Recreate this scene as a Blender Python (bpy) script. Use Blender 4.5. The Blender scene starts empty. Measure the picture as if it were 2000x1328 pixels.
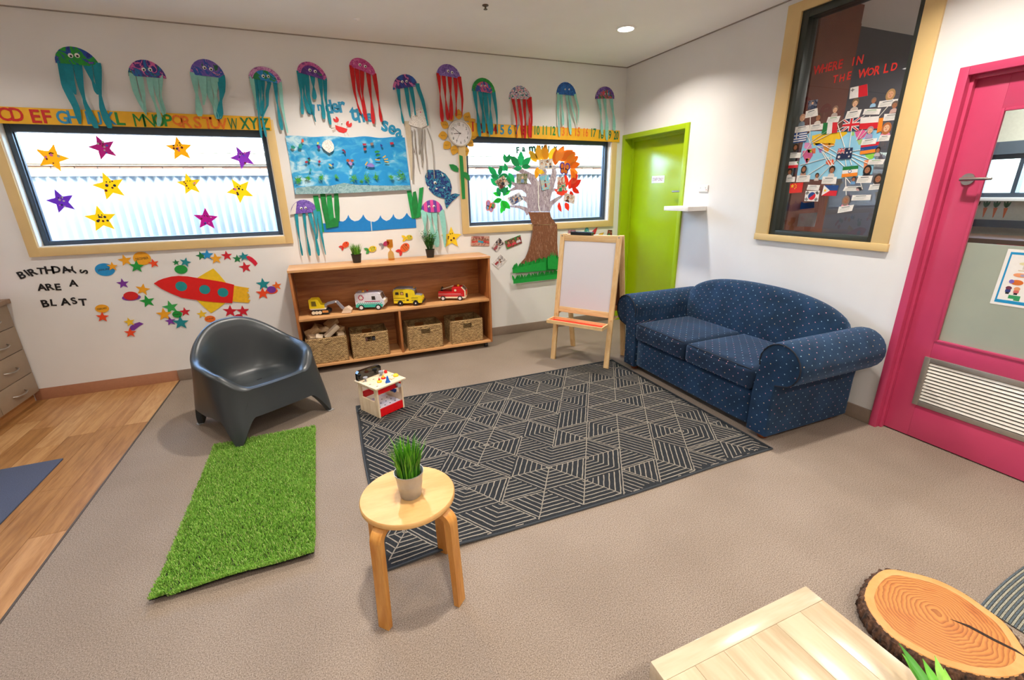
import bpy, bmesh, math, random
from math import pi, sin, cos, radians, sqrt, atan2
from mathutils import Vector, Matrix
random.seed(7)
S = bpy.context.scene
COL = S.collection

def hx(h):
    h = h.lstrip('#')
    o = []
    for i in (0, 2, 4):
        c = int(h[i:i+2], 16) / 255
        o.append(c / 12.92 if c <= .04045 else ((c + .055) / 1.055) ** 2.4)
    return (o[0], o[1], o[2], 1)

# ------------------------------------------------------------ camera
cam = bpy.data.objects.new('camera', bpy.data.cameras.new('camera'))
COL.objects.link(cam)
cam.data.sensor_width = 36
cam.data.lens = 873.428 / 2000 * 36
cam.data.clip_start = .02
_yaw, _pit, _rol = -.3888, -.3181, -.0196
_f = Vector((-sin(_yaw) * cos(_pit), cos(_yaw) * cos(_pit), sin(_pit)))
_r0 = Vector((cos(_yaw), sin(_yaw), 0))
_u0 = _r0.cross(_f)
_r = cos(_rol) * _r0 + sin(_rol) * _u0
_u = -sin(_rol) * _r0 + cos(_rol) * _u0
cam.matrix_world = Matrix(((_r.x, _u.x, -_f.x, -3.2284), (_r.y, _u.y, -_f.y, -4.5094), (_r.z, _u.z, -_f.z, 1.5236), (0, 0, 0, 1)))
S.camera = cam

# ------------------------------------------------------------ sky, sun, exposure
W = bpy.data.worlds.new('world')
S.world = W
W.use_nodes = True
nt = W.node_tree
bg = nt.nodes['Background']
sky = nt.nodes.new('ShaderNodeTexSky')
sky.sky_type = 'NISHITA'
sky.sun_disc = False
sky.sun_elevation = radians(48)
sky.sun_rotation = radians(200)
sky.air_density = 1.2
sky.dust_density = 2.5
nt.links.new(sky.outputs[0], bg.inputs[0])
bg.inputs[1].default_value = 5.6
sun = bpy.data.lights.new('sun', 'SUN')
sun.energy = 2.5
sun.angle = radians(1)
sun.color = (1, .95, .88)
so = bpy.data.objects.new('sun', sun)
COL.objects.link(so)
so.rotation_euler = Vector((.2, .4, -.9)).to_track_quat('-Z', 'Y').to_euler()
vs = S.view_settings
vs.view_transform = 'Standard'
vs.look = 'None'
vs.gamma = 1
vs.use_curve_mapping = False
vs.exposure = 0.26
LAMP_W = 25
LAMP_COL = (1, .925, .83)

# ------------------------------------------------------------ materials
MATS = {}
def newmat(key):
    m = bpy.data.materials.new(key)
    m.use_nodes = True
    MATS[key] = m
    n = m.node_tree.nodes
    return m, m.node_tree, n['Principled BSDF']

def N(t, typ, **kw):
    n = t.nodes.new('ShaderNode' + typ)
    for k, v in kw.items():
        if k in n.inputs: n.inputs[k].default_value = v
        else: setattr(n, k, v)
    return n

def coords(t, scale=(1, 1, 1), kind='Object'):
    tc = N(t, 'TexCoord')
    mp = N(t, 'Mapping')
    mp.inputs['Scale'].default_value = scale
    t.links.new(tc.outputs[kind], mp.inputs[0])
    return mp.outputs[0]

def mat(key, col, rough=.6, metal=0, var=.035, vs=40, bump=0, bs=200, scale=(1, 1, 1), coat=0, emit=0, spec=.5, sheen=0):
    if key in MATS: return MATS[key]
    m, t, p = newmat(key)
    c = hx(col)
    co = coords(t, scale)
    no = N(t, 'TexNoise', Scale=vs, Detail=3)
    t.links.new(co, no.inputs['Vector'])
    mx = N(t, 'MixRGB', blend_type='MULTIPLY')
    mx.inputs[0].default_value = 1
    mx.inputs[1].default_value = c
    rp = N(t, 'ValToRGB')
    rp.color_ramp.elements[0].color = (1 - 2 * var,) * 3 + (1,)
    rp.color_ramp.elements[1].color = (1 + var,) * 3 + (1,)
    rp.color_ramp.elements[0].position = .3
    rp.color_ramp.elements[1].position = .7
    t.links.new(no.outputs[0], rp.inputs[0])
    t.links.new(rp.outputs[0], mx.inputs[2])
    t.links.new(mx.outputs[0], p.inputs['Base Color'])
    p.inputs['Roughness'].default_value = rough
    p.inputs['Metallic'].default_value = metal
    p.inputs['Coat Weight'].default_value = coat
    p.inputs['Specular IOR Level'].default_value = spec
    if sheen: p.inputs['Sheen Weight'].default_value = sheen
    if emit:
        p.inputs['Emission Color'].default_value = c
        p.inputs['Emission Strength'].default_value = emit
    if bump:
        n2 = N(t, 'TexNoise', Scale=bs, Detail=2)
        t.links.new(co, n2.inputs['Vector'])
        b = N(t, 'Bump', Strength=bump, Distance=.01)
        t.links.new(n2.outputs[0], b.inputs['Height'])
        t.links.new(b.outputs[0], p.inputs['Normal'])
    return m

def paint(key, cols, scale=14, stretch=(1, 1, 1), rough=.55, soft=False, dist=1.5, detail=4):
    """hand-painted paper: blotches of several colours"""
    if key in MATS: return MATS[key]
    m, t, p = newmat(key)
    co = coords(t, stretch)
    no = N(t, 'TexNoise', Scale=scale, Detail=detail, Distortion=dist)
    t.links.new(co, no.inputs['Vector'])
    rp = N(t, 'ValToRGB')
    cr = rp.color_ramp
    cr.interpolation = 'LINEAR' if soft else 'CONSTANT'
    n = len(cols)
    while len(cr.elements) < n: cr.elements.new(.5)
    for i, c in enumerate(cols):
        cr.elements[i].position = .32 + .36 * i / n if i else 0
        cr.elements[i].color = hx(c)
    t.links.new(no.outputs[0], rp.inputs[0])
    t.links.new(rp.outputs[0], p.inputs['Base Color'])
    p.inputs['Roughness'].default_value = rough
    return m

def wood(key, c1, c2, axis=0, scale=6, rough=.45, ring=0, stretch=9, coat=.0):
    if key in MATS: return MATS[key]
    m, t, p = newmat(key)
    sc = [stretch, stretch, stretch]
    sc[axis] = 1
    co = coords(t, sc)
    no = N(t, 'TexNoise', Scale=scale, Detail=5, Distortion=.8)
    t.links.new(co, no.inputs['Vector'])
    n2 = N(t, 'TexNoise', Scale=scale * 6, Detail=2)
    t.links.new(co, n2.inputs['Vector'])
    mm = N(t, 'Math', operation='MULTIPLY_ADD')
    t.links.new(n2.outputs[0], mm.inputs[0])
    mm.inputs[1].default_value = .35
    t.links.new(no.outputs[0], mm.inputs[2])
    rp = N(t, 'ValToRGB')
    rp.color_ramp.elements[0].position = .5
    rp.color_ramp.elements[1].position = .85
    rp.color_ramp.elements[0].color = hx(c1)
    rp.color_ramp.elements[1].color = hx(c2)
    t.links.new(mm.outputs[0], rp.inputs[0])
    t.links.new(rp.outputs[0], p.inputs['Base Color'])
    p.inputs['Roughness'].default_value = rough
    p.inputs['Coat Weight'].default_value = coat
    return m

def glassmat(key, tint='#f4fbff', refl=1.0, ior=1.5):
    """thin window pane: clear transmission plus fresnel reflection"""
    m, t, p = newmat(key)
    t.nodes.remove(p)
    tr = N(t, 'BsdfTransparent')
    tr.inputs[0].default_value = hx(tint)
    gl = N(t, 'BsdfGlossy', Roughness=.01)
    gl.inputs[0].default_value = (refl, refl, refl, 1)
    fr = N(t, 'Fresnel', IOR=ior)
    mx = N(t, 'MixShader')
    ge = N(t, 'NewGeometry')   # reflect at the outer faces only
    iv = N(t, 'Math', operation='SUBTRACT'); iv.inputs[0].default_value = 1; t.links.new(ge.outputs['Backfacing'], iv.inputs[1])
    mu = N(t, 'Math', operation='MULTIPLY'); t.links.new(fr.outputs[0], mu.inputs[0]); t.links.new(iv.outputs[0], mu.inputs[1])
    t.links.new(mu.outputs[0], mx.inputs[0])
    t.links.new(tr.outputs[0], mx.inputs[1])
    t.links.new(gl.outputs[0], mx.inputs[2])
    t.links.new(mx.outputs[0], t.nodes['Material Output'].inputs[0])
    return m

# ------------------------------------------------------------ mesh building
class MB:
    def __init__(self): self.v = []; self.f = []; self.mi = []; self.uv = None
    def add(self, vs, fs, mi=0, M=None):
        o = len(self.v)
        for q in vs:
            q = Vector(q)
            self.v.append(M @ q if M is not None else q)
        for f in fs:
            self.f.append(tuple(i + o for i in f)); self.mi.append(mi)
        return self
    def box(self, x0, x1, y0, y1, z0, z1, bev=0, mi=0, M=None, seg=2):
        if bev <= 0:
            vs = [(x, y, z) for x in (x0, x1) for y in (y0, y1) for z in (z0, z1)]
            return self.add(vs, [(0, 1, 3, 2), (4, 6, 7, 5), (0, 4, 5, 1), (2, 3, 7, 6), (0, 2, 6, 4), (1, 5, 7, 3)], mi, M)
        bm = bmesh.new()
        bmesh.ops.create_cube(bm, size=1)
        for q in bm.verts:
            q.co = Vector(((x0 + x1) / 2 + q.co.x * (x1 - x0), (y0 + y1) / 2 + q.co.y * (y1 - y0), (z0 + z1) / 2 + q.co.z * (z1 - z0)))
        bmesh.ops.bevel(bm, geom=list(bm.edges), offset=bev, segments=seg, affect='EDGES', profile=.6)
        return self.bm(bm, mi, M)
    def bm(self, bm, mi=0, M=None):
        bm.verts.index_update()
        self.add([q.co.copy() for q in bm.verts], [[q.index for q in f.verts] for f in bm.faces], mi, M)
        bm.free()
        return self
    def prism(self, pts, h0, h1, axis='z', mi=0, M=None):
        """polygon pts extruded along axis from h0 to h1"""
        def P(a, b, h):
            return {'z': (a, b, h), 'y': (a, h, b), 'x': (h, a, b)}[axis]
        n = len(pts)
        vs = [P(a, b, h0) for a, b in pts] + [P(a, b, h1) for a, b in pts]
        fs = [tuple(range(n)), tuple(range(2 * n - 1, n - 1, -1))] + [(i, (i + 1) % n, n + (i + 1) % n, n + i) for i in range(n)]
        return self.add(vs, fs, mi, M)
    def lathe(self, prof, n=24, mi=0, M=None, caps=True, sx=1, sy=1):
        vs = []; fs = []
        for r_, z in prof:
            for i in range(n):
                a = 2 * pi * i / n
                vs.append((r_ * cos(a) * sx, r_ * sin(a) * sy, z))
        for k in range(len(prof) - 1):
            for i in range(n):
                j = (i + 1) % n
                fs.append((k * n + i, k * n + j, (k + 1) * n + j, (k + 1) * n + i))
        if caps:
            fs.append(tuple(range(n - 1, -1, -1)))
            fs.append(tuple(range((len(prof) - 1) * n, len(prof) * n)))
        return self.add(vs, fs, mi, M)
    def cyl(self, p0, p1, r_, n=14, mi=0, r1=None):
        p0 = Vector(p0); p1 = Vector(p1)
        d = p1 - p0
        M = Matrix.Translation(p0) @ d.to_track_quat('Z', 'Y').to_matrix().to_4x4()
        return self.lathe([(r_, 0), (r1 if r1 is not None else r_, d.length)], n, mi, M)
    def tube(self, path, r_, n=8, mi=0):
        P = [Vector(q) for q in path]
        vs = []; fs = []
        up = Vector((0, 0, 1))
        for i, q in enumerate(P):
            d = (P[min(i + 1, len(P) - 1)] - P[max(i - 1, 0)]).normalized()
            a = d.cross(up if abs(d.z) < .9 else Vector((1, 0, 0))).normalized()
            b_ = d.cross(a)
            rr = r_[i] if isinstance(r_, (list, tuple)) else r_
            for k in range(n):
                t = 2 * pi * k / n
                vs.append(q + a * cos(t) * rr + b_ * sin(t) * rr)
        for i in range(len(P) - 1):
            for k in range(n):
                fs.append((i * n + k, i * n + (k + 1) % n, (i + 1) * n + (k + 1) % n, (i + 1) * n + k))
        fs.append(tuple(range(n - 1, -1, -1)))
        fs.append(tuple(range((len(P) - 1) * n, len(P) * n)))
        return self.add(vs, fs, mi)
    def strip(self, path, w, t, side, mi=0):
        """rectangular bar along path; side = width direction"""
        P = [Vector(q) for q in path]
        side = Vector(side).normalized()
        vs = []; fs = []
        for i, q in enumerate(P):
            d = (P[min(i + 1, len(P) - 1)] - P[max(i - 1, 0)]).normalized()
            nn = d.cross(side).normalized()
            vs += [q + side * w / 2 + nn * t / 2, q + side * w / 2 - nn * t / 2, q - side * w / 2 - nn * t / 2, q - side * w / 2 + nn * t / 2]
        for i in range(len(P) - 1):
            for k in range(4):
                fs.append((i * 4 + k, i * 4 + (k + 1) % 4, i * 4 + 4 + (k + 1) % 4, i * 4 + 4 + k))
        fs += [(3, 2, 1, 0), tuple(len(P) * 4 - 4 + k for k in range(4))]
        return self.add(vs, fs, mi)
    def ell(self, c, rx, ry, rz, n=14, m=8, mi=0):
        prof = [(max(sin(pi * k / m), .001), -cos(pi * k / m)) for k in range(m + 1)]
        M = Matrix.Translation(Vector(c)) @ Matrix.Diagonal((rx, ry, rz, 1))
        return self.lathe(prof, n, mi, M, caps=False)
    def grid(self, P, closed_u=False, closed_v=False, mi=0):
        """P[i][j] rows of points"""
        nu = len(P); nv = len(P[0])
        vs = [q for row in P for q in row]
        fs = []
        for i in range(nu - (0 if closed_u else 1)):
            for j in range(nv - (0 if closed_v else 1)):
                a = i * nv + j; b_ = i * nv + (j + 1) % nv
                c = ((i + 1) % nu) * nv + (j + 1) % nv; d = ((i + 1) % nu) * nv + j
                fs.append((a, b_, c, d))
        return self.add(vs, fs, mi)
    def build(self, name, mats, parent=None, smooth=True, ang=.7, recalc=True, boxuv=False, label=None, loc=None):
        me = bpy.data.meshes.new(name)
        me.from_pydata([tuple(q) for q in self.v], [], self.f)
        if not isinstance(mats, (list, tuple)): mats = [mats]
        for m in mats: me.materials.append(m)
        me.polygons.foreach_set('material_index', self.mi)
        if recalc:
            bm = bmesh.new(); bm.from_mesh(me)
            bmesh.ops.recalc_face_normals(bm, faces=bm.faces)
            bm.to_mesh(me); bm.free()
        if smooth:
            me.polygons.foreach_set('use_smooth', [True] * len(me.polygons))
            me.set_sharp_from_angle(angle=ang)
        if boxuv:
            uv = me.uv_layers.new(name='uv')
            for p in me.polygons:
                n = p.normal
                ax = max(range(3), key=lambda k: abs(n[k]))
                for li in p.loop_indices:
                    c = me.vertices[me.loops[li].vertex_index].co
                    uv.data[li].uv = ((c.y, c.z), (c.x, c.z), (c.x, c.y))[ax]
        me.validate(); me.update()
        return link(name, me, parent, label, loc)

def link(name, me, parent=None, label=None, loc=None):
    o = bpy.data.objects.new(name, me)
    COL.objects.link(o)
    if parent is not None: o.parent = parent
    if label: o['label'] = label
    if loc is not None: o.location = loc
    return o

def tag(o, label, cat, group=None, kind=None):
    o['label'] = label; o['category'] = cat
    if group: o['group'] = group
    if kind: o['kind'] = kind
    return o

def thing(name, label, cat, loc=(0, 0, 0), rz=0, group=None):
    o = bpy.data.objects.new(name, None)
    o.empty_display_size = .05
    COL.objects.link(o)
    o.location = loc; o.rotation_euler = (0, 0, rz)
    return tag(o, label, cat, group)

def struct(o):
    o['kind'] = 'structure'
    return o

def copy_tree(o, parent=None):
    c = o.copy()
    COL.objects.link(c)
    if parent is not None: c.parent = parent
    for ch in list(o.children): copy_tree(ch, c)
    return c

# ------------------------------------------------------------ setting materials
M_WALL = mat('wall_paint', '#e9e7e5', .75, var=.015, vs=3, bump=.02, bs=300)
M_CEIL = mat('ceiling_paint', '#f6f3f0', .8, var=.012, vs=3)
M_CREAM = mat('cream_timber', '#e0c186', .4, var=.02, vs=8)
M_REVEAL = mat('white_reveal', '#ece6dc', .5, var=.02)
M_ALU = mat('dark_aluminium', '#46525f', .35, metal=.35, var=.03)
M_LIME = mat('lime_paint', '#a3bf08', .22, var=.02, vs=5)
M_LIME2 = mat('lime_frame_paint', '#a5c313', .3, var=.02, vs=5)
M_PINK = mat('pink_paint', '#c5436a', .3, var=.03, vs=5)
M_SKIRT = mat('grey_brown_vinyl', '#8c7a6c', .5, var=.03)
M_SKIRT2 = mat('salmon_brown_vinyl', '#b07c5f', .45, var=.03)
M_STEEL = mat('brushed_steel', '#b9b4ae', .28, metal=1, var=.04)
M_BLACK = mat('black_plastic', '#17171a', .35, var=.02)
M_WHITE = mat('white_paint', '#efece8', .45, var=.015)
M_GLASS = glassmat('window_glass', '#eef6fb')
M_GLASS2 = glassmat('dark_window_glass', '#eef0f2', 1.0, 1.5)

def carpet_material():
    m, t, p = newmat('beige_carpet')
    co = coords(t)
    n1 = N(t, 'TexNoise', Scale=230, Detail=4)
    n2 = N(t, 'TexNoise', Scale=2.2, Detail=4)
    n3 = N(t, 'TexNoise', Scale=260, Detail=2)
    for n in (n1, n2, n3): t.links.new(co, n.inputs['Vector'])
    rp = N(t, 'ValToRGB')
    rp.color_ramp.elements[0].position = .3; rp.color_ramp.elements[1].position = .72
    rp.color_ramp.elements[0].color = hx('#6a5c51'); rp.color_ramp.elements[1].color = hx('#ab9c8d')
    t.links.new(n1.outputs[0], rp.inputs[0])
    r2 = N(t, 'ValToRGB')
    r2.color_ramp.elements[0].position = .35; r2.color_ramp.elements[1].position = .65
    r2.color_ramp.elements[0].color = (.88, .87, .86, 1); r2.color_ramp.elements[1].color = (1, 1, 1, 1)
    t.links.new(n2.outputs[0], r2.inputs[0])
    mx = N(t, 'MixRGB', blend_type='MULTIPLY'); mx.inputs[0].default_value = 1
    t.links.new(rp.outputs[0], mx.inputs[1]); t.links.new(r2.outputs[0], mx.inputs[2])
    t.links.new(mx.outputs[0], p.inputs['Base Color'])
    p.inputs['Roughness'].default_value = .95
    p.inputs['Specular IOR Level'].default_value = .15
    b = N(t, 'Bump', Strength=.14, Distance=.002)
    t.links.new(n3.outputs[0], b.inputs['Height'])
    t.links.new(b.outputs[0], p.inputs['Normal'])
    return m
M_CARPET = carpet_material()

# ------------------------------------------------------------ room shell
H = 2.76
XL, YF = -6.15, -8.2
T = .16
def holes_wall(name, fixed, along, lo, hi, zlo, zhi, holes, m):
    """wall slab with rectangular openings; fixed = (d0,d1) thickness range"""
    us = sorted({lo, hi} | {q for h in holes for q in h[:2]})
    zs = sorted({zlo, zhi} | {q for h in holes for q in h[2:]})
    mb = MB()
    for i in range(len(us) - 1):
        for k in range(len(zs) - 1):
            cu = (us[i] + us[i + 1]) / 2; cz = (zs[k] + zs[k + 1]) / 2
            if any(h[0] < cu < h[1] and h[2] < cz < h[3] for h in holes): continue
            if along == 'x': mb.box(us[i], us[i + 1], fixed[0], fixed[1], zs[k], zs[k + 1])
            else: mb.box(fixed[0], fixed[1], us[i], us[i + 1], zs[k], zs[k + 1])
    return struct(mb.build(name, m, smooth=False))

W1 = (-5.205, -3.530, 1.193, 2.075)
W2 = (-1.838, -.152, 1.193, 2.075)
W3 = (-2.716, -1.966, 1.175, 2.66)
GD = (-.962, -.05, 0, 2.055)
PD = (-3.97, -2.99, 0, 2.06)
holes_wall('wall_back', (0, T), 'x', XL - T, T, -.3, H + .2, [W1, W2], M_WALL)
holes_wall('wall_right', (0, T), 'y', YF - T, 0, 0, H, [W3, (-1.005, -.01, 0, 2.1), (-4.01, -2.952, 0, 2.1)], M_WALL)
struct(MB().box(XL - T, XL, YF - T, 0, 0, H).build('wall_left', M_WALL, smooth=False))
struct(MB().box(XL, 0, YF - T, YF, 0, H).build('wall_front', M_WALL, smooth=False))
struct(MB().box(XL - T, 3.6, YF - T, 0, H, H + .2).build('ceiling', M_CEIL, smooth=False))
flo = struct(MB().box(XL - T, 3.6, YF - T, 0, -.12, 0).build('floor', M_CARPET, smooth=False))

# vinyl planks by the left side of the room, seam at x=-4.565
vin = MB().box(XL, -4.565, YF, 0, .0002, .0012).build('vinyl_floor', mat('vinyl_seam', '#5c3d22', .5), flo, smooth=False)
PW = [wood('plank_a', '#8c5e31', '#ab7b48', 1, 3.5, .38, stretch=11, coat=.15), wood('plank_b', '#a67645', '#c39561', 1, 3.2, .38, stretch=12, coat=.15), wood('plank_c', '#a97a49', '#c69b6b', 1, 3.8, .38, stretch=10, coat=.15), wood('plank_d', '#9e6e41', '#bc8d5d', 1, 3, .38, stretch=9, coat=.15)]
rnd = random.Random(3)
x = -4.567
pw = .148
while x > XL + .1:
    y = -.02 + rnd.random() * .5
    while y > YF:
        L_ = rnd.choice((.75, .92, 1.2, 1.2))
        y0 = max(y - L_, YF); y1 = min(y, 0)
        if y1 - y0 > .02 and y0 > -5.2:
            MB().box(x - pw + .0008, x - .0008, y0 + .0008, y1 - .0008, .001, .0026).build('plank', rnd.choice(PW), vin, smooth=False)
        y -= L_
    x -= pw
struct(MB().box(-4.57, -4.56, YF, 0, .0005, .0032).build('trim_1', mat('seam_strip', '#4a4038', .5), smooth=False))

# skirting
def skirt(name, segs, m):
    mb = MB()
    for x0, x1, y0, y1 in segs: mb.box(x0, x1, y0, y1, .001, .098, .003)
    return struct(mb.build(name, m))
skirt('baseboard_back', [(-4.565, -.001, -.012, 0)], M_SKIRT)
skirt('baseboard_left', [(-5.535, -4.566, -.0028, 0)], M_SKIRT2)
skirt('baseboard_right', [(-.012, 0, -2.946, -1.015)], M_SKIRT)

# shadow line painted as a dark strip where ceiling meets back and right walls
struct(MB().box(XL, 0, -.012, 0, H - .006, H).build('shadow_strip_back', mat('ceiling_shadow_line', '#9d938b', .8), smooth=False))
struct(MB().box(-.012, 0, YF, -.012, H - .006, H).build('shadow_strip_right', mat('ceiling_shadow_line', '#9d938b', .8), smooth=False))

# ------------------------------------------------------------ windows in the back wall
def back_window(name, w, outer, pane_y):
    x0, x1, z0, z1 = w
    ox0, ox1, oz0, oz1 = outer
    mb = MB()
    # architrave boards (proud of the wall) with mitred look
    pr = -.018
    mb.box(ox0, x0 + .004, pr, 0, oz0, oz1, .003)
    mb.box(x1 - .004, ox1, pr, 0, oz0, oz1, .003)
    mb.box(x0, x1, pr, 0, oz0, z0 + .004, .003)
    mb.box(x0, x1, pr, 0, z1 - .004, oz1, .003)
    o = struct(mb.build(name, M_CREAM))
    # lining of the reveal
    rv = MB()
    t = .012
    rv.box(x0, x0 + t, -.006, .13, z0, z1); rv.box(x1 - t, x1, -.006, .13, z0, z1)
    rv.box(x0 + t, x1 - t, -.006, .13, z0, z0 + t); rv.box(x0 + t, x1 - t, -.006, .13, z1 - t, z1)
    rv.build('reveal', M_REVEAL, o, label='white painted reveal', smooth=False)
    a = MB(); b_ = .034; y0, y1 = pane_y - .03, pane_y + .03
    a.box(x0 + t, x0 + t + b_, y0, y1, z0 + t, z1 - t, .003); a.box(x1 - t - b_, x1 - t, y0, y1, z0 + t, z1 - t, .003)
    a.box(x0 + t + b_, x1 - t - b_, y0, y1, z0 + t, z0 + t + b_, .003); a.box(x0 + t + b_, x1 - t - b_, y0, y1, z1 - t - .062, z1 - t, .003)
    # inner glazing bead
    e = t + b_
    a.box(x0 + e, x0 + e + .008, pane_y - .012, pane_y + .012, z0 + e, z1 - t - .062); a.box(x1 - e - .008, x1 - e, pane_y - .012, pane_y + .012, z0 + e, z1 - t - .062)
    a.build('aluminium_frame', M_ALU, o, label='dark grey aluminium frame')
    MB().box(x0 + e, x1 - e, pane_y - .002, pane_y + .002, z0 + e - .004, z1 - t - .058).build('pane', M_GLASS, o, smooth=False)
    return o
PY = .085
back_window('window_1', W1, (-5.266, -3.472, 1.132, 2.13), PY)
back_window('window_2', W2, (-1.905, -.090, 1.132, 2.13), PY)

# ------------------------------------------------------------ window to the next room (right wall)
y0, y1, z0, z1 = W3
mb = MB()
mb.box(-.018, 0, y1 - .004, -1.862, 1.133, 2.72, .003); mb.box(-.018, 0, -2.808, y0 + .004, 1.15, 2.72, .003)
mb.box(-.022, 0, -2.815, -1.860, 1.132, z0 + .004, .003); mb.box(-.018, 0, y0, y1, z1 - .004, 2.72, .003)
w3 = struct(mb.build('window_3', M_CREAM))
a = MB()
a.box(.0, .1, y1 - .052, y1, z0, z1, .003); a.box(.0, .1, y0, y0 + .036, z0, z1, .003)
a.box(.0, .1, y0 + .036, y1 - .052, z0, z0 + .036, .003); a.box(.0, .1, y0 + .036, y1 - .052, z1 - .05, z1, .003)
a.build('aluminium_frame', mat('black_aluminium', '#343935', .35, metal=.2, var=.03), w3, label='near black aluminium frame')
PANE3 = .045
MB().box(PANE3 - .002, PANE3 + .002, y0 + .034, y1 - .05, z0 + .034, z1 - .048).build('pane', M_GLASS2, w3, smooth=False)

# ------------------------------------------------------------ green door
mb = MB()
mb.box(-.016, T, GD[0] - .05, GD[0], 0, 2.102, .003); mb.box(-.016, T, GD[1], -.004, 0, 2.102, .003)
mb.box(-.016, T, GD[0], GD[1], 2.055, 2.102, .003)
mb.box(.085, .1, GD[1] - .03, GD[1], 0, 2.055); mb.box(.085, .1, GD[0], GD[0] + .03, 0, 2.055); mb.box(.085, .1, GD[0] + .03, GD[1] - .03, 2.03, 2.055)
d1 = struct(mb.build('door_1', M_LIME2))
d1['label'] = 'lime green door frame'
MB().box(.101, .141, GD[0] + .004, GD[1] - .004, .006, 2.05, .002).build('door_leaf', M_LIME, d1)
h = MB()
h.cyl((.1, -.905, 1.505), (.094, -.905, 1.505), .024, 20)
h.cyl((.094, -.905, 1.505), (.045, -.905, 1.505), .009, 12)
h.tube([(.05, -.912, 1.505), (.045, -.86, 1.506), (.045, -.80, 1.505)], .0085, 10)
h.build('door_handle', M_STEEL, d1)
h = MB(); h.cyl((.1, -.905, 1.36), (.096, -.905, 1.36), .022, 18); h.build('keyhole_plate', M_STEEL, d1)

# ------------------------------------------------------------ pink door with glass and louvre
mb = MB()
mb.box(-.016, T, PD[1], -2.948, 0, 2.102, .003); mb.box(-.016, T, -4.015, PD[0], 0, 2.102, .003)
mb.box(-.016, T, PD[0], PD[1], 2.06, 2.102, .003)
mb.box(.02, .05, PD[1] - .016, PD[1], 0, 2.06, .002); mb.box(.02, .05, PD[0], PD[0] + .016, 0, 2.06, .002); mb.box(.02, .05, PD[0] + .016, PD[1] - .016, 2.04, 2.06, .002)
d2 = struct(mb.build('door_2', M_PINK))
d2['label'] = 'deep pink door frame'
LY0, LY1 = PD[0] + .004, PD[1] - .004
GY0, GY1 = -3.81, -3.138
GZ0, GZ1 = .636, 1.884
VY0, VY1, VZ0, VZ1 = -3.85, -3.118, .222, .535
leaf = MB()
X0, X1 = .05, .09
leaf.box(X0, X1, GY1, LY1, .008, 2.055, .002); leaf.box(X0, X1, LY0, GY0, .008, 2.055, .002)
leaf.box(X0, X1, GY0, GY1, GZ1, 2.055, .002); leaf.box(X0, X1, GY0, GY1, VZ1, GZ0, .002); leaf.box(X0, X1, GY0, GY1, .008, VZ0, .002)
leaf.box(X0 + .012, X1 - .008, GY0, GY1, VZ0, VZ0 + .02)
lf = leaf.build('door_leaf', M_PINK, d2)
bd = MB()
for (a0, a1, b0, b1) in ((GY0, GY0 + .014, GZ0, GZ1), (GY1 - .014, GY1, GZ0, GZ1), (GY0 + .014, GY1 - .014, GZ0, GZ0 + .014), (GY0 + .014, GY1 - .014, GZ1 - .014, GZ1)):
    bd.box(X0 - .006, X0 + .012, a0, a1, b0, b1, .003)
bd.build('glazing_bead', M_PINK, lf)
MB().box(.068, .072, GY0, GY1, GZ0, GZ1).build('door_pane', M_GLASS, d2, smooth=False)
def frost():
    m, t, p = newmat('frosted_film')
    p.inputs['Base Color'].default_value = hx('#b6c0ae')
    p.inputs['Roughness'].default_value = .35
    co = coords(t)
    no = N(t, 'TexNoise', Scale=5, Detail=3)
    t.links.new(co, no.inputs['Vector'])
    rp = N(t, 'ValToRGB')
    rp.color_ramp.elements[0].color = hx('#a9b3a6'); rp.color_ramp.elements[1].color = hx('#c0c7b4')
    t.links.new(no.outputs[0], rp.inputs[0]); t.links.new(rp.outputs[0], p.inputs['Base Color'])
    p.inputs['Transmission Weight'].default_value = .25
    return m
MB().box(.064, .0675, GY0, GY1, GZ0, 1.215).build('frosted_film', frost(), d2, smooth=False, label='pale grey green frosted film')
vf = MB()
fw = .03
for (a0, a1, b0, b1) in ((VY0, VY0 + fw, VZ0, VZ1), (VY1 - fw, VY1, VZ0, VZ1), (VY0 + fw, VY1 - fw, VZ0, VZ0 + fw), (VY0 + fw, VY1 - fw, VZ1 - fw, VZ1)):
    vf.box(X0 - .008, X0 + .02, a0, a1, b0, b1, .002)
vent = vf.build('louvre_vent', mat('vent_frame_metal', '#a8a199', .4, metal=.6), d2, label='metal louvre vent low in the pink door')
nl = 12
M_SLAT = mat('vent_slat_metal', '#e6e2da', .35, metal=.3)
for k in range(nl):
    zc = VZ0 + fw + (VZ1 - VZ0 - 2 * fw) * (k + .5) / nl
    mb = MB()
    mb.prism([(X0 - .004, zc - .0055), (X0 + .002, zc + .0065), (X0 + .012, zc + .0075), (X0 + .004, zc - .0055)], VY0 + fw, VY1 - fw, 'y')
    mb.build('slat', M_SLAT, vent, smooth=False)
MB().box(X1 - .014, X1 - .008, VY0 + fw, VY1 - fw, VZ0 + fw, VZ1 - fw).build('vent_backing', mat('vent_dark', '#1d3a52', .7), vent, smooth=False)
h = MB()
h.cyl((.05, -3.083, 1.547), (.041, -3.083, 1.547), .03, 24)
h.cyl((.041, -3.083, 1.547), (-.012, -3.083, 1.547), .01, 12)
h.tube([(-.008, -3.075, 1.547), (-.014, -3.1, 1.548), (-.014, -3.16, 1.547), (-.014, -3.205, 1.546)], [.0105, .0095, .0085, .0075], 10)
h.build('door_handle', M_STEEL, d2)

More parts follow.
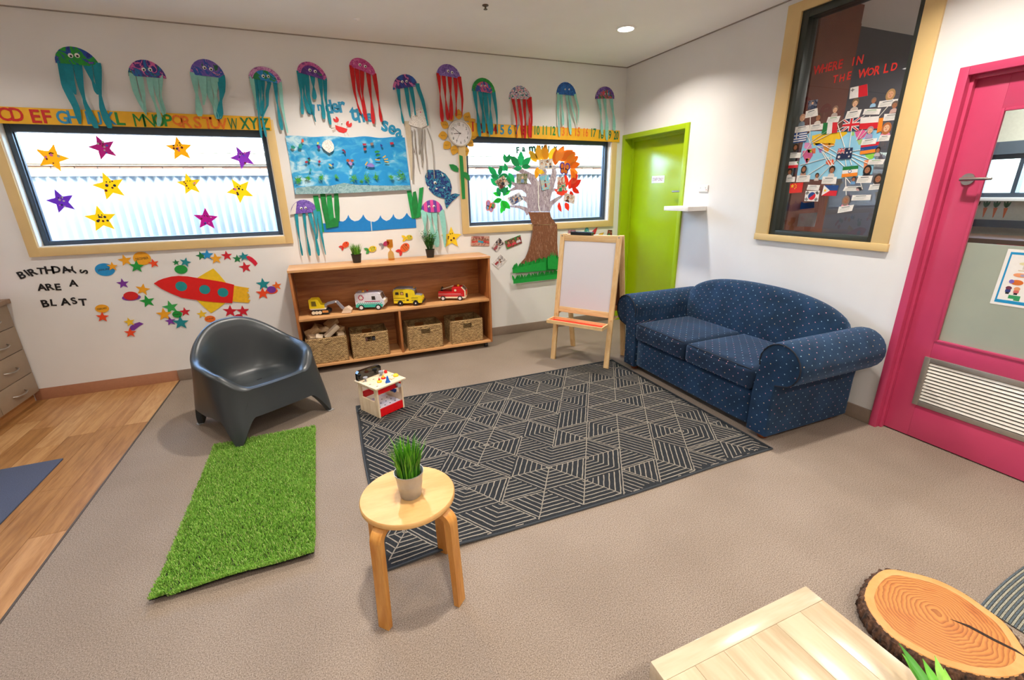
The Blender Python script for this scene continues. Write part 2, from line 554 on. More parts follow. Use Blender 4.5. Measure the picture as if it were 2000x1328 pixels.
# ------------------------------------------------------------ next room seen through the glass
M_SLATE = mat('slate_wall', '#4b4a55', .8, var=.03, vs=6)
M_BROWN = mat('red_brown_wall', '#7d3d2a', .7, var=.06, vs=10)
struct(MB().box(1.0, 3.6, -1.68, -1.56, 0, H).build('wall_hall_north', M_SLATE, smooth=False))
struct(MB().box(.17, .6, -1.98, -1.56, 0, H).build('wall_hall_pillar', M_BROWN, smooth=False))
struct(MB().box(.6, 1.0, -1.72, -1.56, 0, H).build('wall_hall_link', M_BROWN, smooth=False))
struct(MB().box(.17, 3.6, -6.1, -6.0, 0, H).build('wall_hall_south', M_WALL, smooth=False))
HW = (-2.075, -1.69, 1.385, 1.765)
holes_wall('wall_hall_east', (3.3, 3.46), 'y', -6.0, -1.68, 0, H, [(-2.62, -1.75, 1.385, 1.80)], mat('hall_cream', '#d9d3bf', .8))
mb = MB()
for (a0, a1, b0, b1) in ((-2.62, -2.57, 1.385, 1.80), (-1.80, -1.75, 1.385, 1.80), (-2.57, -1.80, 1.385, 1.43), (-2.57, -1.80, 1.755, 1.80), (-2.08, -2.045, 1.43, 1.755)):
    mb.box(3.27, 3.36, a0, a1, b0, b1)
w4 = struct(mb.build('window_4', M_ALU, smooth=False))
MB().box(3.31, 3.315, -2.57, -1.80, 1.43, 1.755).build('pane', M_GLASS, w4, smooth=False)
MB().box(3.2, 3.3, -2.64, -1.73, 1.35, 1.385, .004).build('sill', M_WHITE, w4)
struct(MB().box(3.22, 3.3, -2.9, -1.72, 1.09, 1.16).build('trim_4', mat('black_rail', '#22262c', .5), smooth=False))
struct(MB().box(3.24, 3.3, -2.9, -1.72, 1.80, 1.92).build('trim_5', mat('blind_roll', '#55606a', .6), smooth=False))

# ------------------------------------------------------------ outside
M_FENCE = mat('zinc_corrugated_steel', '#8d9295', .5, var=.015, vs=4)
struct(MB().box(-11, 6, T + .02, 9, -.42, -.3).build('floor_yard', mat('yard_concrete', '#6e6a62', .9, var=.08), smooth=False))
fe = thing('corrugated_fence', 'pale corrugated steel fence with a capping rail outside the two windows', 'fence', (-2.6, 1.6, -.3))
xs = [(-9.6 + .8 * k) for k in range(18)]
for k in range(17):
    P = [[], []]
    for i in range(61):
        xx = xs[k] + .8 * i / 60 + 2.6
        yy = .016 * cos(2 * pi * (xs[k] + .8 * i / 60) / .08)
        P[0].append((xx, yy, 0)); P[1].append((xx, yy, 2.06))
    MB().grid(P).build('steel_sheet', M_FENCE, fe)
MB().box(-7.1, 6.7, -.03, .03, 2.06, 2.13, .006).build('capping_rail', M_FENCE, fe)
hs = thing('neighbour_house', 'pale brick house with a cream eave beyond the corrugated fence', 'house', (-2.6, 3.2, -.3))
MB().box(-8, 8, .03, .2, 0, 2.3).build('wall_core', mat('brick_mortar', '#8a7c6c', .9), hs, smooth=False)
bme = MB().box(-.111, .111, -.012, .04, -.034, .034, .003, seg=1)
bmats = [mat('brick_%d' % i, c, .85, var=.08, vs=20) for i, c in enumerate(('#86634c', '#93745c', '#795844'))]
bobs = [bme.build('brick', bm_, hs) for bm_ in bmats]
first = True
k = 0
for row in range(5):
    for i in range(56):
        o = bobs[k] if k < 3 else bobs[rnd.randrange(3)].copy()
        if k >= 3: COL.objects.link(o)
        o.location = (-7 + i * .232 + (row % 2) * .116, .03, 1.90 + row * .078)
        k += 1
MB().box(-8, 8, -.06, -.02, 2.27, 2.42, .006).build('gutter', mat('cream_gutter', '#827560', .6), hs)
MB().box(-8, 8, -.02, .05, 2.25, 2.27).build('soffit', mat('soffit_board', '#a99c8c', .8), hs, smooth=False)
P = [[], []]
for i in range(400):
    xx = -8 + 16 * i / 399
    zz = .02 * cos(2 * pi * xx / .16)
    P[0].append((xx, -.14, 2.45 + zz)); P[1].append((xx, 2.4, 3.2 + zz))
MB().grid(P).build('corrugated_roof', mat('pale_roof_steel', '#776c60', .6), hs)

struct(MB().box(-11, 4, T + .001, .8, 2.42, 2.5).build('trim_6', mat('own_eave', '#d8d2c8', .8), smooth=False))
# ------------------------------------------------------------ downlights
dl = thing('ceiling_downlight', 'round white recessed downlight lit in the ceiling near the corner', 'light', (-.75, -1.0, H))
MB().lathe([(.064, -.004), (.064, -.008), (.078, -.006), (.082, -.001), (.082, .0), (.064, 0)], 32, caps=False).build('trim_ring', M_WHITE, dl)
MB().lathe([(.0635, -.0035), (.0635, -.0015)], 32).build('diffuser', mat('lamp_diffuser', '#fffaf0', .5, emit=9), dl)
def lamp(x, y, w=1, sp=138):
    L_ = bpy.data.lights.new('downlight_beam', 'AREA')
    L_.shape = 'DISK'; L_.size = .13; L_.energy = LAMP_W * w; L_.color = LAMP_COL
    L_.spread = radians(sp)
    o = bpy.data.objects.new('downlight_beam', L_)
    COL.objects.link(o)
    o.location = (x, y, H - .012)
lamp(-.75, -1.0, .78)
for x in (-.75, -2.95, -5.15):
    for y in (-1.0, -3.1, -5.2, -7.2):
        if (x, y) == (-.75, -1.0): continue
        c = copy_tree(dl); c.location = (x, y, H); c['group'] = 'recessed downlights in the ceiling'
        c['label'] = 'recessed ceiling downlight of the room outside the picture, %s row from the window wall, %s' % (('first', 'second', 'third', 'fourth')[(-1.0, -3.1, -5.2, -7.2).index(y)], {-.75: 'right', -2.95: 'middle', -5.15: 'left'}[x])
        lamp(x, y, .3 if x < -5 else .88 if x > -1 else 1)
dl['group'] = 'recessed downlights in the ceiling'
for x, y, w, lb in ((1.0, -3.3, .5, 'near the dark window'), (2.6, -2.6, 1.9, 'near the far window'), (1.8, -5.0, .4, 'at the far end')):
    lamp(x, y, w, 165)  # unseen lamps and fittings added to brighten the next room behind the glass
    c = copy_tree(dl); c.location = (x, y, H); c['label'] = 'added unseen downlight brightening the next room, ' + lb
for nm, (sx, sy), lb in (('ceiling_sprinkler', (-1.967, -1.064), 'small dark sprinkler head on the ceiling at the top edge'), ('ceiling_sensor', (-2.774, -.509), 'small pale round sensor on the ceiling left of the sprinkler')):
    t_ = thing(nm, lb, 'sprinkler' if 'spr' in nm else 'sensor', (sx, sy, H))
    mm = mat('sprinkler_brass', '#6b5a4a', .4, metal=.6) if 'spr' in nm else M_CEIL
    MB().lathe([(.022, 0), (.022, -.004), (.01, -.007)], 16).build('base_plate', mm, t_)
    MB().lathe([(.007, -.006), (.006, -.022), (.014, -.024), (.014, -.026)] if 'spr' in nm else [(.012, -.006), (.009, -.012)], 12).build('head', mm, t_)

# ============================================================ FURNITURE
def smooth01(t): t = max(0, min(1, t)); return t * t * (3 - 2 * t)

# ------------------------------------------------------------ bookshelf
LAM = wood('cherry_laminate', '#9a5a2c', '#bd7c46', 0, 2.6, .38, stretch=12)
LAMV = wood('cherry_laminate_upright', '#93552a', '#b87742', 2, 2.6, .38, stretch=12)
LAMT = wood('pale_cherry_laminate', '#c58d58', '#dba873', 0, 2.4, .4, stretch=12)
sx0, sx1 = -3.535, -1.745
sh = thing('bookshelf', 'long low cherry laminate shelf unit on castors against the back wall', 'shelf', (sx0, -.36, 0))
def shp(name, x0, x1, y0, y1, z0, z1, m, bev=.002, label=None):
    o = MB().box(x0 - sx0, x1 - sx0, y0 + .36, y1 + .36, z0, z1, bev).build(name, m, sh, label=label)
    return o
shp('top_panel', sx0 - .004, sx1 + .004, -.362, -.02, .920, .942, LAMT, label='pale cherry top panel')
shp('side_panel', sx0, sx0 + .02, -.358, -.022, .058, .919, LAMV)
shp('side_panel', sx1 - .02, sx1, -.358, -.022, .058, .919, LAMV)
shp('bottom_panel', sx0 + .021, sx1 - .021, -.36, -.022, .058, .08, LAMT)
shp('middle_shelf', sx0 + .021, sx1 - .021, -.355, -.034, .492, .516, LAMT)
shp('divider', -2.668, -2.648, -.352, -.034, .081, .491, LAMV)
shp('back_panel', sx0 + .021, sx1 - .021, -.033, -.023, .081, .919, LAM)
for k, (cx_, cy_) in enumerate(((sx0 + .08, -.31), (sx1 - .06, -.31), (sx0 + .08, -.07), (sx1 - .06, -.07))):
    mb = MB()
    mb.cyl((cx_ - sx0 - .016, cy_ + .36, .026), (cx_ - sx0 + .016, cy_ + .36, .026), .026, 16)
    mb.box(cx_ - sx0 - .022, cx_ - sx0 + .022, cy_ + .34, cy_ + .38, .046, .058)
    mb.build('castor', M_BLACK, sh)

# woven baskets
def weave_mat():
    m, t, p = newmat('seagrass_weave')
    co = coords(t, (1, 1, 5))
    no = N(t, 'TexNoise', Scale=38, Detail=3, Distortion=.6); t.links.new(co, no.inputs['Vector'])
    rp = N(t, 'ValToRGB')
    e = rp.color_ramp.elements
    e[0].position = .34; e[1].position = .66
    e[0].color = hx('#6b4c28'); e[1].color = hx('#d3b27c')
    t.links.new(no.outputs[0], rp.inputs[0]); t.links.new(rp.outputs[0], p.inputs['Base Color'])
    p.inputs['Roughness'].default_value = .7
    return m
WV = weave_mat()
WVD = mat('basket_wire_edge', '#8b6a40', .7)
def basket(label, x, w, d, h, y, hole=True, dz=0):
    t = thing('woven_basket', label, 'basket', (x, y, .0815), 0, 'woven baskets on the bottom shelf')
    rows = 20; cols = 44
    def wall(name, p0, p1, tp, nrm, hole_=False):
        # braided strands: every row bulges, strands slant alternately
        mb = MB()
        P = []
        n = rows * 4
        for i in range(n + 1):
            v = i / n; row = []
            for j in range(cols * 2 + 1):
                u = j / (cols * 2)
                ph = v * rows
                r_ = int(ph)
                amp = .006 * abs(sin(pi * ph)) * (.7 + .5 * sin(2 * pi * (u * cols / 2.2 + (r_ % 2) * .5 + .18 * (ph - r_))))
                b_ = Vector(p0).lerp(Vector(p1), u)
                q = b_ + (Vector(tp)) * v
                flare = Vector(nrm) * (amp)
                row.append(q + flare)
            P.append(row)
        vs = [q for r_ in P for q in r_]
        nv = cols * 2 + 1
        fs = []
        for i in range(n):
            for j in range(nv - 1):
                if hole_ and .37 < (j + .5) / (nv - 1) < .65 and .67 < (i + .5) / n < .85: continue
                fs.append((i * nv + j, i * nv + j + 1, (i + 1) * nv + j + 1, (i + 1) * nv + j))
        mb.add(vs, fs)
        return mb.build(name, WV, t, recalc=False)
    tp = .012
    w2 = w / 2
    wall('front_wall', (-w2, 0, 0), (w2, 0, 0), (0, -.004, h), (0, -1, 0), hole)
    wall('back_wall', (w2, d, 0), (-w2, d, 0), (0, .004, h), (0, 1, 0), hole)
    wall('side_wall', (-w2, d, 0), (-w2, 0, 0), (0, 0, h), (-1, 0, 0))
    wall('side_wall', (w2, 0, 0), (w2, d, 0), (0, 0, h), (1, 0, 0))
    MB().box(-w2 + .004, w2 - .004, .004, d - .004, .001, .008).build('basket_base', WVD, t, smooth=False)
    rim = MB()
    rim.tube([(-w2, 0, h), (w2, 0, h), (w2, d, h), (-w2, d, h), (-w2, 0, h)], .005, 8)
    for q in ((-w2, 0), (w2, 0), (w2, d), (-w2, d)): rim.cyl((q[0], q[1], 0), (q[0], q[1], h), .0055, 8)
    rim.build('rim', WVD, t)
    return t
basket('first woven basket from the left, heaped with wooden blocks', -3.322, .335, .27, .235, -.335, False)
basket('woven basket just left of the shelf divider, holding dark odds and ends', -2.948, .325, .27, .232, -.335)
basket('woven basket just right of the shelf divider, nearly empty', -2.428, .330, .27, .236, -.335)
basket('woven basket at the far right end of the bottom shelf', -2.003, .325, .27, .236, -.325)
# wooden blocks in the first basket
M_BLK = [wood('block_wood_a', '#c9a983', '#e0c7a5', 0, 5, .6), wood('block_wood_b', '#b98f62', '#d3b083', 0, 5, .6), wood('block_wood_c', '#d5bda0', '#e8d6bd', 0, 5, .6)]
blk = [(-.12, .05, .235, .055, .055, .05, 20, 10, 30, 'small cube'), (-.06, .045, .245, .06, .055, .04, -20, 20, 15, 'square'), (-.085, .12, .28, .08, .06, .05, 30, -35, 10, 'tilted cube'), (.0, .13, .275, .065, .075, .05, -15, 25, 40, 'tall cube'), (.055, .055, .275, .15, .045, .04, 8, -36, 14, 'long plank'), (.06, .165, .325, .11, .075, .045, 14, -24, 30, 'large slab'), (.115, .15, .262, .09, .07, .05, 10, 15, -25, 'brown slab'), (-.13, .15, .262, .07, .06, .05, -25, 15, 60, 'corner cube'), (-.055, .2, .285, .08, .06, .05, 25, 25, 35, 'rear cube'), (.125, .055, .235, .06, .06, .04, 5, 8, 12, 'low cube'), (.04, .225, .26, .08, .05, .05, 12, -20, 70, 'hidden rear cube')]
BT = ['pale wooden block at the front left of the heap in the first basket', 'pale wooden block beside the front left one in the block basket', 'tan wooden cube standing on its corner high on the heap', 'pale wooden cube leaning in the middle of the block heap', 'long pale wooden stick slanting up at the front of the heap', 'large brown wooden slab on top of the heap, right side', 'brown wooden slab at the right edge of the block heap', 'dark tan block at the back left corner of the block basket', 'tan block behind the upright cube in the block basket', 'small pale block at the front right of the block basket', 'block at the rear of the block basket, mostly hidden']
for i, (x, y, z, a, b_, c, rx, ry, rz, _) in enumerate(blk):
    mb = MB().box(-a / 2, a / 2, -b_ / 2, b_ / 2, -c / 2, c / 2, .002)
    o = mb.build('wooden_block', M_BLK[(i * 2) % 3 if i not in (5, 6, 7) else 1])
    o.location = (-3.322 + x, -.335 + y, .0815 + z)
    o.rotation_euler = (radians(rx), radians(ry), radians(rz))
    tag(o, BT[i], 'block', 'wooden blocks in the first basket')
# hidden support blocks filling the basket
for i in range(6):
    o = MB().box(-.04, .04, -.045, .045, -.05, .05, .002).build('wooden_block', M_BLK[1])
    o.location = (-3.322 - .10 + .10 * (i % 3), -.335 + .075 + .12 * (i // 3), .0815 + .12)
    o.rotation_euler = (0, 0, .05 * (i - 2))
    tag(o, 'wooden block deep in the first basket, %s row, %s' % (('front', 'rear')[i // 3], ('left', 'middle', 'right')[i % 3]), 'block', 'wooden blocks deep in the first basket')
rr = random.Random(5)
for i in range(7):
    o = MB().box(-.018, .018, -.028, .028, -.015, .015, .004).build('toy_piece', mat('dark_toy_%d' % (i % 3), ('#4a3528', '#3b3a40', '#5f3a30')[i % 3], .6))
    o.location = (-2.948 - .125 + .042 * i, -.335 + .06 + .08 * (i % 2), .0815 + .155)
    o.rotation_euler = (rr.uniform(-.2, .2), rr.uniform(-.1, .1), rr.uniform(-.2, .2))
    tag(o, ('first', 'second', 'third', 'fourth', 'fifth', 'sixth', 'seventh')[i] + ' dark toy piece from the left in the basket left of the divider', 'toy', 'dark toy pieces in the second basket')

# ------------------------------------------------------------ toy vehicles (local x forward, y=0 at the near side)
WH_K = mat('toy_tyre', '#151517', .5); WH_W = mat('toy_hub_white', '#e9e6ea', .4)
def wheel(parent, x, y, z, r_, m1=WH_K, m2=WH_W, hub=.62):
    o = MB().cyl((x, y, z), (x, y + .022, z), r_, 20).build('wheel', m1, parent)
    MB().cyl((x, y - .003, z), (x, y + .001, z), r_ * hub, 16).build('hub', m2, o)
    return o
def slab(parent, name, pts, y0, y1, m, label=None):
    return MB().prism(pts, y0, y1, 'y').build(name, m, parent, smooth=False, label=label)
YV = .5165
# ambulance
am = thing('toy_ambulance', 'white wooden toy ambulance with a teal checked stripe on the shelf', 'toy ambulance', (-3.03, -.245, YV), radians(-20))
L_ = .262
MWH = mat('toy_white', '#e4e0ea', .4); MTE = mat('toy_teal', '#3cb9a6', .4); MMG = mat('toy_magenta', '#b81f55', .4); MNW = wood('toy_birch', '#dcc8ae', '#efe0ca', 0, 6, .5)
slab(am, 'body', [(0, .028), (.245, .028), (.262, .05), (.262, .085), (.246, .098), (.228, .15), (.205, .158), (.012, .158), (0, .148)], 0, .125, MWH)
slab(am, 'roof_panel', [(.006, .158), (.208, .158), (.205, .163), (.01, .163)], .01, .115, mat('toy_grey_roof', '#b9b3c4', .4))
slab(am, 'lower_band', [(.002, .027), (.24, .027), (.25, .055), (.002, .055)], -.0012, 0, MTE)
for k in range(12):
    for q in range(2):
        slab(am, 'check_square', [(.012 + .019 * k + .0095 * q, .055 + .008 * q), (.0215 + .019 * k + .0095 * q, .055 + .008 * q), (.0215 + .019 * k + .0095 * q, .063 + .008 * q), (.012 + .019 * k + .0095 * q, .063 + .008 * q)], -.0012, 0, MTE)
slab(am, 'stripe', [(.01, .079), (.02, .079), (.02, .084), (.01, .084)], -.0012, 0, MMG)
slab(am, 'stripe', [(.085, .079), (.224, .079), (.224, .085), (.085, .085)], -.0012, 0, MMG)
slab(am, 'side_window', [(.152, .096), (.186, .096), (.183, .13), (.152, .13)], -.0012, 0, mat('toy_dark_glass', '#3a332f', .25))
slab(am, 'windscreen', [(.2475, .1), (.2455, .098), (.2285, .146), (.2305, .148)], .012, .113, mat('toy_windscreen', '#6c5c52', .2))
slab(am, 'bumper', [(.255, .04), (.266, .05), (.266, .088), (.257, .09)], .004, .121, MNW)
MB().cyl((.055, -.0015, .118), (.055, 0, .118), .025, 24).build('emblem_disc', MMG, am)
sp = MB()
for k in range(3):
    M = Matrix.Translation((.055, -.002, .118)) @ Matrix.Rotation(pi / 3 * k, 4, 'Y')
    sp.box(-.0042, .0042, -.0006, .0006, -.019, .019, 0, 0, M)
sp.build('emblem_star', M_WHITE, am, smooth=False)
MB().lathe([(.013, .163), (.012, .172), (.006, .178)], 14, M=Matrix.Translation((.07, .04, 0))).build('beacon', mat('toy_orange', '#e5a12b', .35), am)
MB().lathe([(.008, .163), (.008, .172), (.004, .176)], 12, M=Matrix.Translation((.1, .075, 0))).build('beacon', mat('toy_red', '#d3141e', .4), am)
for x in (.05, .205):
    wheel(am, x, -.006, .026, .026); wheel(am, x, .108, .026, .026)

# school bus
bu = thing('toy_school_bus', 'yellow wooden toy school bus on the middle shelf', 'toy bus', (-2.685, -.235, YV), radians(-22))
MYE = mat('toy_yellow', '#f0d321', .35); MGRY = mat('toy_grey', '#8d8a93', .45); MDK = mat('toy_dark', '#2c2622', .4)
slab(bu, 'body', [(0, .026), (.262, .026), (.272, .04), (.272, .07), (.262, .092), (.235, .098), (.205, .1), (.2, .142), (.185, .152), (.15, .16), (.04, .162), (.012, .155), (0, .135)], 0, .115, MYE)
slab(bu, 'roof', [(.002, .137), (.012, .157), (.04, .164), (.15, .162), (.187, .154), (.202, .142), (.204, .147), (.188, .16), (.15, .169), (.04, .171), (.008, .163), (-.004, .14)], .004, .111, MGRY)
for x0, x1 in ((.02, .055), (.068, .1)):
    slab(bu, 'side_window', [(x0, .108), (x1, .108), (x1 - .003, .134), (x0 + .003, .134)], -.0012, 0, MDK)
MB().ell((.084, -.002, .118), .012, .004, .011).build('driver_peg', mat('toy_peg', '#d79a5c', .5), bu)
slab(bu, 'door_window', [(.118, .085), (.141, .085), (.139, .124), (.12, .124)], -.0012, 0, MDK)
slab(bu, 'door_window', [(.122, .05), (.145, .05), (.145, .062), (.122, .062)], -.0012, 0, MDK)
for zz in (.052, .074):
    slab(bu, 'stripe', [(.004, zz), (.108, zz), (.108, zz + .0035), (.004, zz + .0035)], -.0012, 0, MDK)
    slab(bu, 'stripe', [(.17, zz), (.232, zz), (.232, zz + .0035), (.17, zz + .0035)], -.0012, 0, MDK)
slab(bu, 'windscreen', [(.2035, .102), (.2075, .102), (.2025, .14), (.1985, .14)], .012, .103, mat('toy_windscreen', '#6c5c52', .2))
slab(bu, 'bonnet', [(.206, .1), (.236, .098), (.263, .092), (.264, .096), (.236, .104), (.208, .106)], .02, .095, MGRY)
slab(bu, 'bumper', [(.268, .026), (.282, .03), (.282, .046), (.27, .046)], .002, .113, MDK)
for y in (.02, .095): MB().ell((.272, y, .062), .006, .008, .008).build('headlight', mat('toy_orange', '#e5a12b', .35), bu)
MB().lathe([(.008, .16), (.008, .172)], 12, M=Matrix.Translation((.19, .06, 0))).build('beacon', mat('toy_orange', '#e5a12b', .35), bu)
for x in (.062, .208):
    wheel(bu, x, -.006, .026, .026, hub=.25); wheel(bu, x, .098, .026, .026, hub=.25)

# fire engine
fi = thing('toy_fire_engine', 'red wooden toy fire engine at the right end of the shelf', 'toy fire engine', (-2.245, -.205, YV), radians(-26))
MRE = mat('toy_red', '#d3141e', .4); MPK = mat('toy_pink_stripe', '#e79aa0', .4); MCR = mat('toy_cream', '#efe2c6', .45)
slab(fi, 'chassis', [(0, .024), (.27, .024), (.27, .04), (0, .04)], 0, .105, MCR)
slab(fi, 'deck', [(0, .04), (.16, .04), (.16, .09), (.004, .094), (0, .088)], 0, .105, MRE)
slab(fi, 'cab', [(.135, .04), (.27, .04), (.27, .098), (.236, .134), (.15, .138), (.138, .128)], .001, .104, MRE)
slab(fi, 'stripe', [(0, .066), (.225, .066), (.225, .071), (0, .071)], -.0012, .0, MPK)
slab(fi, 'stripe', [(0, .056), (.24, .056), (.24, .0585), (0, .0585)], -.0012, .0, MPK)
slab(fi, 'cab_trim', [(.262, .04), (.2725, .04), (.2725, .099), (.238, .137), (.228, .137), (.262, .096)], -.002, .006, MCR)
slab(fi, 'cab_trim', [(.262, .04), (.2725, .04), (.2725, .099), (.238, .137), (.228, .137), (.262, .096)], .099, .107, MCR)
slab(fi, 'windscreen', [(.268, .1), (.271, .101), (.24, .134), (.237, .133)], .008, .097, mat('toy_windscreen', '#6c5c52', .2))
slab(fi, 'grille_panel', [(.27, .05), (.2725, .05), (.2725, .088), (.27, .088)], .01, .095, MRE)
MB().cyl((.172, -.0015, .104), (.172, .001, .104), .011, 16).build('porthole', MCR, fi)
slab(fi, 'ladder', [(.02, .1), (.15, .14), (.15, .146), (.02, .106)], .03, .06, MNW)
MB().cyl((.03, .02, .096), (.03, .085, .108), .01, 12).build('hose_reel', MDK, fi)
MB().cyl((.03, .02, .12), (.03, .075, .124), .006, 10).build('nozzle', MDK, fi)
MB().lathe([(.012, .137), (.011, .146), (.005, .152)], 14, M=Matrix.Translation((.195, .05, 0))).build('beacon', mat('toy_yellow_beacon', '#f2b90f', .35), fi)
for y in (.025, .08): MB().ell((.273, y, .068), .004, .008, .008).build('headlight', mat('toy_orange', '#e5a12b', .35), fi)
for x in (.045, .215):
    wheel(fi, x, -.005, .024, .024); wheel(fi, x, .088, .024, .024)

# excavator
ex = thing('toy_excavator', 'yellow wooden toy digger with a grey arm at the left end of the shelf', 'toy digger', (-3.42, -.255, YV), radians(-13))
cabp = [(0, .06), (.125, .06), (.125, .088), (.095, .092), (.078, .138), (.068, .146), (.01, .146), (0, .138)]
slab(ex, 'cab_side', cabp, 0, .012, MYE); slab(ex, 'cab_side', cabp, .072, .084, MYE)
slab(ex, 'cab_window', [(.02, .082), (.062, .082), (.058, .126), (.022, .126)], -.001, 0, mat('toy_cab_dark', '#6b5a17', .5))
slab(ex, 'cab_floor', [(.002, .06), (.123, .06), (.123, .085), (.002, .085)], .012, .072, MYE)
slab(ex, 'turntable', [(.005, .05), (.135, .05), (.128, .06), (.005, .06)], .0, .084, MNW)
tr = MB()
tr.prism([(.012, .028), (.02, .014), (.035, .006), (.15, .006), (.165, .014), (.17, .028), (.165, .04), (.15, .05), (.03, .05), (.016, .042)], 0, .03, 'y')
tr.build('track', WH_K, ex)
tr = MB(); tr.prism([(.012, .028), (.02, .014), (.035, .006), (.15, .006), (.165, .014), (.17, .028), (.165, .04), (.15, .05), (.03, .05), (.016, .042)], .06, .09, 'y'); tr.build('track', WH_K, ex)
for x in (.03, .058, .086): wheel(ex, x, -.006, .024, .019, WH_K, MCR, .8)
slab(ex, 'track_insert', [(.105, .02), (.155, .02), (.155, .04), (.105, .04)], -.0015, 0, wood('toy_orange_wood', '#c77f3a', '#dd9b55', 0, 6))
slab(ex, 'boom', [(.118, .07), (.125, .062), (.16, .085), (.215, .096), (.235, .106), (.228, .118), (.2, .116), (.15, .106), (.122, .09)], .032, .052, MGRY)
slab(ex, 'stick', [(.215, .11), (.226, .118), (.238, .112), (.29, .04), (.28, .03), (.265, .038)], .028, .056, MGRY)
MB().cyl((.224, .026, .108), (.224, .0225, .108), .007, 12).build('pivot', M_WHITE, ex)
MB().prism([(.262, .004), (.345, .004), (.352, .03), (.32, .058), (.285, .042)], .005, .08, 'y').build('bucket', wood('toy_pink_birch', '#dcbfa4', '#ecd5be', 0, 6), ex, smooth=False)

# ------------------------------------------------------------ plants
def grass_tuft(parent, name, n, h, r0, spread, cols, z0, seed, w=.004):
    R = random.Random(seed)
    mb = MB()
    for i in range(n):
        a = R.uniform(0, 2 * pi); rr_ = r0 * sqrt(R.random())
        hh = h * R.uniform(.6, 1.05)
        lean = spread * R.uniform(.2, 1) * (rr_ / r0 * .8 + .2)
        ww = w * R.uniform(.7, 1.2)
        px_, py_ = rr_ * cos(a), rr_ * sin(a)
        a2 = a + R.uniform(-.7, .7)
        d = Vector((cos(a2), sin(a2), 0)); s = Vector((-sin(a2 + R.uniform(-1, 1)), cos(a2), 0)).normalized()
        vs = []
        for k in range(4):
            t = k / 3
            c = Vector((px_, py_, z0 + hh * (t - .12 * t * t))) + d * lean * t * t
            wd = ww * (1 - t) ** .7 * (1 if k else .6)
            vs += [c - s * wd, c + s * wd] if k < 3 else [c]
        mb.add(vs, [(0, 1, 3, 2), (2, 3, 5, 4), (4, 5, 6)], R.randrange(len(cols)))
    o = mb.build(name, cols, parent, recalc=False)
    o['kind'] = 'stuff'
    return o
GR = [mat('grass_blade_a', '#4f9a1c', .5), mat('grass_blade_b', '#78bb2e', .5), mat('grass_blade_c', '#2f6f14', .5)]
GD_ = [mat('bush_blade_a', '#2f7a26', .5), mat('bush_blade_b', '#4d9a38', .5), mat('bush_blade_c', '#1c5518', .5)]
SOIL = mat('potting_soil', '#2b2019', .95)
def black_pot(t, r0, r1, h):
    MB().lathe([(.001, 0), (r0, 0), (r1, h), (r1 + .003, h), (r1 + .003, h - .012), (r1 + .0005, h - .013)][0:4] + [(r1 - .003, h), (r1 - .004, h - .012), (.001, h - .012)], 28, caps=False).build('pot', mat('black_pot', '#211d1c', .5), t)
    MB().lathe([(.001, h - .016), (r1 - .005, h - .016), (r1 - .005, h - .0125), (.001, h - .0125)], 20, caps=False).build('soil', SOIL, t)
p1 = thing('potted_grass', 'small potted grass in a black pot at the left on the bookshelf top', 'plant', (-2.965, -.16, .9425))
black_pot(p1, .034, .045, .078)
grass_tuft(p1, 'grass', 170, .125, .036, .055, GR, .064, 1, .0032)
p2 = thing('potted_shrub', 'bushy dark green plant in a black pot at the right on the bookshelf top', 'plant', (-2.285, -.16, .9425))
black_pot(p2, .034, .044, .078)
R = random.Random(11)
mb = MB(); st = MB()
for i in range(90):
    a = R.uniform(0, 2 * pi); sp_ = R.uniform(.01, .085); hh = R.uniform(.08, .175)
    p0 = Vector((.02 * cos(a), .02 * sin(a), .066)); p3 = Vector((sp_ * cos(a), sp_ * sin(a), .066 + hh))
    st.tube([p0, p0.lerp(p3, .5) + Vector((0, 0, .015)), p3], .0009, 4)
    for k in range(7):
        c = p0.lerp(p3, .35 + .65 * k / 6) + Vector((0, 0, .008))
        b_ = R.uniform(0, 2 * pi); d = Vector((cos(b_), sin(b_), R.uniform(.2, .9))).normalized() * R.uniform(.016, .026)
        s = d.cross(Vector((0, 0, 1))).normalized() * .0048
        mb.add([c, c + d * .5 + s, c + d, c + d * .5 - s], [(0, 1, 2, 3)], R.randrange(3))
o = mb.build('foliage', GD_, p2, recalc=False); o['kind'] = 'stuff'
o = st.build('stems', GD_[2], p2); o['kind'] = 'stuff'
# amber hourglass-shaped cups
gb = thing('amber_goblet', 'clear amber goblet shape standing between the two plants on the bookshelf', 'goblet', (-2.655, -.15, .9425))
AMB = glassmat('amber_plastic', '#f1d9a8', .9, 1.35)
MB().lathe([(.001, 0), (.029, 0), (.03, .004), (.028, .05), (.024, .07), (.012, .084), (.007, .09), (.007, .094)], 28, caps=False).build('lower_cup', AMB, gb)
MB().lathe([(.007, .094), (.007, .1), (.012, .105), (.026, .116), (.028, .14), (.028, .188), (.0265, .188), (.026, .14), (.022, .12), (.001, .112)], 28, caps=False).build('upper_cup', AMB, gb)

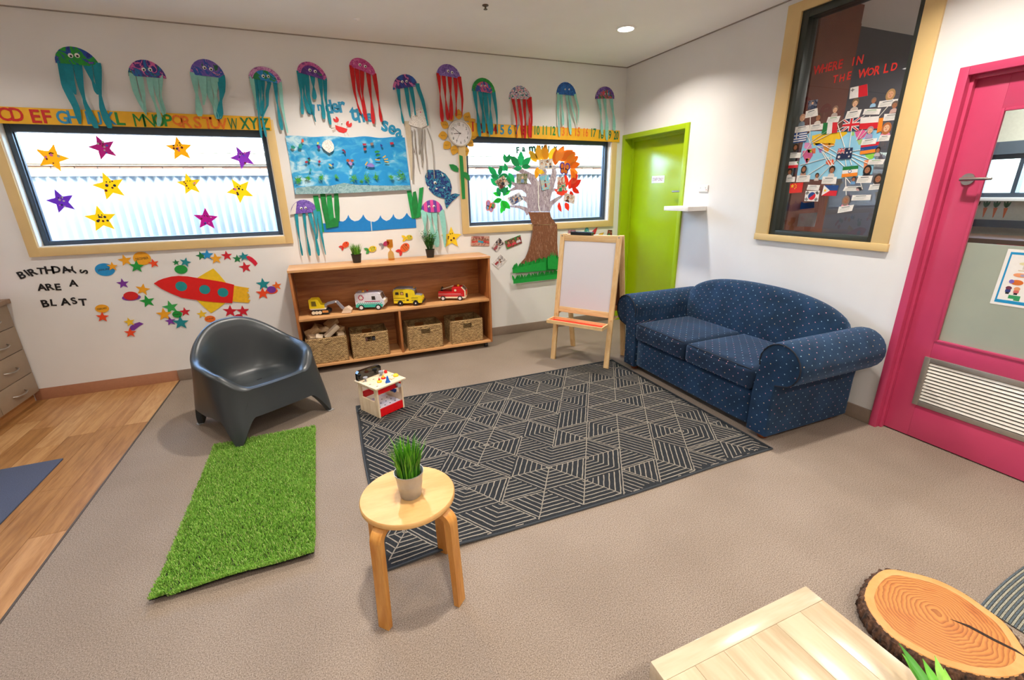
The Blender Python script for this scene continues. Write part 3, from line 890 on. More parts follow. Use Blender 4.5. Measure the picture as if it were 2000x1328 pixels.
# ------------------------------------------------------------ moulded armchair
def armchair():
    t = thing('armchair', 'dark grey moulded plastic armchair standing partly on the green turf', 'armchair', (-3.78, -1.10, 0), radians(32))
    m = mat('charcoal_plastic', '#303538', .36, var=.02, vs=6, bump=.03, bs=600)
    n = 144
    def se(a, b_, e, ph):
        c, s = cos(ph), sin(ph)
        return Vector((a * abs(s) ** (2 / e) * (1 if s >= 0 else -1), -b_ * abs(c) ** (2 / e) * (1 if c >= 0 else -1)))
    rings = []
    def h(ph):
        d = abs(((ph + pi) % (2 * pi)) - pi) * 180 / pi
        z = .362
        z += .10 * smooth01((d - 23) / 42)
        z += .045 * smooth01((d - 56) / 44)
        z += .195 * smooth01((d - 94) / 84)
        return z
    def rim(ph):
        q = se(.352, .30, 2.9 if abs(((ph + pi) % (2 * pi)) - pi) < pi / 2 else 2.35, ph)
        d = abs(((ph + pi) % (2 * pi)) - pi) * 180 / pi
        q.y += .015
        q.y += .03 * smooth01((d - 110) / 60)
        return q
    inner = [(.02, 0, 0), (.25, 0, 0), (.45, .0, 0), (.54, .012, 0), (.61, .05, 0), (.665, .13, 0), (.71, .27, 0), (.75, .46, 0), (.79, .67, 0), (.83, .84, 0), (.875, .945, 0), (.92, .992, 0), (.96, 1, 0)]
    zc = .298
    for fr, k, _ in inner:
        row = []
        for i in range(n):
            ph = 2 * pi * i / n
            q = rim(ph) * fr
            q.y -= .02 * (1 - fr)
            hh = h(ph)
            seat = zc + .024 * smooth01(-q.y / .25) - .012 * smooth01(q.y / .25)
            row.append((q.x, q.y, seat + (hh - seat) * k))
        rings.append(row)
    # outer skirt
    def zb(ph):
        q = se(1, 1, 6, ph)
        a = abs(q.x); b_ = abs(q.y)
        lg = smooth01((min(a, b_) - .66) / .24)
        front = abs(((ph + pi) % (2 * pi)) - pi) < pi / 2
        arch = .175 if q.y < 0 else .16
        return arch * (1 - lg)
    for tt in (0.015, .035, .065, .12, .2, .3, .42, .54, .66, .78, .9, 1):
        row = []
        for i in range(n):
            ph = 2 * pi * i / n
            hh = h(ph); z1 = zb(ph)
            a0 = rim(ph) * (.985 if tt < .02 else 1.0)
            g = se(.372, .342, 5.5, ph)
            z = hh + (z1 - hh) * tt - (.002 if tt < .02 else 0)
            w_ = smooth01((1 - z / hh) * 1.0) * .55 + (1 - z / hh) * .45
            if tt >= .035: a0 = a0 * 1.012
            q = a0.lerp(g, max(0, min(1, w_)))
            row.append((q.x, q.y, z))
        rings.append(row)
    for off, up in ((.93, 0), (.925, .05), (.9, .14)):
        row = []
        for i in range(n):
            ph = 2 * pi * i / n
            g = se(.372, .342, 5.5, ph)
            base = Vector(rings[len(inner) + 11][i][:2])
            q = base * off
            row.append((q.x, q.y, min(zb(ph) + up, .28)))
        rings.append(row)
    mb = MB()
    P = [list(r_) for r_ in rings]
    mb.grid(P, closed_v=True)
    mb.f.append(tuple(range(n))); mb.mi.append(0)
    mb.build('shell', m, t, ang=1.2)
    MB().box(-.018, .018, -.005, .003, .2975, .2995).build('drain_slot', mat('drain_dark', '#141414', .6), t, smooth=False)
    for sx_ in (-1, 1):
        for sy_ in (-1, 1):
            MB().box(sx_ * .322 - .022, sx_ * .322 + .022, sy_ * .297 - .02, sy_ * .297 + .02, .0, .006, .003).build('foot_pad', mat('grey_foot_pad', '#8e8d8a', .5), t)
    return t
armchair()

# ------------------------------------------------------------ artificial turf
tx0, tx1, ty0, ty1 = -4.055, -3.452, -2.70, -1.42
tf = thing('turf_mat', 'strip of bright green artificial grass lying on the carpet under the chair', 'turf', (-3.75, -2.06, 0))
def turf_z(u, v):
    z = .0
    if v < .06: z += .028 * (1 - v / .06) ** 1.5 * (.25 + .75 * smooth01((1 - abs(u - .5) * 1.7)))
    if v < .05 and u > .7: z += .016 * smooth01((u - .7) / .3)
    if u < .1 and v < .08: z += .012
    return z
P = []
Q = []
for i in range(25):
    v = i / 24
    P.append([(tx0 + 3.75 + (tx1 - tx0) * j / 12, ty0 + 2.06 + (ty1 - ty0) * v, .006 + turf_z(j / 12, v)) for j in range(13)])
b1 = MB().grid(P)
b1.grid([[(a, b_, c - .005) for a, b_, c in row] for row in P])
b1.build('backing', mat('turf_backing', '#211d1a', .9), tf, smooth=False)
R = random.Random(2)
TG = [mat('turf_blade_a', '#85b843', .6), mat('turf_blade_b', '#a5d162', .6), mat('turf_blade_c', '#6fa437', .6), mat('turf_blade_d', '#bccd7c', .6)]
v_ = []; f_ = []; mi_ = []
for i in range(52000):
    u = R.random(); v = R.random()
    e = R.random()
    if e < .03: v = R.random() * .012
    elif e < .05: u = R.choice((R.random() * .012, 1 - R.random() * .012))
    x = tx0 + 3.75 + (tx1 - tx0) * u; y = ty0 + 2.06 + (ty1 - ty0) * v; z = .006 + turf_z(u, v)
    a = R.uniform(0, 2 * pi); w = .0019; hh = R.uniform(.011, .019)
    lx, ly = R.uniform(-.008, .008), R.uniform(-.008, .008)
    k = len(v_)
    v_ += [(x - w * cos(a), y - w * sin(a), z), (x + w * cos(a), y + w * sin(a), z), (x + lx + w * .7 * cos(a), y + ly + w * .7 * sin(a), z + hh), (x + lx - w * .7 * cos(a), y + ly - w * .7 * sin(a), z + hh)]
    f_.append((k, k + 1, k + 2, k + 3)); mi_.append(R.choices((0, 1, 2, 3), (4, 3, 3, 1))[0])
me = bpy.data.meshes.new('grass_pile'); me.from_pydata(v_, [], f_)
for m in TG: me.materials.append(m)
me.polygons.foreach_set('material_index', mi_); me.update()
o = link('grass_pile', me, tf); o['kind'] = 'stuff'

# ------------------------------------------------------------ patterned rug
rx0, rx1, ry0, ry1 = -3.172, -.862, -2.905, -1.215
rg = thing('patterned_rug', 'large charcoal rug with cream striped triangles in front of the sofa', 'rug', (-2.0, -2.06, 0))
def rug_z(x, y):
    u = (x - rx0) / (rx1 - rx0); v = (y - ry0) / (ry1 - ry0)
    return .012 * smooth01(1 - abs(u - .12) / .12) * smooth01(1 - v / .05)
def rug_wob(x, y):
    u = (x - rx0) / (rx1 - rx0); v = (y - ry0) / (ry1 - ry0)
    return Vector((x + .006 * sin(v * 7 + 1) * (1 - u), y + .012 * sin(u * 9) * (1 - v) * .6 + .03 * max(0, .14 - u) / .14 * (1 - v) * 0, 0))
P = []; 
nu, nv = 60, 40
top = []
for i in range(nv + 1):
    row = []
    for j in range(nu + 1):
        x = rx0 + (rx1 - rx0) * j / nu; y = ry0 + (ry1 - ry0) * i / nv
        q = rug_wob(x, y); row.append((q.x + 2.0, q.y + 2.06, .0085 + rug_z(x, y)))
    top.append(row)
mb = MB().grid(top)
bot = [[(a, b_, c - .008) for a, b_, c in row] for row in top]
mb.grid(bot)
for A, B_ in ((top[0], bot[0]), (top[-1], bot[-1]), ([r_[0] for r_ in top], [r_[0] for r_ in bot]), ([r_[-1] for r_ in top], [r_[-1] for r_ in bot])):
    mb.grid([A, B_])
M_RUGD = mat('rug_charcoal', '#303235', .95, var=.25, vs=260, bump=.4, bs=500, spec=.1)
M_RUGL = mat('rug_cream', '#928a7e', .95, var=.15, vs=260, spec=.1)
mb.build('rug_ground', M_RUGD, rg, smooth=False)
# woven border binding
bd = MB()
edge = [top[0][j] for j in range(nu + 1)] + [top[i][nu] for i in range(1, nv + 1)] + [top[nv][j] for j in range(nu - 1, -1, -1)] + [top[i][0] for i in range(nv - 1, -1, -1)]
bd.tube([(a, b_, c - .003) for a, b_, c in edge], .006, 6)
bd.build('binding', mat('rug_binding', '#34383c', .9), rg)
# striped triangles
lines = MB()
R = random.Random(9)
def clip_line(tri, d, off):
    """segment of the line {p: n.p = off} inside triangle"""
    nn = Vector((-d.y, d.x))
    pts = []
    for i in range(3):
        a, b_ = tri[i], tri[(i + 1) % 3]
        fa = nn.dot(a) - off; fb = nn.dot(b_) - off
        if fa * fb < 0: pts.append(a + (b_ - a) * (fa / (fa - fb)))
    return pts if len(pts) == 2 else None
inx = lambda q: rx0 + .012 < q.x < rx1 - .012 and ry0 + .012 < q.y < ry1 - .012
def rug_line(a, b_, w):
    n = max(2, int((b_ - a).length / .02))
    d = (b_ - a).normalized(); s = Vector((-d.y, d.x))
    prev = None
    for k in range(n + 1):
        q = a + (b_ - a) * (k / n) + s * R.uniform(-.0012, .0012)
        if not inx(q): prev = None; continue
        g = rug_wob(q.x, q.y); z = .0094 + rug_z(q.x, q.y)
        ww = w * R.uniform(.8, 1.2)
        cur = (Vector((g.x + 2.0 - s.x * ww, g.y + 2.06 - s.y * ww, z)), Vector((g.x + 2.0 + s.x * ww, g.y + 2.06 + s.y * ww, z)))
        if prev: lines.add([prev[0], prev[1], cur[1], cur[0]], [(0, 1, 2, 3)])
        prev = cur
sxr, syr = .2455, .187
def latt(a, j): return Vector((-2.445 + a * sxr + j * sxr / 2, -2.145 + j * syr))
D = [Vector((1, 0)), Vector((.123, .187)).normalized(), Vector((-.123, .187)).normalized()]
dirs = {}
cells = []
for j in range(-6, 8):
    for a in range(-14, 14):
        for vv in (((a, j), (a + 1, j), (a, j + 1)), ((a + 1, j), (a + 1, j + 1), (a, j + 1))):
            cx_ = (latt(*vv[0]) + latt(*vv[1]) + latt(*vv[2])) / 3
            if not (rx0 - .2 < cx_.x < rx1 + .2 and ry0 - .2 < cx_.y < ry1 + .2): continue
            prev = [dirs[k] for k in dirs if len(set(k) & set(vv)) == 2]
            k = R.choices((0, 1, 2), (.36, .38, .26))[0]
            if k in prev and R.random() < .8:
                k = R.choice([q for q in (0, 1, 2) if q not in prev] or [k])
            dirs[vv] = k; cells.append(vv)
edges = {}
for vv in cells:
    tri = [latt(*q) for q in vv]; d = D[dirs[vv]]
    nn = Vector((-d.y, d.x)); offs = [nn.dot(q) for q in tri]
    lo, hi = min(offs), max(offs)
    for q in range(7):
        sg_ = clip_line(tri, d, lo + (hi - lo) * (q + .5) / 7)
        if sg_: rug_line(sg_[0], sg_[1], .0029)
    for e2 in range(3): edges.setdefault(tuple(sorted((vv[e2], vv[(e2 + 1) % 3]))), []).append(dirs[vv])
for (u_, w_), k in edges.items():
    if (len(set(k)) > 1 and R.random() < .6) or D[k[0]].cross((latt(*w_) - latt(*u_)).normalized()) ** 2 < .01: rug_line(latt(*u_), latt(*w_), .0027)
o = lines.build('woven_stripes', M_RUGL, rg, smooth=False, recalc=False); o['kind'] = 'stuff'

# ------------------------------------------------------------ sofa
def fabric(key, base, base2, dot=True, cell=.046):
    m, t, p = newmat(key)
    uv = N(t, 'UVMap'); 
    mp = N(t, 'Mapping'); t.links.new(uv.outputs[0], mp.inputs[0])
    mp.inputs['Scale'].default_value = (1 / cell, 1 / cell, 1)
    mp.inputs['Rotation'].default_value = (0, 0, radians(45))
    fr = N(t, 'VectorMath', operation='FRACTION'); t.links.new(mp.outputs[0], fr.inputs[0])
    fl_ = N(t, 'VectorMath', operation='FLOOR'); t.links.new(mp.outputs[0], fl_.inputs[0])
    sb = N(t, 'VectorMath', operation='SUBTRACT'); t.links.new(fr.outputs[0], sb.inputs[0]); sb.inputs[1].default_value = (.5, .5, 0)
    ab = N(t, 'VectorMath', operation='ABSOLUTE'); t.links.new(sb.outputs[0], ab.inputs[0])
    sx_ = N(t, 'SeparateXYZ'); t.links.new(ab.outputs[0], sx_.inputs[0])
    ad = N(t, 'Math', operation='MAXIMUM'); t.links.new(sx_.outputs[0], ad.inputs[0]); t.links.new(sx_.outputs[1], ad.inputs[1])
    lt = N(t, 'Math', operation='LESS_THAN'); t.links.new(ad.outputs[0], lt.inputs[0]); lt.inputs[1].default_value = .062
    wn = N(t, 'TexWhiteNoise'); t.links.new(fl_.outputs[0], wn.inputs['Vector'])
    rp = N(t, 'ValToRGB'); cr = rp.color_ramp; cr.interpolation = 'CONSTANT'
    cr.elements[0].color = hx('#8fb0c4'); cr.elements[1].position = .45; cr.elements[1].color = hx('#c98f9c')
    e = cr.elements.new(.8); e.color = hx('#c3a885')
    t.links.new(wn.outputs['Value'], rp.inputs[0])
    co = coords(t)
    no = N(t, 'TexNoise', Scale=7, Detail=4); t.links.new(co, no.inputs['Vector'])
    n2 = N(t, 'TexNoise', Scale=350, Detail=2); t.links.new(co, n2.inputs['Vector'])
    r2 = N(t, 'ValToRGB'); r2.color_ramp.elements[0].position = .35; r2.color_ramp.elements[1].position = .65
    r2.color_ramp.elements[0].color = hx(base); r2.color_ramp.elements[1].color = hx(base2)
    t.links.new(no.outputs[0], r2.inputs[0])
    mm = N(t, 'MixRGB', blend_type='OVERLAY'); mm.inputs[0].default_value = .5
    t.links.new(r2.outputs[0], mm.inputs[1]); t.links.new(n2.outputs[0], mm.inputs[2])
    mx = N(t, 'MixRGB')
    if dot: t.links.new(lt.outputs[0], mx.inputs[0])
    else: mx.inputs[0].default_value = 0
    t.links.new(mm.outputs[0], mx.inputs[1]); t.links.new(rp.outputs[0], mx.inputs[2])
    t.links.new(mx.outputs[0], p.inputs['Base Color'])
    p.inputs['Roughness'].default_value = .9
    p.inputs['Specular IOR Level'].default_value = .2
    p.inputs['Sheen Weight'].default_value = .4
    p.inputs['Sheen Tint'].default_value = hx('#86a4c8')
    bp = N(t, 'Bump', Strength=.25, Distance=.003); t.links.new(n2.outputs[0], bp.inputs['Height']); t.links.new(bp.outputs[0], p.inputs['Normal'])
    return m
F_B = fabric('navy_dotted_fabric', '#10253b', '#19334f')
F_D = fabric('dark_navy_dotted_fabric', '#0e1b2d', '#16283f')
F_PIPE = mat('navy_piping', '#0d1626', .8)
def rbox(mb, x0, x1, y0, y1, z0, z1, r_, n=10, puff=0, mi=0, puffn=0):
    hx_, hy, hz = (x1 - x0) / 2, (y1 - y0) / 2, (z1 - z0) / 2
    c = Vector(((x0 + x1) / 2, (y0 + y1) / 2, (z0 + z1) / 2))
    hs_ = (hx_, hy, hz)
    def co(q):
        p = Vector((q[0] * hx_, q[1] * hy, q[2] * hz))
        i_ = Vector([max(-(hs_[k] - r_), min(hs_[k] - r_, p[k])) for k in range(3)])
        d = p - i_
        o = i_ + (d.normalized() * r_ if d.length > 1e-6 else d)
        if q[2] > .3: o.z += puff * (1 - q[0] ** 2) * (1 - q[1] ** 2)
        if q[1] < -.3: o.y -= puffn * (1 - q[0] ** 2) * (1 - q[2] ** 2)
        return c + o
    def samp(k): 
        t = -1 + 2 * k / n
        return (1 if t >= 0 else -1) * abs(t) ** .6
    for ax in range(3):
        for sg in (-1, 1):
            P = []
            for i in range(n + 1):
                row = []
                for j in range(n + 1):
                    q = [0, 0, 0]; q[ax] = sg; q[(ax + 1) % 3] = samp(i); q[(ax + 2) % 3] = samp(j)
                    row.append(co(q))
                P.append(row)
            mb.grid(P, mi=mi)
    return mb
def weld(o, d=.0005):
    bm = bmesh.new(); bm.from_mesh(o.data)
    bmesh.ops.remove_doubles(bm, verts=bm.verts, dist=d)
    bmesh.ops.recalc_face_normals(bm, faces=bm.faces)
    for f in bm.faces: f.smooth = True
    bm.to_mesh(o.data); bm.free()
    me = o.data
    uv = me.uv_layers.get('uv') or me.uv_layers.new(name='uv')
    for p in me.polygons:
        n = p.normal; ax = max(range(3), key=lambda k: abs(n[k]))
        for li in p.loop_indices:
            c = me.vertices[me.loops[li].vertex_index].co
            uv.data[li].uv = ((c.y, c.z), (c.x, c.z), (c.x, c.y))[ax]
    return o
so_ = thing('sofa', 'navy blue two seat sofa with tiny dots and rolled arms by the right wall', 'sofa', (-.44, -2.105, 0), radians(-90))
o = rbox(MB(), -.60, .60, -.385, .36, .05, .30, .015, 8).build('seat_base', F_B, so_); weld(o)
for s in (-1, 1):
    def X(v): return s * v
    # rolled arm: body slab + roll, one lofted profile
    prof = []
    cx_, cz_, rr_ = .742, .53, .135
    prof += [(.585, .045), (.585, .30), (.60, .45)]
    for k in range(17):
        a = radians(195 - 250 * k / 16)
        prof.append((cx_ + rr_ * cos(a), cz_ + rr_ * sin(a)))
    prof += [(.735, .395), (.728, .3), (.728, .045)]
    ys = [-.41, -.405, -.385, -.2, 0, .2, .34, .358, .362]
    sc = [.93, .975, 1, 1, 1, 1, 1, .985, .95]
    ctr = (.67, .40)
    mb = MB()
    P = []
    for y, k in zip(ys, sc):
        P.append([(X(ctr[0] + (a - ctr[0]) * k), y, ctr[1] + (b_ - ctr[1]) * (k if b_ > .1 else 1) if b_ > .1 else b_) for a, b_ in prof])
    mb.grid(P, closed_v=True)
    n = len(prof)
    mb.f.append(tuple(range(n))); mb.mi.append(0)
    mb.f.append(tuple(range(len(mb.v) - n, len(mb.v)))); mb.mi.append(0)
    o = mb.build('arm', F_B, so_, ang=.9, boxuv=True)
    # uv of the roll follows the surface
    me = o.data; uv = me.uv_layers['uv']
    for p in me.polygons:
        if abs(p.normal.y) < .7:
            for li in p.loop_indices:
                c = me.vertices[me.loops[li].vertex_index].co
                a = atan2(c.z - cz_, abs(c.x) - cx_)
                if c.z > .40: uv.data[li].uv = (a * rr_, c.y)
    pp = [(X(ctr[0] + (a - ctr[0]) * .965), -.4105, ctr[1] + (b_ - ctr[1]) * .965) for a, b_ in prof[3:-2]]
    MB().tube(pp, .0045, 6).build('piping', F_PIPE, so_)
    MB().lathe([(.028, .0), (.034, .018), (.032, .045)], 18, M=Matrix.Translation((X(.66), -.34, 0))).build('foot', wood('sofa_foot_wood', '#6b3216', '#8a4a24', 2, 5), so_)
    MB().lathe([(.028, .0), (.034, .018), (.032, .045)], 18, M=Matrix.Translation((X(.66), .28, 0))).build('foot', wood('sofa_foot_wood', '#6b3216', '#8a4a24', 2, 5), so_)
    x0, x1 = (X(.003), X(.582)) if s > 0 else (X(.582), X(.003))
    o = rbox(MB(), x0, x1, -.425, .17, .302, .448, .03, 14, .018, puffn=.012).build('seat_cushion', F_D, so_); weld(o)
    q = MB()
    q.tube([(x0 + .02, -.412, .441), (x0 + (x1 - x0) * .25, -.422, .4455), ((x0 + x1) / 2, -.425, .447), (x0 + (x1 - x0) * .75, -.422, .4455), (x1 - .02, -.412, .441)], .0035, 6)
    q.build('piping', F_PIPE, o)
# arched back
P = []
nx = 40
for i in range(nx + 1):
    u = -1 + 2 * i / nx
    x = .69 * u
    zt = .60 + .225 * sqrt(max(0, 1 - abs(u) ** 2.4)) ** .9
    end = sqrt(max(0, 1 - abs(u) ** 14))
    row = []
    y0b, y0t, yb = .13, .185, .375
    th = .07 * end
    mid = .26
    sec = [(y0b, .30), (y0b + .005, .40), (y0b + .005, .44)]
    zt2 = zt - .075
    for k in range(6): 
        f = k / 5
        sec.append((y0b + .005 + (y0t - y0b) * f - .018 * sin(pi * f), .44 + (zt2 - .44) * f))
    for k in range(1, 9):
        a = pi - pi * k / 8
        sec.append((y0t + .005 + .0875 * (1 + cos(a)), zt2 + .075 * sin(a)))
    sec += [(yb - .01, .5), (yb - .005, .30)]
    for (a, b_) in sec:
        row.append((x, mid + (a - mid) * (.25 + .75 * end), b_))
    P.append(row)
mb = MB().grid(P)
n = len(P[0]); mb.f.append(tuple(range(n))); mb.mi.append(0); mb.f.append(tuple(range(nx * n, nx * n + n))); mb.mi.append(0)
o = mb.build('backrest', F_B, so_, boxuv=True, ang=1.0)
me = o.data; uv = me.uv_layers['uv']
cum = [0]
for k in range(1, n): cum.append(cum[-1] + (Vector(P[nx // 2][k]) - Vector(P[nx // 2][k - 1])).length)
for p in me.polygons:
    if abs(p.normal.x) < .85 and len(p.vertices) == 4:
        for li in p.loop_indices:
            vi = me.loops[li].vertex_index
            uv.data[li].uv = (me.vertices[vi].co.x, cum[vi % n])

# ------------------------------------------------------------ round stool + pot
st = thing('round_stool', 'round birch stool with bent legs in the foreground holding a potted grass', 'stool', (-3.062, -3.03, 0), radians(-2))
BIR = wood('birch_top', '#c69657', '#d6aa6e', 0, 2.6, .35, stretch=4)
BIRL = wood('birch_leg', '#b87830', '#cf954b', 2, 4, .4)
MB().lathe([(.001, .4255), (.17, .4255), (.176, .43), (.1765, .445), (.173, .4495), (.001, .45)], 64, caps=False).build('seat', BIR, st)
for k in range(4):
    a = radians(45 + 90 * k)
    d = Vector((cos(a), sin(a), 0)); s = Vector((-sin(a), cos(a), 0))
    path = [d * .075 + Vector((0, 0, .412)), d * .14 + Vector((0, 0, .412))]
    for q in range(1, 8):
        b_ = pi / 2 * q / 7
        path.append(d * (.145 + .042 * sin(b_)) + Vector((0, 0, .37 + .042 * cos(b_))))
    path += [d * .19 + Vector((0, 0, .25)), d * .195 + Vector((0, 0, .12)), d * .2 + Vector((0, 0, .0005))]
    MB().strip(path, .046, .023, s).build('leg', BIRL, st)
pt = thing('potted_grass', 'bright green grass in a small silver bucket on the round stool', 'plant', (-3.052, -3.045, .4505))
GAL = mat('galvanised_metal', '#aeb0b4', .36, metal=.55, var=.05, vs=20)
MB().lathe([(.001, 0), (.037, 0), (.0385, .002), (.0455, .05), (.0462, .052), (.0462, .055), (.0458, .058), (.0464, .06), (.0464, .063), (.0462, .066), (.0525, .098), (.0545, .1005), (.0545, .1035), (.052, .1035), (.05, .098), (.044, .085), (.001, .085)], 40, caps=False).build('bucket', GAL, pt)
MB().lathe([(.001, .086), (.044, .086), (.0445, .088), (.001, .088)], 24, caps=False).build('soil', SOIL, pt)
grass_tuft(pt, 'grass', 260, .165, .04, .05, GR, .086, 4, .0042)

# ------------------------------------------------------------ toy workbench
wb = thing('toy_workbench', 'small wooden toy workbench with red panels on the rug corner', 'toy workbench', (-2.985, -1.345, .012), radians(29))
BW_ = wood('bench_birch', '#dcc4a0', '#eedcc0', 2, 4, .5)
hw, hd = .105, .115
for s in (-1, 1):
    x0 = s * hw - .006
    mb = MB()
    # side frame with an opening
    mb.box(x0, x0 + .012, -hd, -hd + .035, 0, .225); mb.box(x0, x0 + .012, hd - .035, hd, 0, .225)
    mb.box(x0, x0 + .012, -hd + .035, hd - .035, 0, .115); mb.box(x0, x0 + .012, -hd + .035, hd - .035, .205, .225)
    mb.build('side_panel', BW_, wb, smooth=False)
MB().box(-.13, .13, -.14, .125, .226, .238, .003).build('bench_top', BW_, wb)
REDP = mat('bench_red', '#dd0a14', .35)
MB().box(-hw + .007, hw - .007, -hd, -hd + .012, .178, .222).build('front_rail', REDP, wb, smooth=False, label='red front rail')
MB().box(-hw + .007, hw - .007, -hd, -hd + .012, .005, .062).build('front_rail', REDP, wb, smooth=False, label='red lower front rail')
MB().box(-hw + .007, hw - .007, hd - .014, hd - .004, .09, .14).build('rear_rail', REDP, wb, smooth=False, label='red rear rail')
MB().box(-hw + .007, hw - .007, -hd + .012, hd - .016, .05, .058).build('tray', mat('bench_white_board', '#e6e0e6', .5), wb, smooth=False)
mb = MB()
for i in range(4):
    for j in range(3): mb.lathe([(.006, .058), (.006, .0586)], 10, M=Matrix.Translation((-.07 + .045 * i, -.07 + .05 * j, 0)))
o = mb.build('peg_holes', mat('hole_dark', '#3b3a40', .7), wb); o['kind'] = 'stuff'
mb = MB()
for i, j in ((-.09, -.1), (-.1, -.03), (-.1, .05), (-.03, .03), (.0, .09), (.05, -.06), (.1, .05), (.1, -.02), (-.02, -.11), (.02, .03), (-.05, .08), (.085, .1)):
    mb.box(i - .008, i + .008, j - .003, j + .003, .2381, .2386)
o = mb.build('peg_holes', mat('hole_dark', '#3b3a40', .7), wb, smooth=False); o['kind'] = 'stuff'
mb = MB()
mb.prism([(-.1, 0), (.1, 0), (.1, .055), (.085, .07), (-.085, .07), (-.1, .055)], .085, .113, 'y', M=Matrix.Translation((-.02, 0, .2385)))
mb.build('back_board', mat('bench_black_gloss', '#141211', .15, coat=.5), wb)
def peg(name, x, y, prof, m): MB().lathe([(r_, .2385 + z) for r_, z in prof], 16, M=Matrix.Translation((x, y, 0))).build(name, m, wb)
YP = mat('peg_yellow', '#f0c916', .4); BP = mat('peg_blue', '#1261c4', .4); GP = mat('peg_grey', '#9c9fa8', .4)
peg('nut', -.035, -.05, [(.018, 0), (.018, .01), (.012, .014)], YP); peg('bolt', -.035, -.05, [(.006, .0145), (.007, .026), (.003, .03)], REDP)
peg('cone', .0, -.1, [(.019, 0), (.01, .02), (.006, .04), (.002, .05)], BP)
peg('nut', .02, -.02, [(.016, 0), (.016, .01)], REDP); peg('bolt', .02, -.02, [(.01, .0105), (.004, .026)], YP)
peg('screw', -.085, .045, [(.006, 0), (.006, .02), (.016, .022), (.016, .032)], GP); peg('screw', .05, .045, [(.008, 0), (.008, .016), (.018, .018), (.018, .034)], GP)
peg('nut', .105, -.055, [(.02, 0), (.02, .01), (.01, .018)], YP); peg('nut', .1, .06, [(.012, 0), (.012, .016)], REDP)
MB().box(.03, .058, -.095, -.01, .2388, .2468, .003, M=Matrix.Rotation(radians(8), 4, 'Z')).build('wooden_strip', BW_, wb)
MB().cyl((.065, -hd - .03, .2), (.065, -hd, .2), .015, 16).build('vice_knob', GP, wb)
MB().cyl((.03, -hd - .016, .168), (.03, -hd + .03, .168), .014, 16).build('vice_screw', mat('peg_navy', '#122a66', .4), wb)

# ------------------------------------------------------------ easel
PINE = wood('pine', '#d5ab72', '#e6c592', 2, 3.4, .5)
PINEX = wood('pine_cross', '#d5ab72', '#e6c592', 0, 3.4, .5)
# local x along the front frame (left to right), local -y towards the viewer
ez = thing('easel', 'child size pine easel with a white drawing board beside the green door', 'easel', (-1.197, -1.1565, 0), atan2(-.485, .324))
hw = .2915
zt = 1.157
lean = .165
def fb(name, x0, x1, z0, z1, th=.022, y_off=0, m=PINE, front=True, bev=.002, label=None, parent=None):
    """bar lying in the leaning front (or rear) frame plane"""
    if front: ya, yb = 0, lean
    else: ya, yb = 2 * lean + .10, lean + .045
    ang = atan2(yb - ya, zt)
    sc = sqrt(1 + ((yb - ya) / zt) ** 2)
    M = Matrix.Translation((0, ya, 0)) @ Matrix.Rotation(-ang, 4, 'X')
    return MB().box(x0, x1, y_off, y_off + th, z0 * sc, z1 * sc, bev, M=M).build(name, m, parent or ez, label=label)
fb('leg', -hw, -hw + .045, 0.0, zt); fb('leg', hw - .045, hw, .012, zt + .002)
fb('top_rail', -hw + .046, hw - .046, zt - .055, zt - .004, .02, .001, PINEX)
fb('bottom_rail', -hw + .046, hw - .046, .46, .51, .02, .001, PINEX)
fb('whiteboard', -hw + .044, hw - .044, .508, zt - .053, .006, .008, mat('whiteboard_gloss', '#dedbe0', .25, var=.004, vs=3), label='white drawing board')
fb('leg', -hw, -hw + .045, .0, zt, front=False); fb('leg', hw - .045, hw, .0, zt, front=False)
fb('top_rail', -hw + .046, hw - .046, zt - .055, zt - .004, .02, .001, PINEX, front=False)
fb('bottom_rail', -hw + .046, hw - .046, .46, .51, .02, .001, wood('dark_pine', '#a85f2c', '#c27a42', 0, 3.4), front=False)
fb('chalkboard', -hw + .044, hw - .044, .508, zt - .053, .006, .008, mat('chalkboard_brown', '#6d3d22', .6), front=False, label='brown rear board')
for s in (-1, 1):
    x = s * (hw - .022)
    MB().cyl((x, lean - .01, zt - .012), (x, lean + .07, zt - .012), .006, 10).build('hinge', M_STEEL, ez)
    MB().box(x - .008, x + .008, .05, 2 * lean + .08, .432, .446).build('side_stay', PINE, ez, smooth=False)
MB().cyl((-hw + .03, .22, .439), (hw - .03, .22, .439), .007, 10).build('paper_rod', mat('rod_grey', '#a89aa0', .5), ez)
tr = MB()
tr.box(-hw + .01, hw - .03, -.10, -.088, .385, .415); tr.box(-hw + .01, hw - .03, .03, .042, .385, .415)
tr.box(-hw + .01, -hw + .022, -.088, .03, .385, .415); tr.box(hw - .042, hw - .03, -.088, .03, .385, .415)
ty = tr.build('tray', PINEX, ez, smooth=False)
MB().box(-hw + .022, hw - .042, -.088, .03, .387, .392).build('tray_liner', mat('tray_red', '#ef2a17', .45), ty, smooth=False, label='red tray liner')
ezM = ez.matrix_basis
def on_easel(x, y, z): return Matrix.Translation(ez.location) @ Matrix.Rotation(ez.rotation_euler.z, 4, 'Z') @ Vector((x, y, z))
q = on_easel(-.09, lean + .035, zt - .004)
bt = thing('black_tray', 'shallow black plastic tray lying on top of the easel', 'tray', q, ez.rotation_euler.z)
mb = MB()
mb.box(-.1, .1, -.03, .03, 0, .004); mb.box(-.1, .1, -.03, -.026, .004, .026); mb.box(-.1, .1, .026, .03, .004, .026); mb.box(-.1, -.096, -.026, .026, .004, .026); mb.box(.096, .1, -.026, .026, .004, .026)
mb.build('tray_shell', M_BLACK, bt, smooth=False)

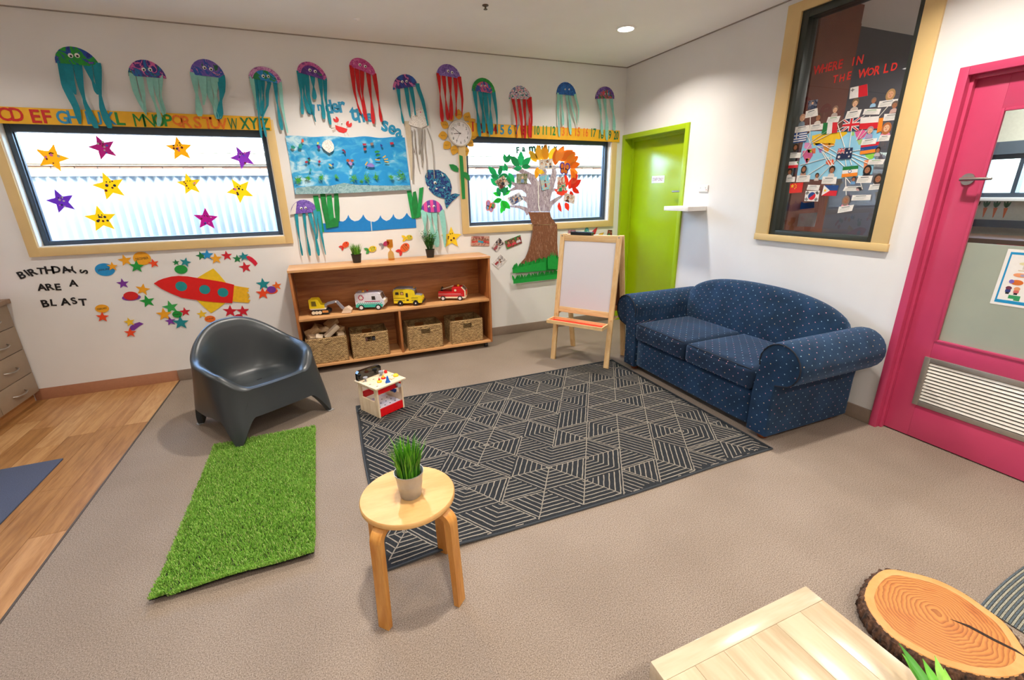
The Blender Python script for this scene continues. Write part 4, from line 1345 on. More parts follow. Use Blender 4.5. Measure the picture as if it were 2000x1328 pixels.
# ------------------------------------------------------------ wooden table in the foreground
tb = thing('low_table', 'pale birch square table corner at the bottom edge of the picture', 'table', (-2.37, -4.187, 0))
TBW = wood('bleached_birch', '#b7a384', '#c9b799', 1, 2.4, .25, stretch=8, coat=.25)
TBW2 = wood('bleached_birch_b', '#b09b7b', '#c4b092', 1, 2.4, .25, stretch=8, coat=.25)
TBX = wood('bleached_birch_x', '#baa88b', '#ccbba0', 0, 2.4, .22, stretch=8, coat=.3)
hw = .271
MB().box(-hw, hw, .226, .275, .40, .45, .0015).build('breadboard_end', TBX, tb)
MB().box(-hw, hw, -.275, -.226, .40, .45, .0015).build('breadboard_end', TBX, tb)
for k in range(6):
    MB().box(-hw + k * .0904, -hw + k * .0904 + .0898, -.2255, .2255, .40, .4497, .001).build('plank', (TBW, TBW2)[k % 2], tb)
for sx_ in (-1, 1):
    for sy_ in (-1, 1):
        MB().box(sx_ * (hw - .026) - .025, sx_ * (hw - .026) + .025, sy_ * .249 - .025, sy_ * .249 + .025, 0, .3995, .002).build('leg', TBW, tb)
pp = thing('potted_plant', 'leafy green plant on the pale table at the bottom edge', 'plant', (-2.235, -4.30, .4505))
black_pot(pp, .038, .05, .085)
R = random.Random(21)
LG = [mat('leaf_bright_a', '#5fae2a', .45), mat('leaf_bright_b', '#86c545', .45), mat('leaf_bright_c', '#3f8a1e', .45)]
for i in range(26):
    a = R.uniform(0, 2 * pi); hh = R.uniform(.02, .052); sp_ = R.uniform(.03, .14)
    d = Vector((cos(a), sin(a), 0)); s = Vector((-sin(a), cos(a), 0))
    vs = []
    for k in range(5):
        t = k / 4
        c = Vector((0, 0, .075)) + d * (.015 + sp_ * t) + Vector((0, 0, hh * (t ** .7)))
        w = .011 * sin(pi * min(t * .95 + .05, 1)) ** .8
        vs += [c - s * w + Vector((0, 0, .003)), c, c + s * w + Vector((0, 0, .003))]
    fs = []
    for k in range(4): fs += [(3 * k, 3 * k + 1, 3 * k + 4, 3 * k + 3), (3 * k + 1, 3 * k + 2, 3 * k + 5, 3 * k + 4)]
    MB().add(vs, fs).build('leaf', LG[i % 3], pp, recalc=False)

# ------------------------------------------------------------ wood slice and striped mat
def ring_wood():
    m, t, p = newmat('log_rings')
    co = coords(t, (1, 1, 0))
    no = N(t, 'TexNoise', Scale=6, Detail=4); t.links.new(co, no.inputs['Vector'])
    mx = N(t, 'MixRGB', blend_type='ADD'); mx.inputs[0].default_value = .07
    t.links.new(co, mx.inputs[1]); t.links.new(no.outputs['Color'], mx.inputs[2])
    wv = N(t, 'TexWave', wave_type='RINGS', rings_direction='SPHERICAL', wave_profile='SAW'); wv.inputs['Scale'].default_value = 27; wv.inputs['Distortion'].default_value = .35; wv.inputs['Detail'].default_value = 2
    mp = N(t, 'Mapping'); mp.inputs['Location'].default_value = (-.05, -.05, 0); t.links.new(mx.outputs[0], mp.inputs[0])
    t.links.new(mp.outputs[0], wv.inputs['Vector'])
    rp = N(t, 'ValToRGB'); rp.color_ramp.elements[0].color = hx('#c17c38'); rp.color_ramp.elements[1].color = hx('#935420')
    rp.color_ramp.elements[1].position = .95; rp.color_ramp.elements[0].position = .35
    t.links.new(wv.outputs[0], rp.inputs[0])
    n2 = N(t, 'TexNoise', Scale=9, Detail=3); t.links.new(co, n2.inputs['Vector'])
    r2 = N(t, 'ValToRGB'); r2.color_ramp.elements[0].position = .55; r2.color_ramp.elements[1].position = .8
    r2.color_ramp.elements[0].color = (1, 1, 1, 1); r2.color_ramp.elements[1].color = (.72, .5, .32, 1)
    t.links.new(n2.outputs[0], r2.inputs[0])
    mm = N(t, 'MixRGB', blend_type='MULTIPLY'); mm.inputs[0].default_value = 1
    t.links.new(rp.outputs[0], mm.inputs[1]); t.links.new(r2.outputs[0], mm.inputs[2])
    t.links.new(mm.outputs[0], p.inputs['Base Color'])
    p.inputs['Roughness'].default_value = .4
    return m
LP = [(-1.5252,-3.8032),(-1.4263,-3.7727),(-1.3299,-3.7701),(-1.259,-3.8202),(-1.2072,-3.8838),(-1.1912,-3.9538),(-1.1993,-4.0181),(-1.2166,-4.0819),(-1.2687,-4.1401),(-1.3287,-4.1846),(-1.4026,-4.1922),(-1.4797,-4.1703),(-1.5368,-4.1342),(-1.595,-4.0727),(-1.6279,-3.9989),(-1.6328,-3.9444),(-1.6094,-3.8822),(-1.5742,-3.837)]
lcx = sum(q[0] for q in LP) / len(LP); lcy = sum(q[1] for q in LP) / len(LP)
lg = thing('wood_slice', 'oval orange slice of tree trunk with dark bark lying on the carpet', 'wood slice', (lcx, lcy, 0))
def resample(pts, n):
    # closed catmull-rom
    m_ = len(pts); out = []
    for i in range(n):
        t = i * m_ / n; k = int(t); f = t - k
        p0, p1_, p2_, p3_ = (Vector(pts[(k + d) % m_]) for d in (-1, 0, 1, 2))
        out.append(.5 * ((2 * p1_) + (p2_ - p0) * f + (2 * p0 - 5 * p1_ + 4 * p2_ - p3_) * f * f + (3 * p1_ - p0 - 3 * p2_ + p3_) * f ** 3))
    return out
C_ = [q - Vector((lcx, lcy)) for q in resample(LP, 160)]
mb = MB()
mb.grid([[(q.x * k, q.y * k, z) for q in C_] for k, z in ((.001, .0702), (.35, .0702), (.6, .0702), (.85, .0702))], closed_v=True)
mb.build('heartwood', ring_wood(), lg, smooth=False)
mb = MB().grid([[(q.x * k, q.y * k, z) for q in C_] for k, z in ((.845, .0702), (.9, .0708), (.97, .0703), (.985, .066))], closed_v=True)
mb.build('sapwood', wood('sapwood_pale', '#c48a48', '#cf9b5c', 0, 6, .4, stretch=1), lg, smooth=False, label='paler sapwood ring')
R = random.Random(8)
P = [[] for _ in range(9)]
for i, q in enumerate(C_):
    for k in range(9):
        t = k / 8
        rad = 1.0 + (.045 * sin(pi * t) + R.uniform(-.012, .022)) * (1 if 0 < k < 8 else .3) + .018 * sin(i * 1.7)
        if k == 0: rad = .972
        P[k].append((q.x * rad, q.y * rad, .069 - .0685 * t))
mb = MB().grid(P, closed_v=True)
mb.build('bark', mat('tree_bark', '#5a3d2a', .95, var=.45, vs=70, scale=(1, 1, .4), bump=.6, bs=90), lg, ang=.4, label='dark ridged bark')
ck = [(-1.3735,-3.9959),(-1.3429,-4.036),(-1.3292,-4.0963),(-1.3146,-4.143),(-1.3186,-4.1763),(-1.3245,-4.1444),(-1.3411,-4.0986),(-1.3551,-4.0387)]
MB().prism([(a - lcx, b_ - lcy) for a, b_ in ck], .0703, .0712, 'z').build('crack', mat('crack_dark', '#2a1a10', .9), lg, smooth=False)
sm = thing('striped_mat', 'grey and cream ribbed mat at the right edge under the wood slice', 'mat', (-.66, -4.36, 0))
ma = mat('mat_grey', '#59646a', .95, var=.3, vs=200, bump=.4, bs=300); mb_ = mat('mat_cream', '#a09d8c', .95, var=.25, vs=200, bump=.4, bs=300)
nr = 104
for k in range(nr):
    y1_ = .405 - .81 * k / nr; w = .81 / nr
    P = [[], [], [], [], []]
    for i in range(25):
        xx = -.46 + .92 * i / 24; bow = .03 * (1 - (xx / .46) ** 2) - .03
        for q, (f_q, zz) in enumerate(((0, .001), (.15, .005), (.5, .0062), (.85, .005), (1, .001))): P[q].append((xx, y1_ + bow - w * f_q, zz))
    MB().grid(P).build('rib', (ma, mb_)[k % 2], sm)
# ------------------------------------------------------------ navy floor mat on the vinyl
nm = MB().box(-5.9, -4.90, -2.6, -1.205, .003, .012, .003).build('floor_mat', mat('slate_blue_mat', '#4d5468', .95, var=.15, vs=250, bump=.3, bs=400))
tag(nm, 'slate blue rectangular mat on the timber floor at the left edge', 'mat')

# ------------------------------------------------------------ drawer cabinet
CAB = mat('taupe_laminate', '#96836f', .5, var=.03, vs=12)
cb = thing('drawer_cabinet', 'taupe four drawer cabinet in the left corner by the timber floor', 'cabinet', (-5.49, -.25, .003))
MB().box(-.62, -.021, -.23, .236, .082, .80).build('body', CAB, cb, smooth=False)
MB().box(-.62, -.045, -.23, .236, .0, .0815).build('kickboard', wood('kick_wood', '#9c6a3c', '#b98550', 1, 3), cb, smooth=False)
for z0_, z1_ in ((.085, .245), (.25, .438), (.443, .622), (.627, .80)):
    dr = MB().box(-.02, 0, -.23, .236, z0_, z1_, .0015).build('drawer', CAB, cb)
    zc = z1_ - .095 if z1_ < .3 else z1_ - .105
    h = MB()
    path = [(0, -.075, zc + .008), (.022, -.06, zc + .004), (.03, -.02, zc), (.03, .02, zc), (.022, .06, zc + .004), (0, .075, zc + .008)]
    h.tube(path, .0055, 8)
    h.build('handle', M_STEEL, dr)
wt = MB().box(-6.13, -5.465, -2.2, -.003, .8035, .836, .004).build('worktop', mat('worktop_brown', '#8d6f55', .45, var=.1, vs=30))
tag(wt, 'brown speckled worktop lying over the drawer cabinet', 'worktop')
for k in range(3):
    c = copy_tree(cb); c.location = (-5.49, -.25 - .472 * (k + 1), .003); c['label'] = 'taupe drawer cabinet left of the picture edge, ' + ('nearest the window wall', 'second from the window wall', 'third from the window wall')[k]; c['group'] = 'taupe drawer cabinets under the worktop outside the frame'
pk = thing('pink_tub', 'rounded pink tub edge on the worktop at the left border', 'tub', (-5.60, -.15, .8365))
MB().lathe([(.001, 0), (.09, 0), (.11, .02), (.118, .045), (.122, .05), (.118, .053), (.105, .03), (.001, .012)], 32, caps=False).build('tub_shell', mat('pink_plastic', '#d23c68', .35), pk)

# ------------------------------------------------------------ wall shelf, socket
ws = MB().box(-.215, -.0005, -1.312, -1.0, 1.338, 1.376, .002).build('floating_shelf', M_WHITE)
tag(ws, 'small white floating shelf on the wall between green door and sofa', 'shelf')
sk = thing('wall_socket', 'white wall socket above the floating shelf', 'socket', (0, -1.253, 1.528), radians(-90))
MB().box(-.055, .055, -.011, -.0003, -.028, .028, .004).build('face_plate', M_WHITE, sk)
mb = MB()
for s in (-1, 1):
    mb.box(s * .03 - .004, s * .03 - .002, -.0116, -.0108, .0, .008); mb.box(s * .03 + .002, s * .03 + .004, -.0116, -.0108, .0, .008)
mb.build('pin_slots', mat('slot_dark', '#55504c', .6), sk, smooth=False)
for s in (-1, 1): MB().box(s * .018 - .005, s * .018 + .005, -.0135, -.0108, .012, .022, .001).build('switch', M_WHITE, sk)
MB().cyl((.038, -.0108, -.012), (.038, -.0118, -.012), .004, 10).build('indicator', mat('socket_red', '#c92a2a', .5), sk)
sg = thing('staff_sign', 'white STAFF ONLY sign on the lime green door', 'sign', (.101, -.505, 1.628), radians(-90))

# ============================================================ PAPER CRAFT ON THE WALLS
ORG = {}
def wthing(name, label, cat, Wl, s, z, group=None):
    """Empty on a wall plane. Wl = ('B', y) back wall or ('R', x) right wall; s runs to the right seen from the room"""
    k, pl = Wl
    o = thing(name, label, cat, (s, pl, z) if k == 'B' else (pl, -s, z), 0 if k == 'B' else radians(-90), group)
    ORG[o.name] = (s, z)
    return o
def sheet(mb, pts, org, lift, th, mi=0):
    mb.prism([(a - org[0], b_ - org[1]) for a, b_ in pts], -lift - th, -lift, 'y', mi)
def cut(parent, name, pts, m, lift=.002, th=.0012, label=None):
    """flat paper cut-out, child of a wall thing"""
    mb = MB(); sheet(mb, pts, ORG[parent.name], lift, th)
    return mb.build(name, m, parent, smooth=False, label=label)
def flat(name, label, cat, Wl, layers, lift=.002, th=.0012, group=None):
    """one-piece card: layers [(pts, material), ...] printed on top of each other"""
    p0 = layers[0][0]
    s = sum(q[0] for q in p0) / len(p0); z = sum(q[1] for q in p0) / len(p0)
    mb = MB(); mats = []
    for k, (pts, m) in enumerate(layers):
        if m not in mats: mats.append(m)
        if k == 0: sheet(mb, pts, (s, z), lift, th, mats.index(m))
        else: sheet(mb, pts, (s, z), lift + th + .00025 * k, .0002, mats.index(m))
    o = mb.build(name, mats, smooth=False)
    k, pl = Wl
    o.location = (s, pl, z) if k == 'B' else (pl, -s, z)
    o.rotation_euler = (0, 0, 0 if k == 'B' else radians(-90))
    ORG[o.name] = (s, z)
    return tag(o, label, cat, group)
def circ(s, z, r_, n=24, rz=None, rot=0):
    rz = rz or r_
    return [(s + r_ * cos(2 * pi * i / n) * cos(rot) - rz * sin(2 * pi * i / n) * sin(rot), z + r_ * cos(2 * pi * i / n) * sin(rot) + rz * sin(2 * pi * i / n) * cos(rot)) for i in range(n)]
def star(s, z, r_, rot=0, inner=.42, n=5):
    return [(s + (r_ if i % 2 == 0 else r_ * inner) * sin(pi * i / n + rot), z + (r_ if i % 2 == 0 else r_ * inner) * cos(pi * i / n + rot)) for i in range(2 * n)]
def rect(s, z, w, h, rot=0):
    return [(s + a * w / 2 * cos(rot) - b_ * h / 2 * sin(rot), z + a * w / 2 * sin(rot) + b_ * h / 2 * cos(rot)) for a, b_ in ((-1, -1), (1, -1), (1, 1), (-1, 1))]
def leafp(s, z, L_, w, ang, n=9):
    up = []; dn = []
    for i in range(n + 1):
        t = i / n; ww = w / 2 * sin(pi * t ** .85) ** .9
        up.append((t * L_, ww)); dn.append((t * L_, -ww))
    P = up + dn[-2:0:-1]
    return [(s + a * cos(ang) - b_ * sin(ang), z + a * sin(ang) + b_ * cos(ang)) for a, b_ in P]
def lerp2(a, b_, t): return (a[0] + (b_[0] - a[0]) * t, a[1] + (b_[1] - a[1]) * t)
def quadmap(Q, u, v):
    """Q = tl, tr, br, bl"""
    return lerp2(lerp2(Q[0], Q[1], u), lerp2(Q[3], Q[2], u), v)

# text
TXT = {}
def glyph(s, weight=.0):
    if (s, weight) in TXT: return TXT[(s, weight)]
    cu = bpy.data.curves.new('t', 'FONT'); cu.body = s; cu.size = 1; cu.offset = weight; cu.resolution_u = 3
    cu.extrude = .02
    o = bpy.data.objects.new('t', cu); COL.objects.link(o)
    dg = bpy.context.evaluated_depsgraph_get()
    me = bpy.data.meshes.new_from_object(o.evaluated_get(dg))
    vs = [v.co.copy() for v in me.vertices]; fs = [tuple(p.vertices) for p in me.polygons]
    bpy.data.objects.remove(o); bpy.data.curves.remove(cu); bpy.data.meshes.remove(me)
    x0 = min(v.x for v in vs); x1 = max(v.x for v in vs); y0 = min(v.y for v in vs); y1 = max(v.y for v in vs)
    vs = [((v.x - (x0 + x1) / 2) / (y1 - y0), (v.y - (y0 + y1) / 2) / (y1 - y0), 1 if v.z > 0 else 0) for v in vs]
    TXT[(s, weight)] = (vs, fs, (x1 - x0) / (y1 - y0))
    return TXT[(s, weight)]
def text_on(mb, s, ds, dz, h, rot=0, lift=.003, th=.001, wf=1, weight=0, width=None, mi=0, shear=0):
    vs, fs, asp = glyph(s, weight)
    if width: wf = width / (asp * h)
    out = []
    for x, y, e in vs:
        a = x * h * wf + shear * y * h; b_ = y * h
        out.append((ds + a * cos(rot) - b_ * sin(rot), -lift - th * e, dz + a * sin(rot) + b_ * cos(rot)))
    mb.add(out, fs, mi)
def letter(ch, label, Wl, s, z, h, m, rot=0, group=None, wf=1, weight=.03, lift=.0015, name='paper_letter', shear=0):
    mb = MB(); text_on(mb, ch, 0, 0, h, rot, lift, .0015, wf, weight, shear=shear)
    o = mb.build(name, m, smooth=False, recalc=False)
    k, pl = Wl
    o.location = (s, pl, z) if k == 'B' else (pl, -s, z)
    o.rotation_euler = (0, 0, 0 if k == 'B' else radians(-90))
    return tag(o, label, 'letter', group)

B0 = ('B', 0.0)
BP_ = ('B', PY - .004)      # room side of the panes in the back wall
M_EYE = mat('googly_white', '#f4f2ee', .25); M_PUP = mat('googly_black', '#0c0c0d', .2)
def eye(parent, s, z, r_, lift):
    o = MB().lathe([(r_, 0), (r_ * .8, r_ * .3), (.0001, r_ * .38)], 16, M=Matrix.Translation((s - ORG[parent.name][0], -lift, z - ORG[parent.name][1])) @ Matrix.Rotation(pi / 2, 4, 'X')).build('googly_eye', M_EYE, parent)
    MB().lathe([(r_ * .5, r_ * .3), (r_ * .4, r_ * .42), (.0001, r_ * .44)], 12, M=Matrix.Translation((s - ORG[parent.name][0] + r_ * .15, -lift, z - ORG[parent.name][1] - r_ * .25)) @ Matrix.Rotation(pi / 2, 4, 'X')).build('pupil', M_PUP, o)
def streamer(parent, pts, w, m, seed, out=.012, name='streamer'):
    R = random.Random(seed)
    org = ORG[parent.name]
    Q = [Vector((pts[0][0], pts[0][1] + .03))] + [Vector(q) for q in pts]
    n = 16
    Ls = [0]
    for i in range(len(Q) - 1): Ls.append(Ls[-1] + (Q[i + 1] - Q[i]).length)
    ph = R.uniform(-.4, .4); kt = R.uniform(.6, 1.5) * R.choice((-1, 1))
    vs = []
    for i in range(n + 1):
        L_ = Ls[-1] * i / n
        k = max(j for j in range(len(Q) - 1) if Ls[j] <= L_ + 1e-9)
        q = Q[k].lerp(Q[k + 1], (L_ - Ls[k]) / max(1e-6, Ls[k + 1] - Ls[k]))
        t = i / n
        a = ph + kt * pi * t * .75
        ww = w / 2 * (.28 + .72 * abs(cos(a))) * (1 if t < .9 else 1 - .5 * (t - .9) / .1)
        y = -.008 - .026 * min(1, t * 1.6) - out * sin(pi * min(1, t * 1.1)) * (.6 + .4 * sin(a * 2))
        vs += [(q.x - org[0] - ww, y - .006 * sin(a), q.y - org[1]), (q.x - org[0] + ww, y + .006 * sin(a) * .5, q.y - org[1])]
    fs = [(2 * i, 2 * i + 1, 2 * i + 3, 2 * i + 2) for i in range(n)]
    MB().add(vs, fs).build(name, m, parent, recalc=False)

C_TEAL = mat('teal_crepe', '#0b90a4', .7, var=.06); C_PALE = mat('pale_mint_crepe', '#8fcfc4', .7, var=.05); C_RED = mat('red_crepe', '#cc0f17', .7, var=.06)
def jelly(label, L_, R_, A_, e1, e2, m, strands, sm, w=.034, er=.011, seed=0, rim=None, name='paper_jellyfish', wd=None):
    s0 = (L_[0] + R_[0]) / 2; z0 = (L_[1] + R_[1]) / 2
    o = wthing(name, label, 'jellyfish', B0, s0, z0, 'paper plate jellyfish on the back wall')
    u = Vector((R_[0] - L_[0], R_[1] - L_[1])); a = u.length / 2; u.normalize(); v = Vector((-u.y, u.x))
    hgt = (Vector(A_) - Vector((s0, z0))).dot(v)
    sk = (Vector(A_) - Vector((s0, z0))).dot(u)
    P = []
    for k in range(8):
        r_ = k / 7
        row = []
        for i in range(33):
            t = pi * i / 32
            q = u * (a * r_ * cos(t) + sk * r_ * sin(t) * .6) + v * (hgt * r_ * sin(t))
            y = -.004 - .016 * (1 - r_ * r_) - (.0022 * sin(i * 4.2) if r_ > .8 else 0)
            row.append((q.x, y, q.y))
        P.append(row)
    P.append([(x * 1.0, 0.0, z) for x, y, z in P[-1]])
    b_ = MB().grid(P); b_.build('plate_body', m, o, ang=1.2)
    if rim:
        Q = []
        for k, r_ in enumerate((.74, .87, 1.005)):
            Q.append([(lambda q: (q.x, -.0065 - .016 * (1 - r_ * r_) - .001 - .0022 * sin(i * 4.2) * (k > 0), q.y))(u * (a * r_ * cos(pi * i / 32) + sk * r_ * sin(pi * i / 32) * .6) + v * (hgt * r_ * sin(pi * i / 32))) for i in range(33)])
        MB().grid(Q).build('crimped_rim', rim, o, label='rim of another colour')
    for i, pts in enumerate(strands):
        mm = sm
        if isinstance(pts, tuple): mm, pts = pts
        streamer(o, pts, (wd or w) * .92, mm, seed * 31 + i)
    for e in (e1, e2):
        d = Vector((e[0] - s0, e[1] - z0))
        eye(o, e[0], e[1], er, .004 + .016 * max(0, 1 - (d.length / max(hgt, .01)) ** 2) + .001)
    return o
P1 = paint('plate_green_blue', ['#1b2a86', '#1f4aa5', '#1ea02c', '#1d8f3a', '#2a49a8', '#b05aa0'], 7)
P2 = paint('plate_pink_purple', ['#2a2f86', '#d56aa8', '#4b2f86', '#1f6ab0', '#1d6a4a', '#d56aa8'], 10)
P3 = paint('plate_violet_green', ['#15603c', '#7c62b6', '#6a57b4', '#2a56b0', '#c078b8', '#1f6a4a'], 8)
P4 = paint('plate_blue_mauve', ['#1e7fc4', '#2a8ed0', '#1f8a4a', '#1c6fb8'], 8)
P4R = paint('plate_mauve_rim', ['#b566ab', '#d39acb', '#9a4a98'], 30)
P5 = paint('plate_deep_purple', ['#5a2a86', '#6a3a9a', '#4a2a7a', '#1f8a4a'], 8)
P5R = paint('plate_rose_rim', ['#b8478f', '#d06aa8', '#8a3a86'], 30)
P6 = paint('plate_magenta', ['#c03a84', '#d0579a', '#b02f78', '#dd7ab0'], 26, (1, 1, 2))
P7 = paint('plate_blue_pink', ['#1f5ab0', '#2a4aa0', '#3a2a7a', '#d06aa8', '#2878c0'], 7)
P8 = paint('plate_lilac', ['#7a5aae', '#8d6fc0', '#5f4496', '#a48ad0'], 26, (2, 1, 1))
P9 = paint('plate_rainbow', ['#2a6ab8', '#d0587a', '#2a4aa0', '#7a4aa0'], 9)
P9R = paint('plate_green_rim', ['#1e9a3c', '#178634', '#22a848'], 16)
P10 = paint('plate_confetti', ['#e9e4ea', '#1f7a3a', '#2a4a9a', '#e6dfe6', '#c03a60', '#e9e4ea', '#2a2a5a'], 44, dist=.5)
P11 = paint('plate_royal_blue', ['#1c5ab0', '#1f6ac0', '#174a98', '#2478c8'], 20)
P12 = paint('plate_mixed', ['#2a7ab0', '#d04a5a', '#2a6a4a', '#5a3a9a'], 14)
P12R = paint('plate_violet_rim', ['#7a55a8', '#5a3a90', '#9a7ac0'], 20)
P13 = paint('plate_purple_half', ['#6a48ac', '#7d5cba', '#583a98', '#8d70c6'], 26)
def stripes(key, c1, c2, n):
    m, t, p = newmat(key)
    co = coords(t)
    sx_ = N(t, 'SeparateXYZ'); t.links.new(co, sx_.inputs[0])
    a = N(t, 'Math', operation='MULTIPLY_ADD'); t.links.new(sx_.outputs[0], a.inputs[0]); a.inputs[1].default_value = n; a.inputs[2].default_value = .25
    f = N(t, 'Math', operation='FRACT'); t.links.new(a.outputs[0], f.inputs[0])
    g = N(t, 'Math', operation='GREATER_THAN'); t.links.new(f.outputs[0], g.inputs[0]); g.inputs[1].default_value = .5
    mx = N(t, 'MixRGB'); t.links.new(g.outputs[0], mx.inputs[0]); mx.inputs[1].default_value = hx(c1); mx.inputs[2].default_value = hx(c2)
    t.links.new(mx.outputs[0], p.inputs['Base Color']); p.inputs['Roughness'].default_value = .6
    return m
P14 = stripes('plate_pink_stripes', '#e0489a', '#6a3a9a', 16)

jelly('green and blue jellyfish with long teal streamers, farthest left in the top row', *[(-4.7767,2.4411),(-4.5323,2.4305),(-4.6629,2.5504),(-4.678,2.4911),(-4.6415,2.4941)], P1, [[(-4.742,2.4295),(-4.7464,2.2939),(-4.7222,2.1651),(-4.7287,2.0557)], [(-4.7066,2.4293),(-4.7075,2.3255),(-4.7076,2.2432)], [(-4.6559,2.4273),(-4.6638,2.293),(-4.6643,2.1858),(-4.6416,2.0276)], [(-4.5985,2.4286),(-4.5844,2.3154),(-4.5736,2.2504)], [(-4.5458,2.4295),(-4.562,2.287),(-4.5742,2.1596),(-4.5616,2.0301)]], C_TEAL, .055, .015, 1)
jelly('pink, purple and blue jellyfish with pale mint streamers, second from left in top row', *[(-4.3766,2.3882),(-4.1467,2.3851),(-4.2575,2.5011),(-4.2726,2.4343),(-4.2325,2.4371)], P2, [[(-4.3517,2.3808),(-4.351,2.2869),(-4.3367,2.2013),(-4.3192,2.1267)], [(-4.3072,2.3808),(-4.3052,2.2648),(-4.3221,2.1392)], [(-4.2507,2.3814),(-4.2532,2.2676),(-4.2386,2.1235),(-4.2602,2.0522)], [(-4.216,2.3837),(-4.221,2.2569),(-4.2135,2.1309)], [(-4.1818,2.3829),(-4.2005,2.258),(-4.2062,2.1376)]], C_PALE, .042, .013, 2)
jelly('violet jellyfish with green left side and pale streamers plus one teal one', *[(-3.9861,2.4232),(-3.7581,2.41),(-3.8661,2.5354),(-3.8825,2.474),(-3.8411,2.4676)], P3, [[(-3.9608,2.4093),(-3.9667,2.2762),(-3.9771,2.1333)], [(-3.9094,2.4096),(-3.9171,2.2788),(-3.9364,2.2133)], [(-3.8853,2.408),(-3.8797,2.2808),(-3.8613,2.1178)], [(-3.8293,2.4117),(-3.8445,2.2697),(-3.8536,2.1248)], (C_TEAL, [(-3.784,2.4051),(-3.7925,2.3114),(-3.8229,2.2186),(-3.8485,2.1183)])], C_PALE, .06, .013, 3)
jelly('jellyfish with mauve crimped rim and bright blue face above the end of the alphabet', *[(-3.5943,2.4238),(-3.3622,2.3957),(-3.4699,2.5121),(-3.4882,2.4439),(-3.4517,2.4443)], P4, [(C_PALE, [(-3.573,2.409),(-3.5721,2.2838),(-3.5741,2.1965)]), [(-3.5477,2.404),(-3.5544,2.2714),(-3.5692,2.1286),(-3.5762,1.9899)], [(-3.5223,2.3991),(-3.5309,2.2726),(-3.5463,2.1637)], [(-3.4967,2.3941),(-3.5153,2.2666),(-3.5487,2.1499)], [(-3.4542,2.3901),(-3.4779,2.3289),(-3.4906,2.2341),(-3.5443,2.1364),(-3.5408,1.9978)], [(-3.4101,2.3928),(-3.4177,2.2647),(-3.4147,2.0504)], (C_PALE, [(-3.3765,2.3915),(-3.3842,2.239),(-3.3759,2.0303)])], C_TEAL, .034, .012, 4, P4R)
jelly('purple jellyfish with rose rim and teal streamers over the word under', *[(-3.2341,2.4908),(-3.0114,2.4413),(-3.1245,2.5719),(-3.1349,2.5111),(-3.0957,2.5038)], P5, [[(-3.2197,2.4718),(-3.2254,2.3429),(-3.2401,2.176)], [(-3.1967,2.4632),(-3.2068,2.3027),(-3.1814,2.1854)], [(-3.1664,2.4551),(-3.1761,2.3181),(-3.1471,2.1228)], [(-3.1216,2.4479),(-3.1298,2.2928)], [(-3.0654,2.4413),(-3.0726,2.2887),(-3.0778,2.1468)], [(-3.0296,2.4401),(-3.0422,2.2972),(-3.0317,2.1051)]], C_TEAL, .04, .012, 5, P5R)
jelly('all magenta jellyfish with long red streamers over the word the', *[(-2.8207,2.5642),(-2.6079,2.4988),(-2.713,2.6307),(-2.7342,2.5795),(-2.6914,2.5702)], P6, [[(-2.8027,2.5414),(-2.8055,2.3662),(-2.7888,2.2523),(-2.7686,2.1949)], [(-2.7628,2.5304),(-2.7672,2.3684),(-2.7276,2.1449)], [(-2.7225,2.5193),(-2.7402,2.3699),(-2.7399,2.174)], [(-2.6714,2.4982),(-2.6734,2.3448),(-2.6746,2.1244)], [(-2.6216,2.4944),(-2.6159,2.3333),(-2.6048,2.1418)]], C_RED, .04, .012, 6)
jelly('blue jellyfish with pink top patch and teal streamers beside the white net', *[(-2.4728,2.4066),(-2.2503,2.449),(-2.3593,2.537),(-2.388,2.4736),(-2.3499,2.4796)], P7, [[(-2.4289,2.4018),(-2.4307,2.2984),(-2.4135,2.1332)], [(-2.3581,2.4169),(-2.3563,2.302),(-2.3464,2.1814)], [(-2.3123,2.4232),(-2.3042,2.327),(-2.2979,2.2062)], [(-2.2526,2.4415),(-2.2197,2.3312),(-2.1891,2.1251)]], C_TEAL, .04, .011, 7)
jelly('lilac jellyfish with red streamers hanging over the clock', *[(-2.0711,2.5492),(-1.8482,2.5325),(-1.9571,2.6445),(-1.9652,2.5861),(-1.9284,2.5775)], P8, [[(-2.0549,2.5354),(-2.0576,2.3774),(-2.0508,2.1611)], [(-2.0076,2.5348),(-2.0105,2.3646),(-1.9963,2.1788)], [(-1.9516,2.5273),(-1.959,2.3442),(-1.9649,2.1799)], [(-1.8992,2.5231),(-1.9099,2.3466),(-1.9134,2.2135)], [(-1.8595,2.5219),(-1.851,2.3573),(-1.8594,2.2076)]], C_RED, .042, .012, 8)
jelly('rainbow jellyfish with green rim and dense teal streamers over the first numbers', *[(-1.7413,2.4419),(-1.5074,2.4251),(-1.6243,2.555),(-1.6475,2.4862),(-1.6103,2.4884)], P9, [[(-1.7169,2.4371),(-1.7068,2.2562),(-1.6881,2.0457)], [(-1.6618,2.4324),(-1.6506,2.2586),(-1.6438,2.0798)], [(-1.6154,2.431),(-1.6135,2.244),(-1.5878,2.0398)], [(-1.5734,2.4294),(-1.5718,2.2132),(-1.5676,2.0653)], [(-1.5264,2.4241),(-1.5131,2.2481),(-1.5041,2.0753)]], C_TEAL, .045, .009, 9, P9R)
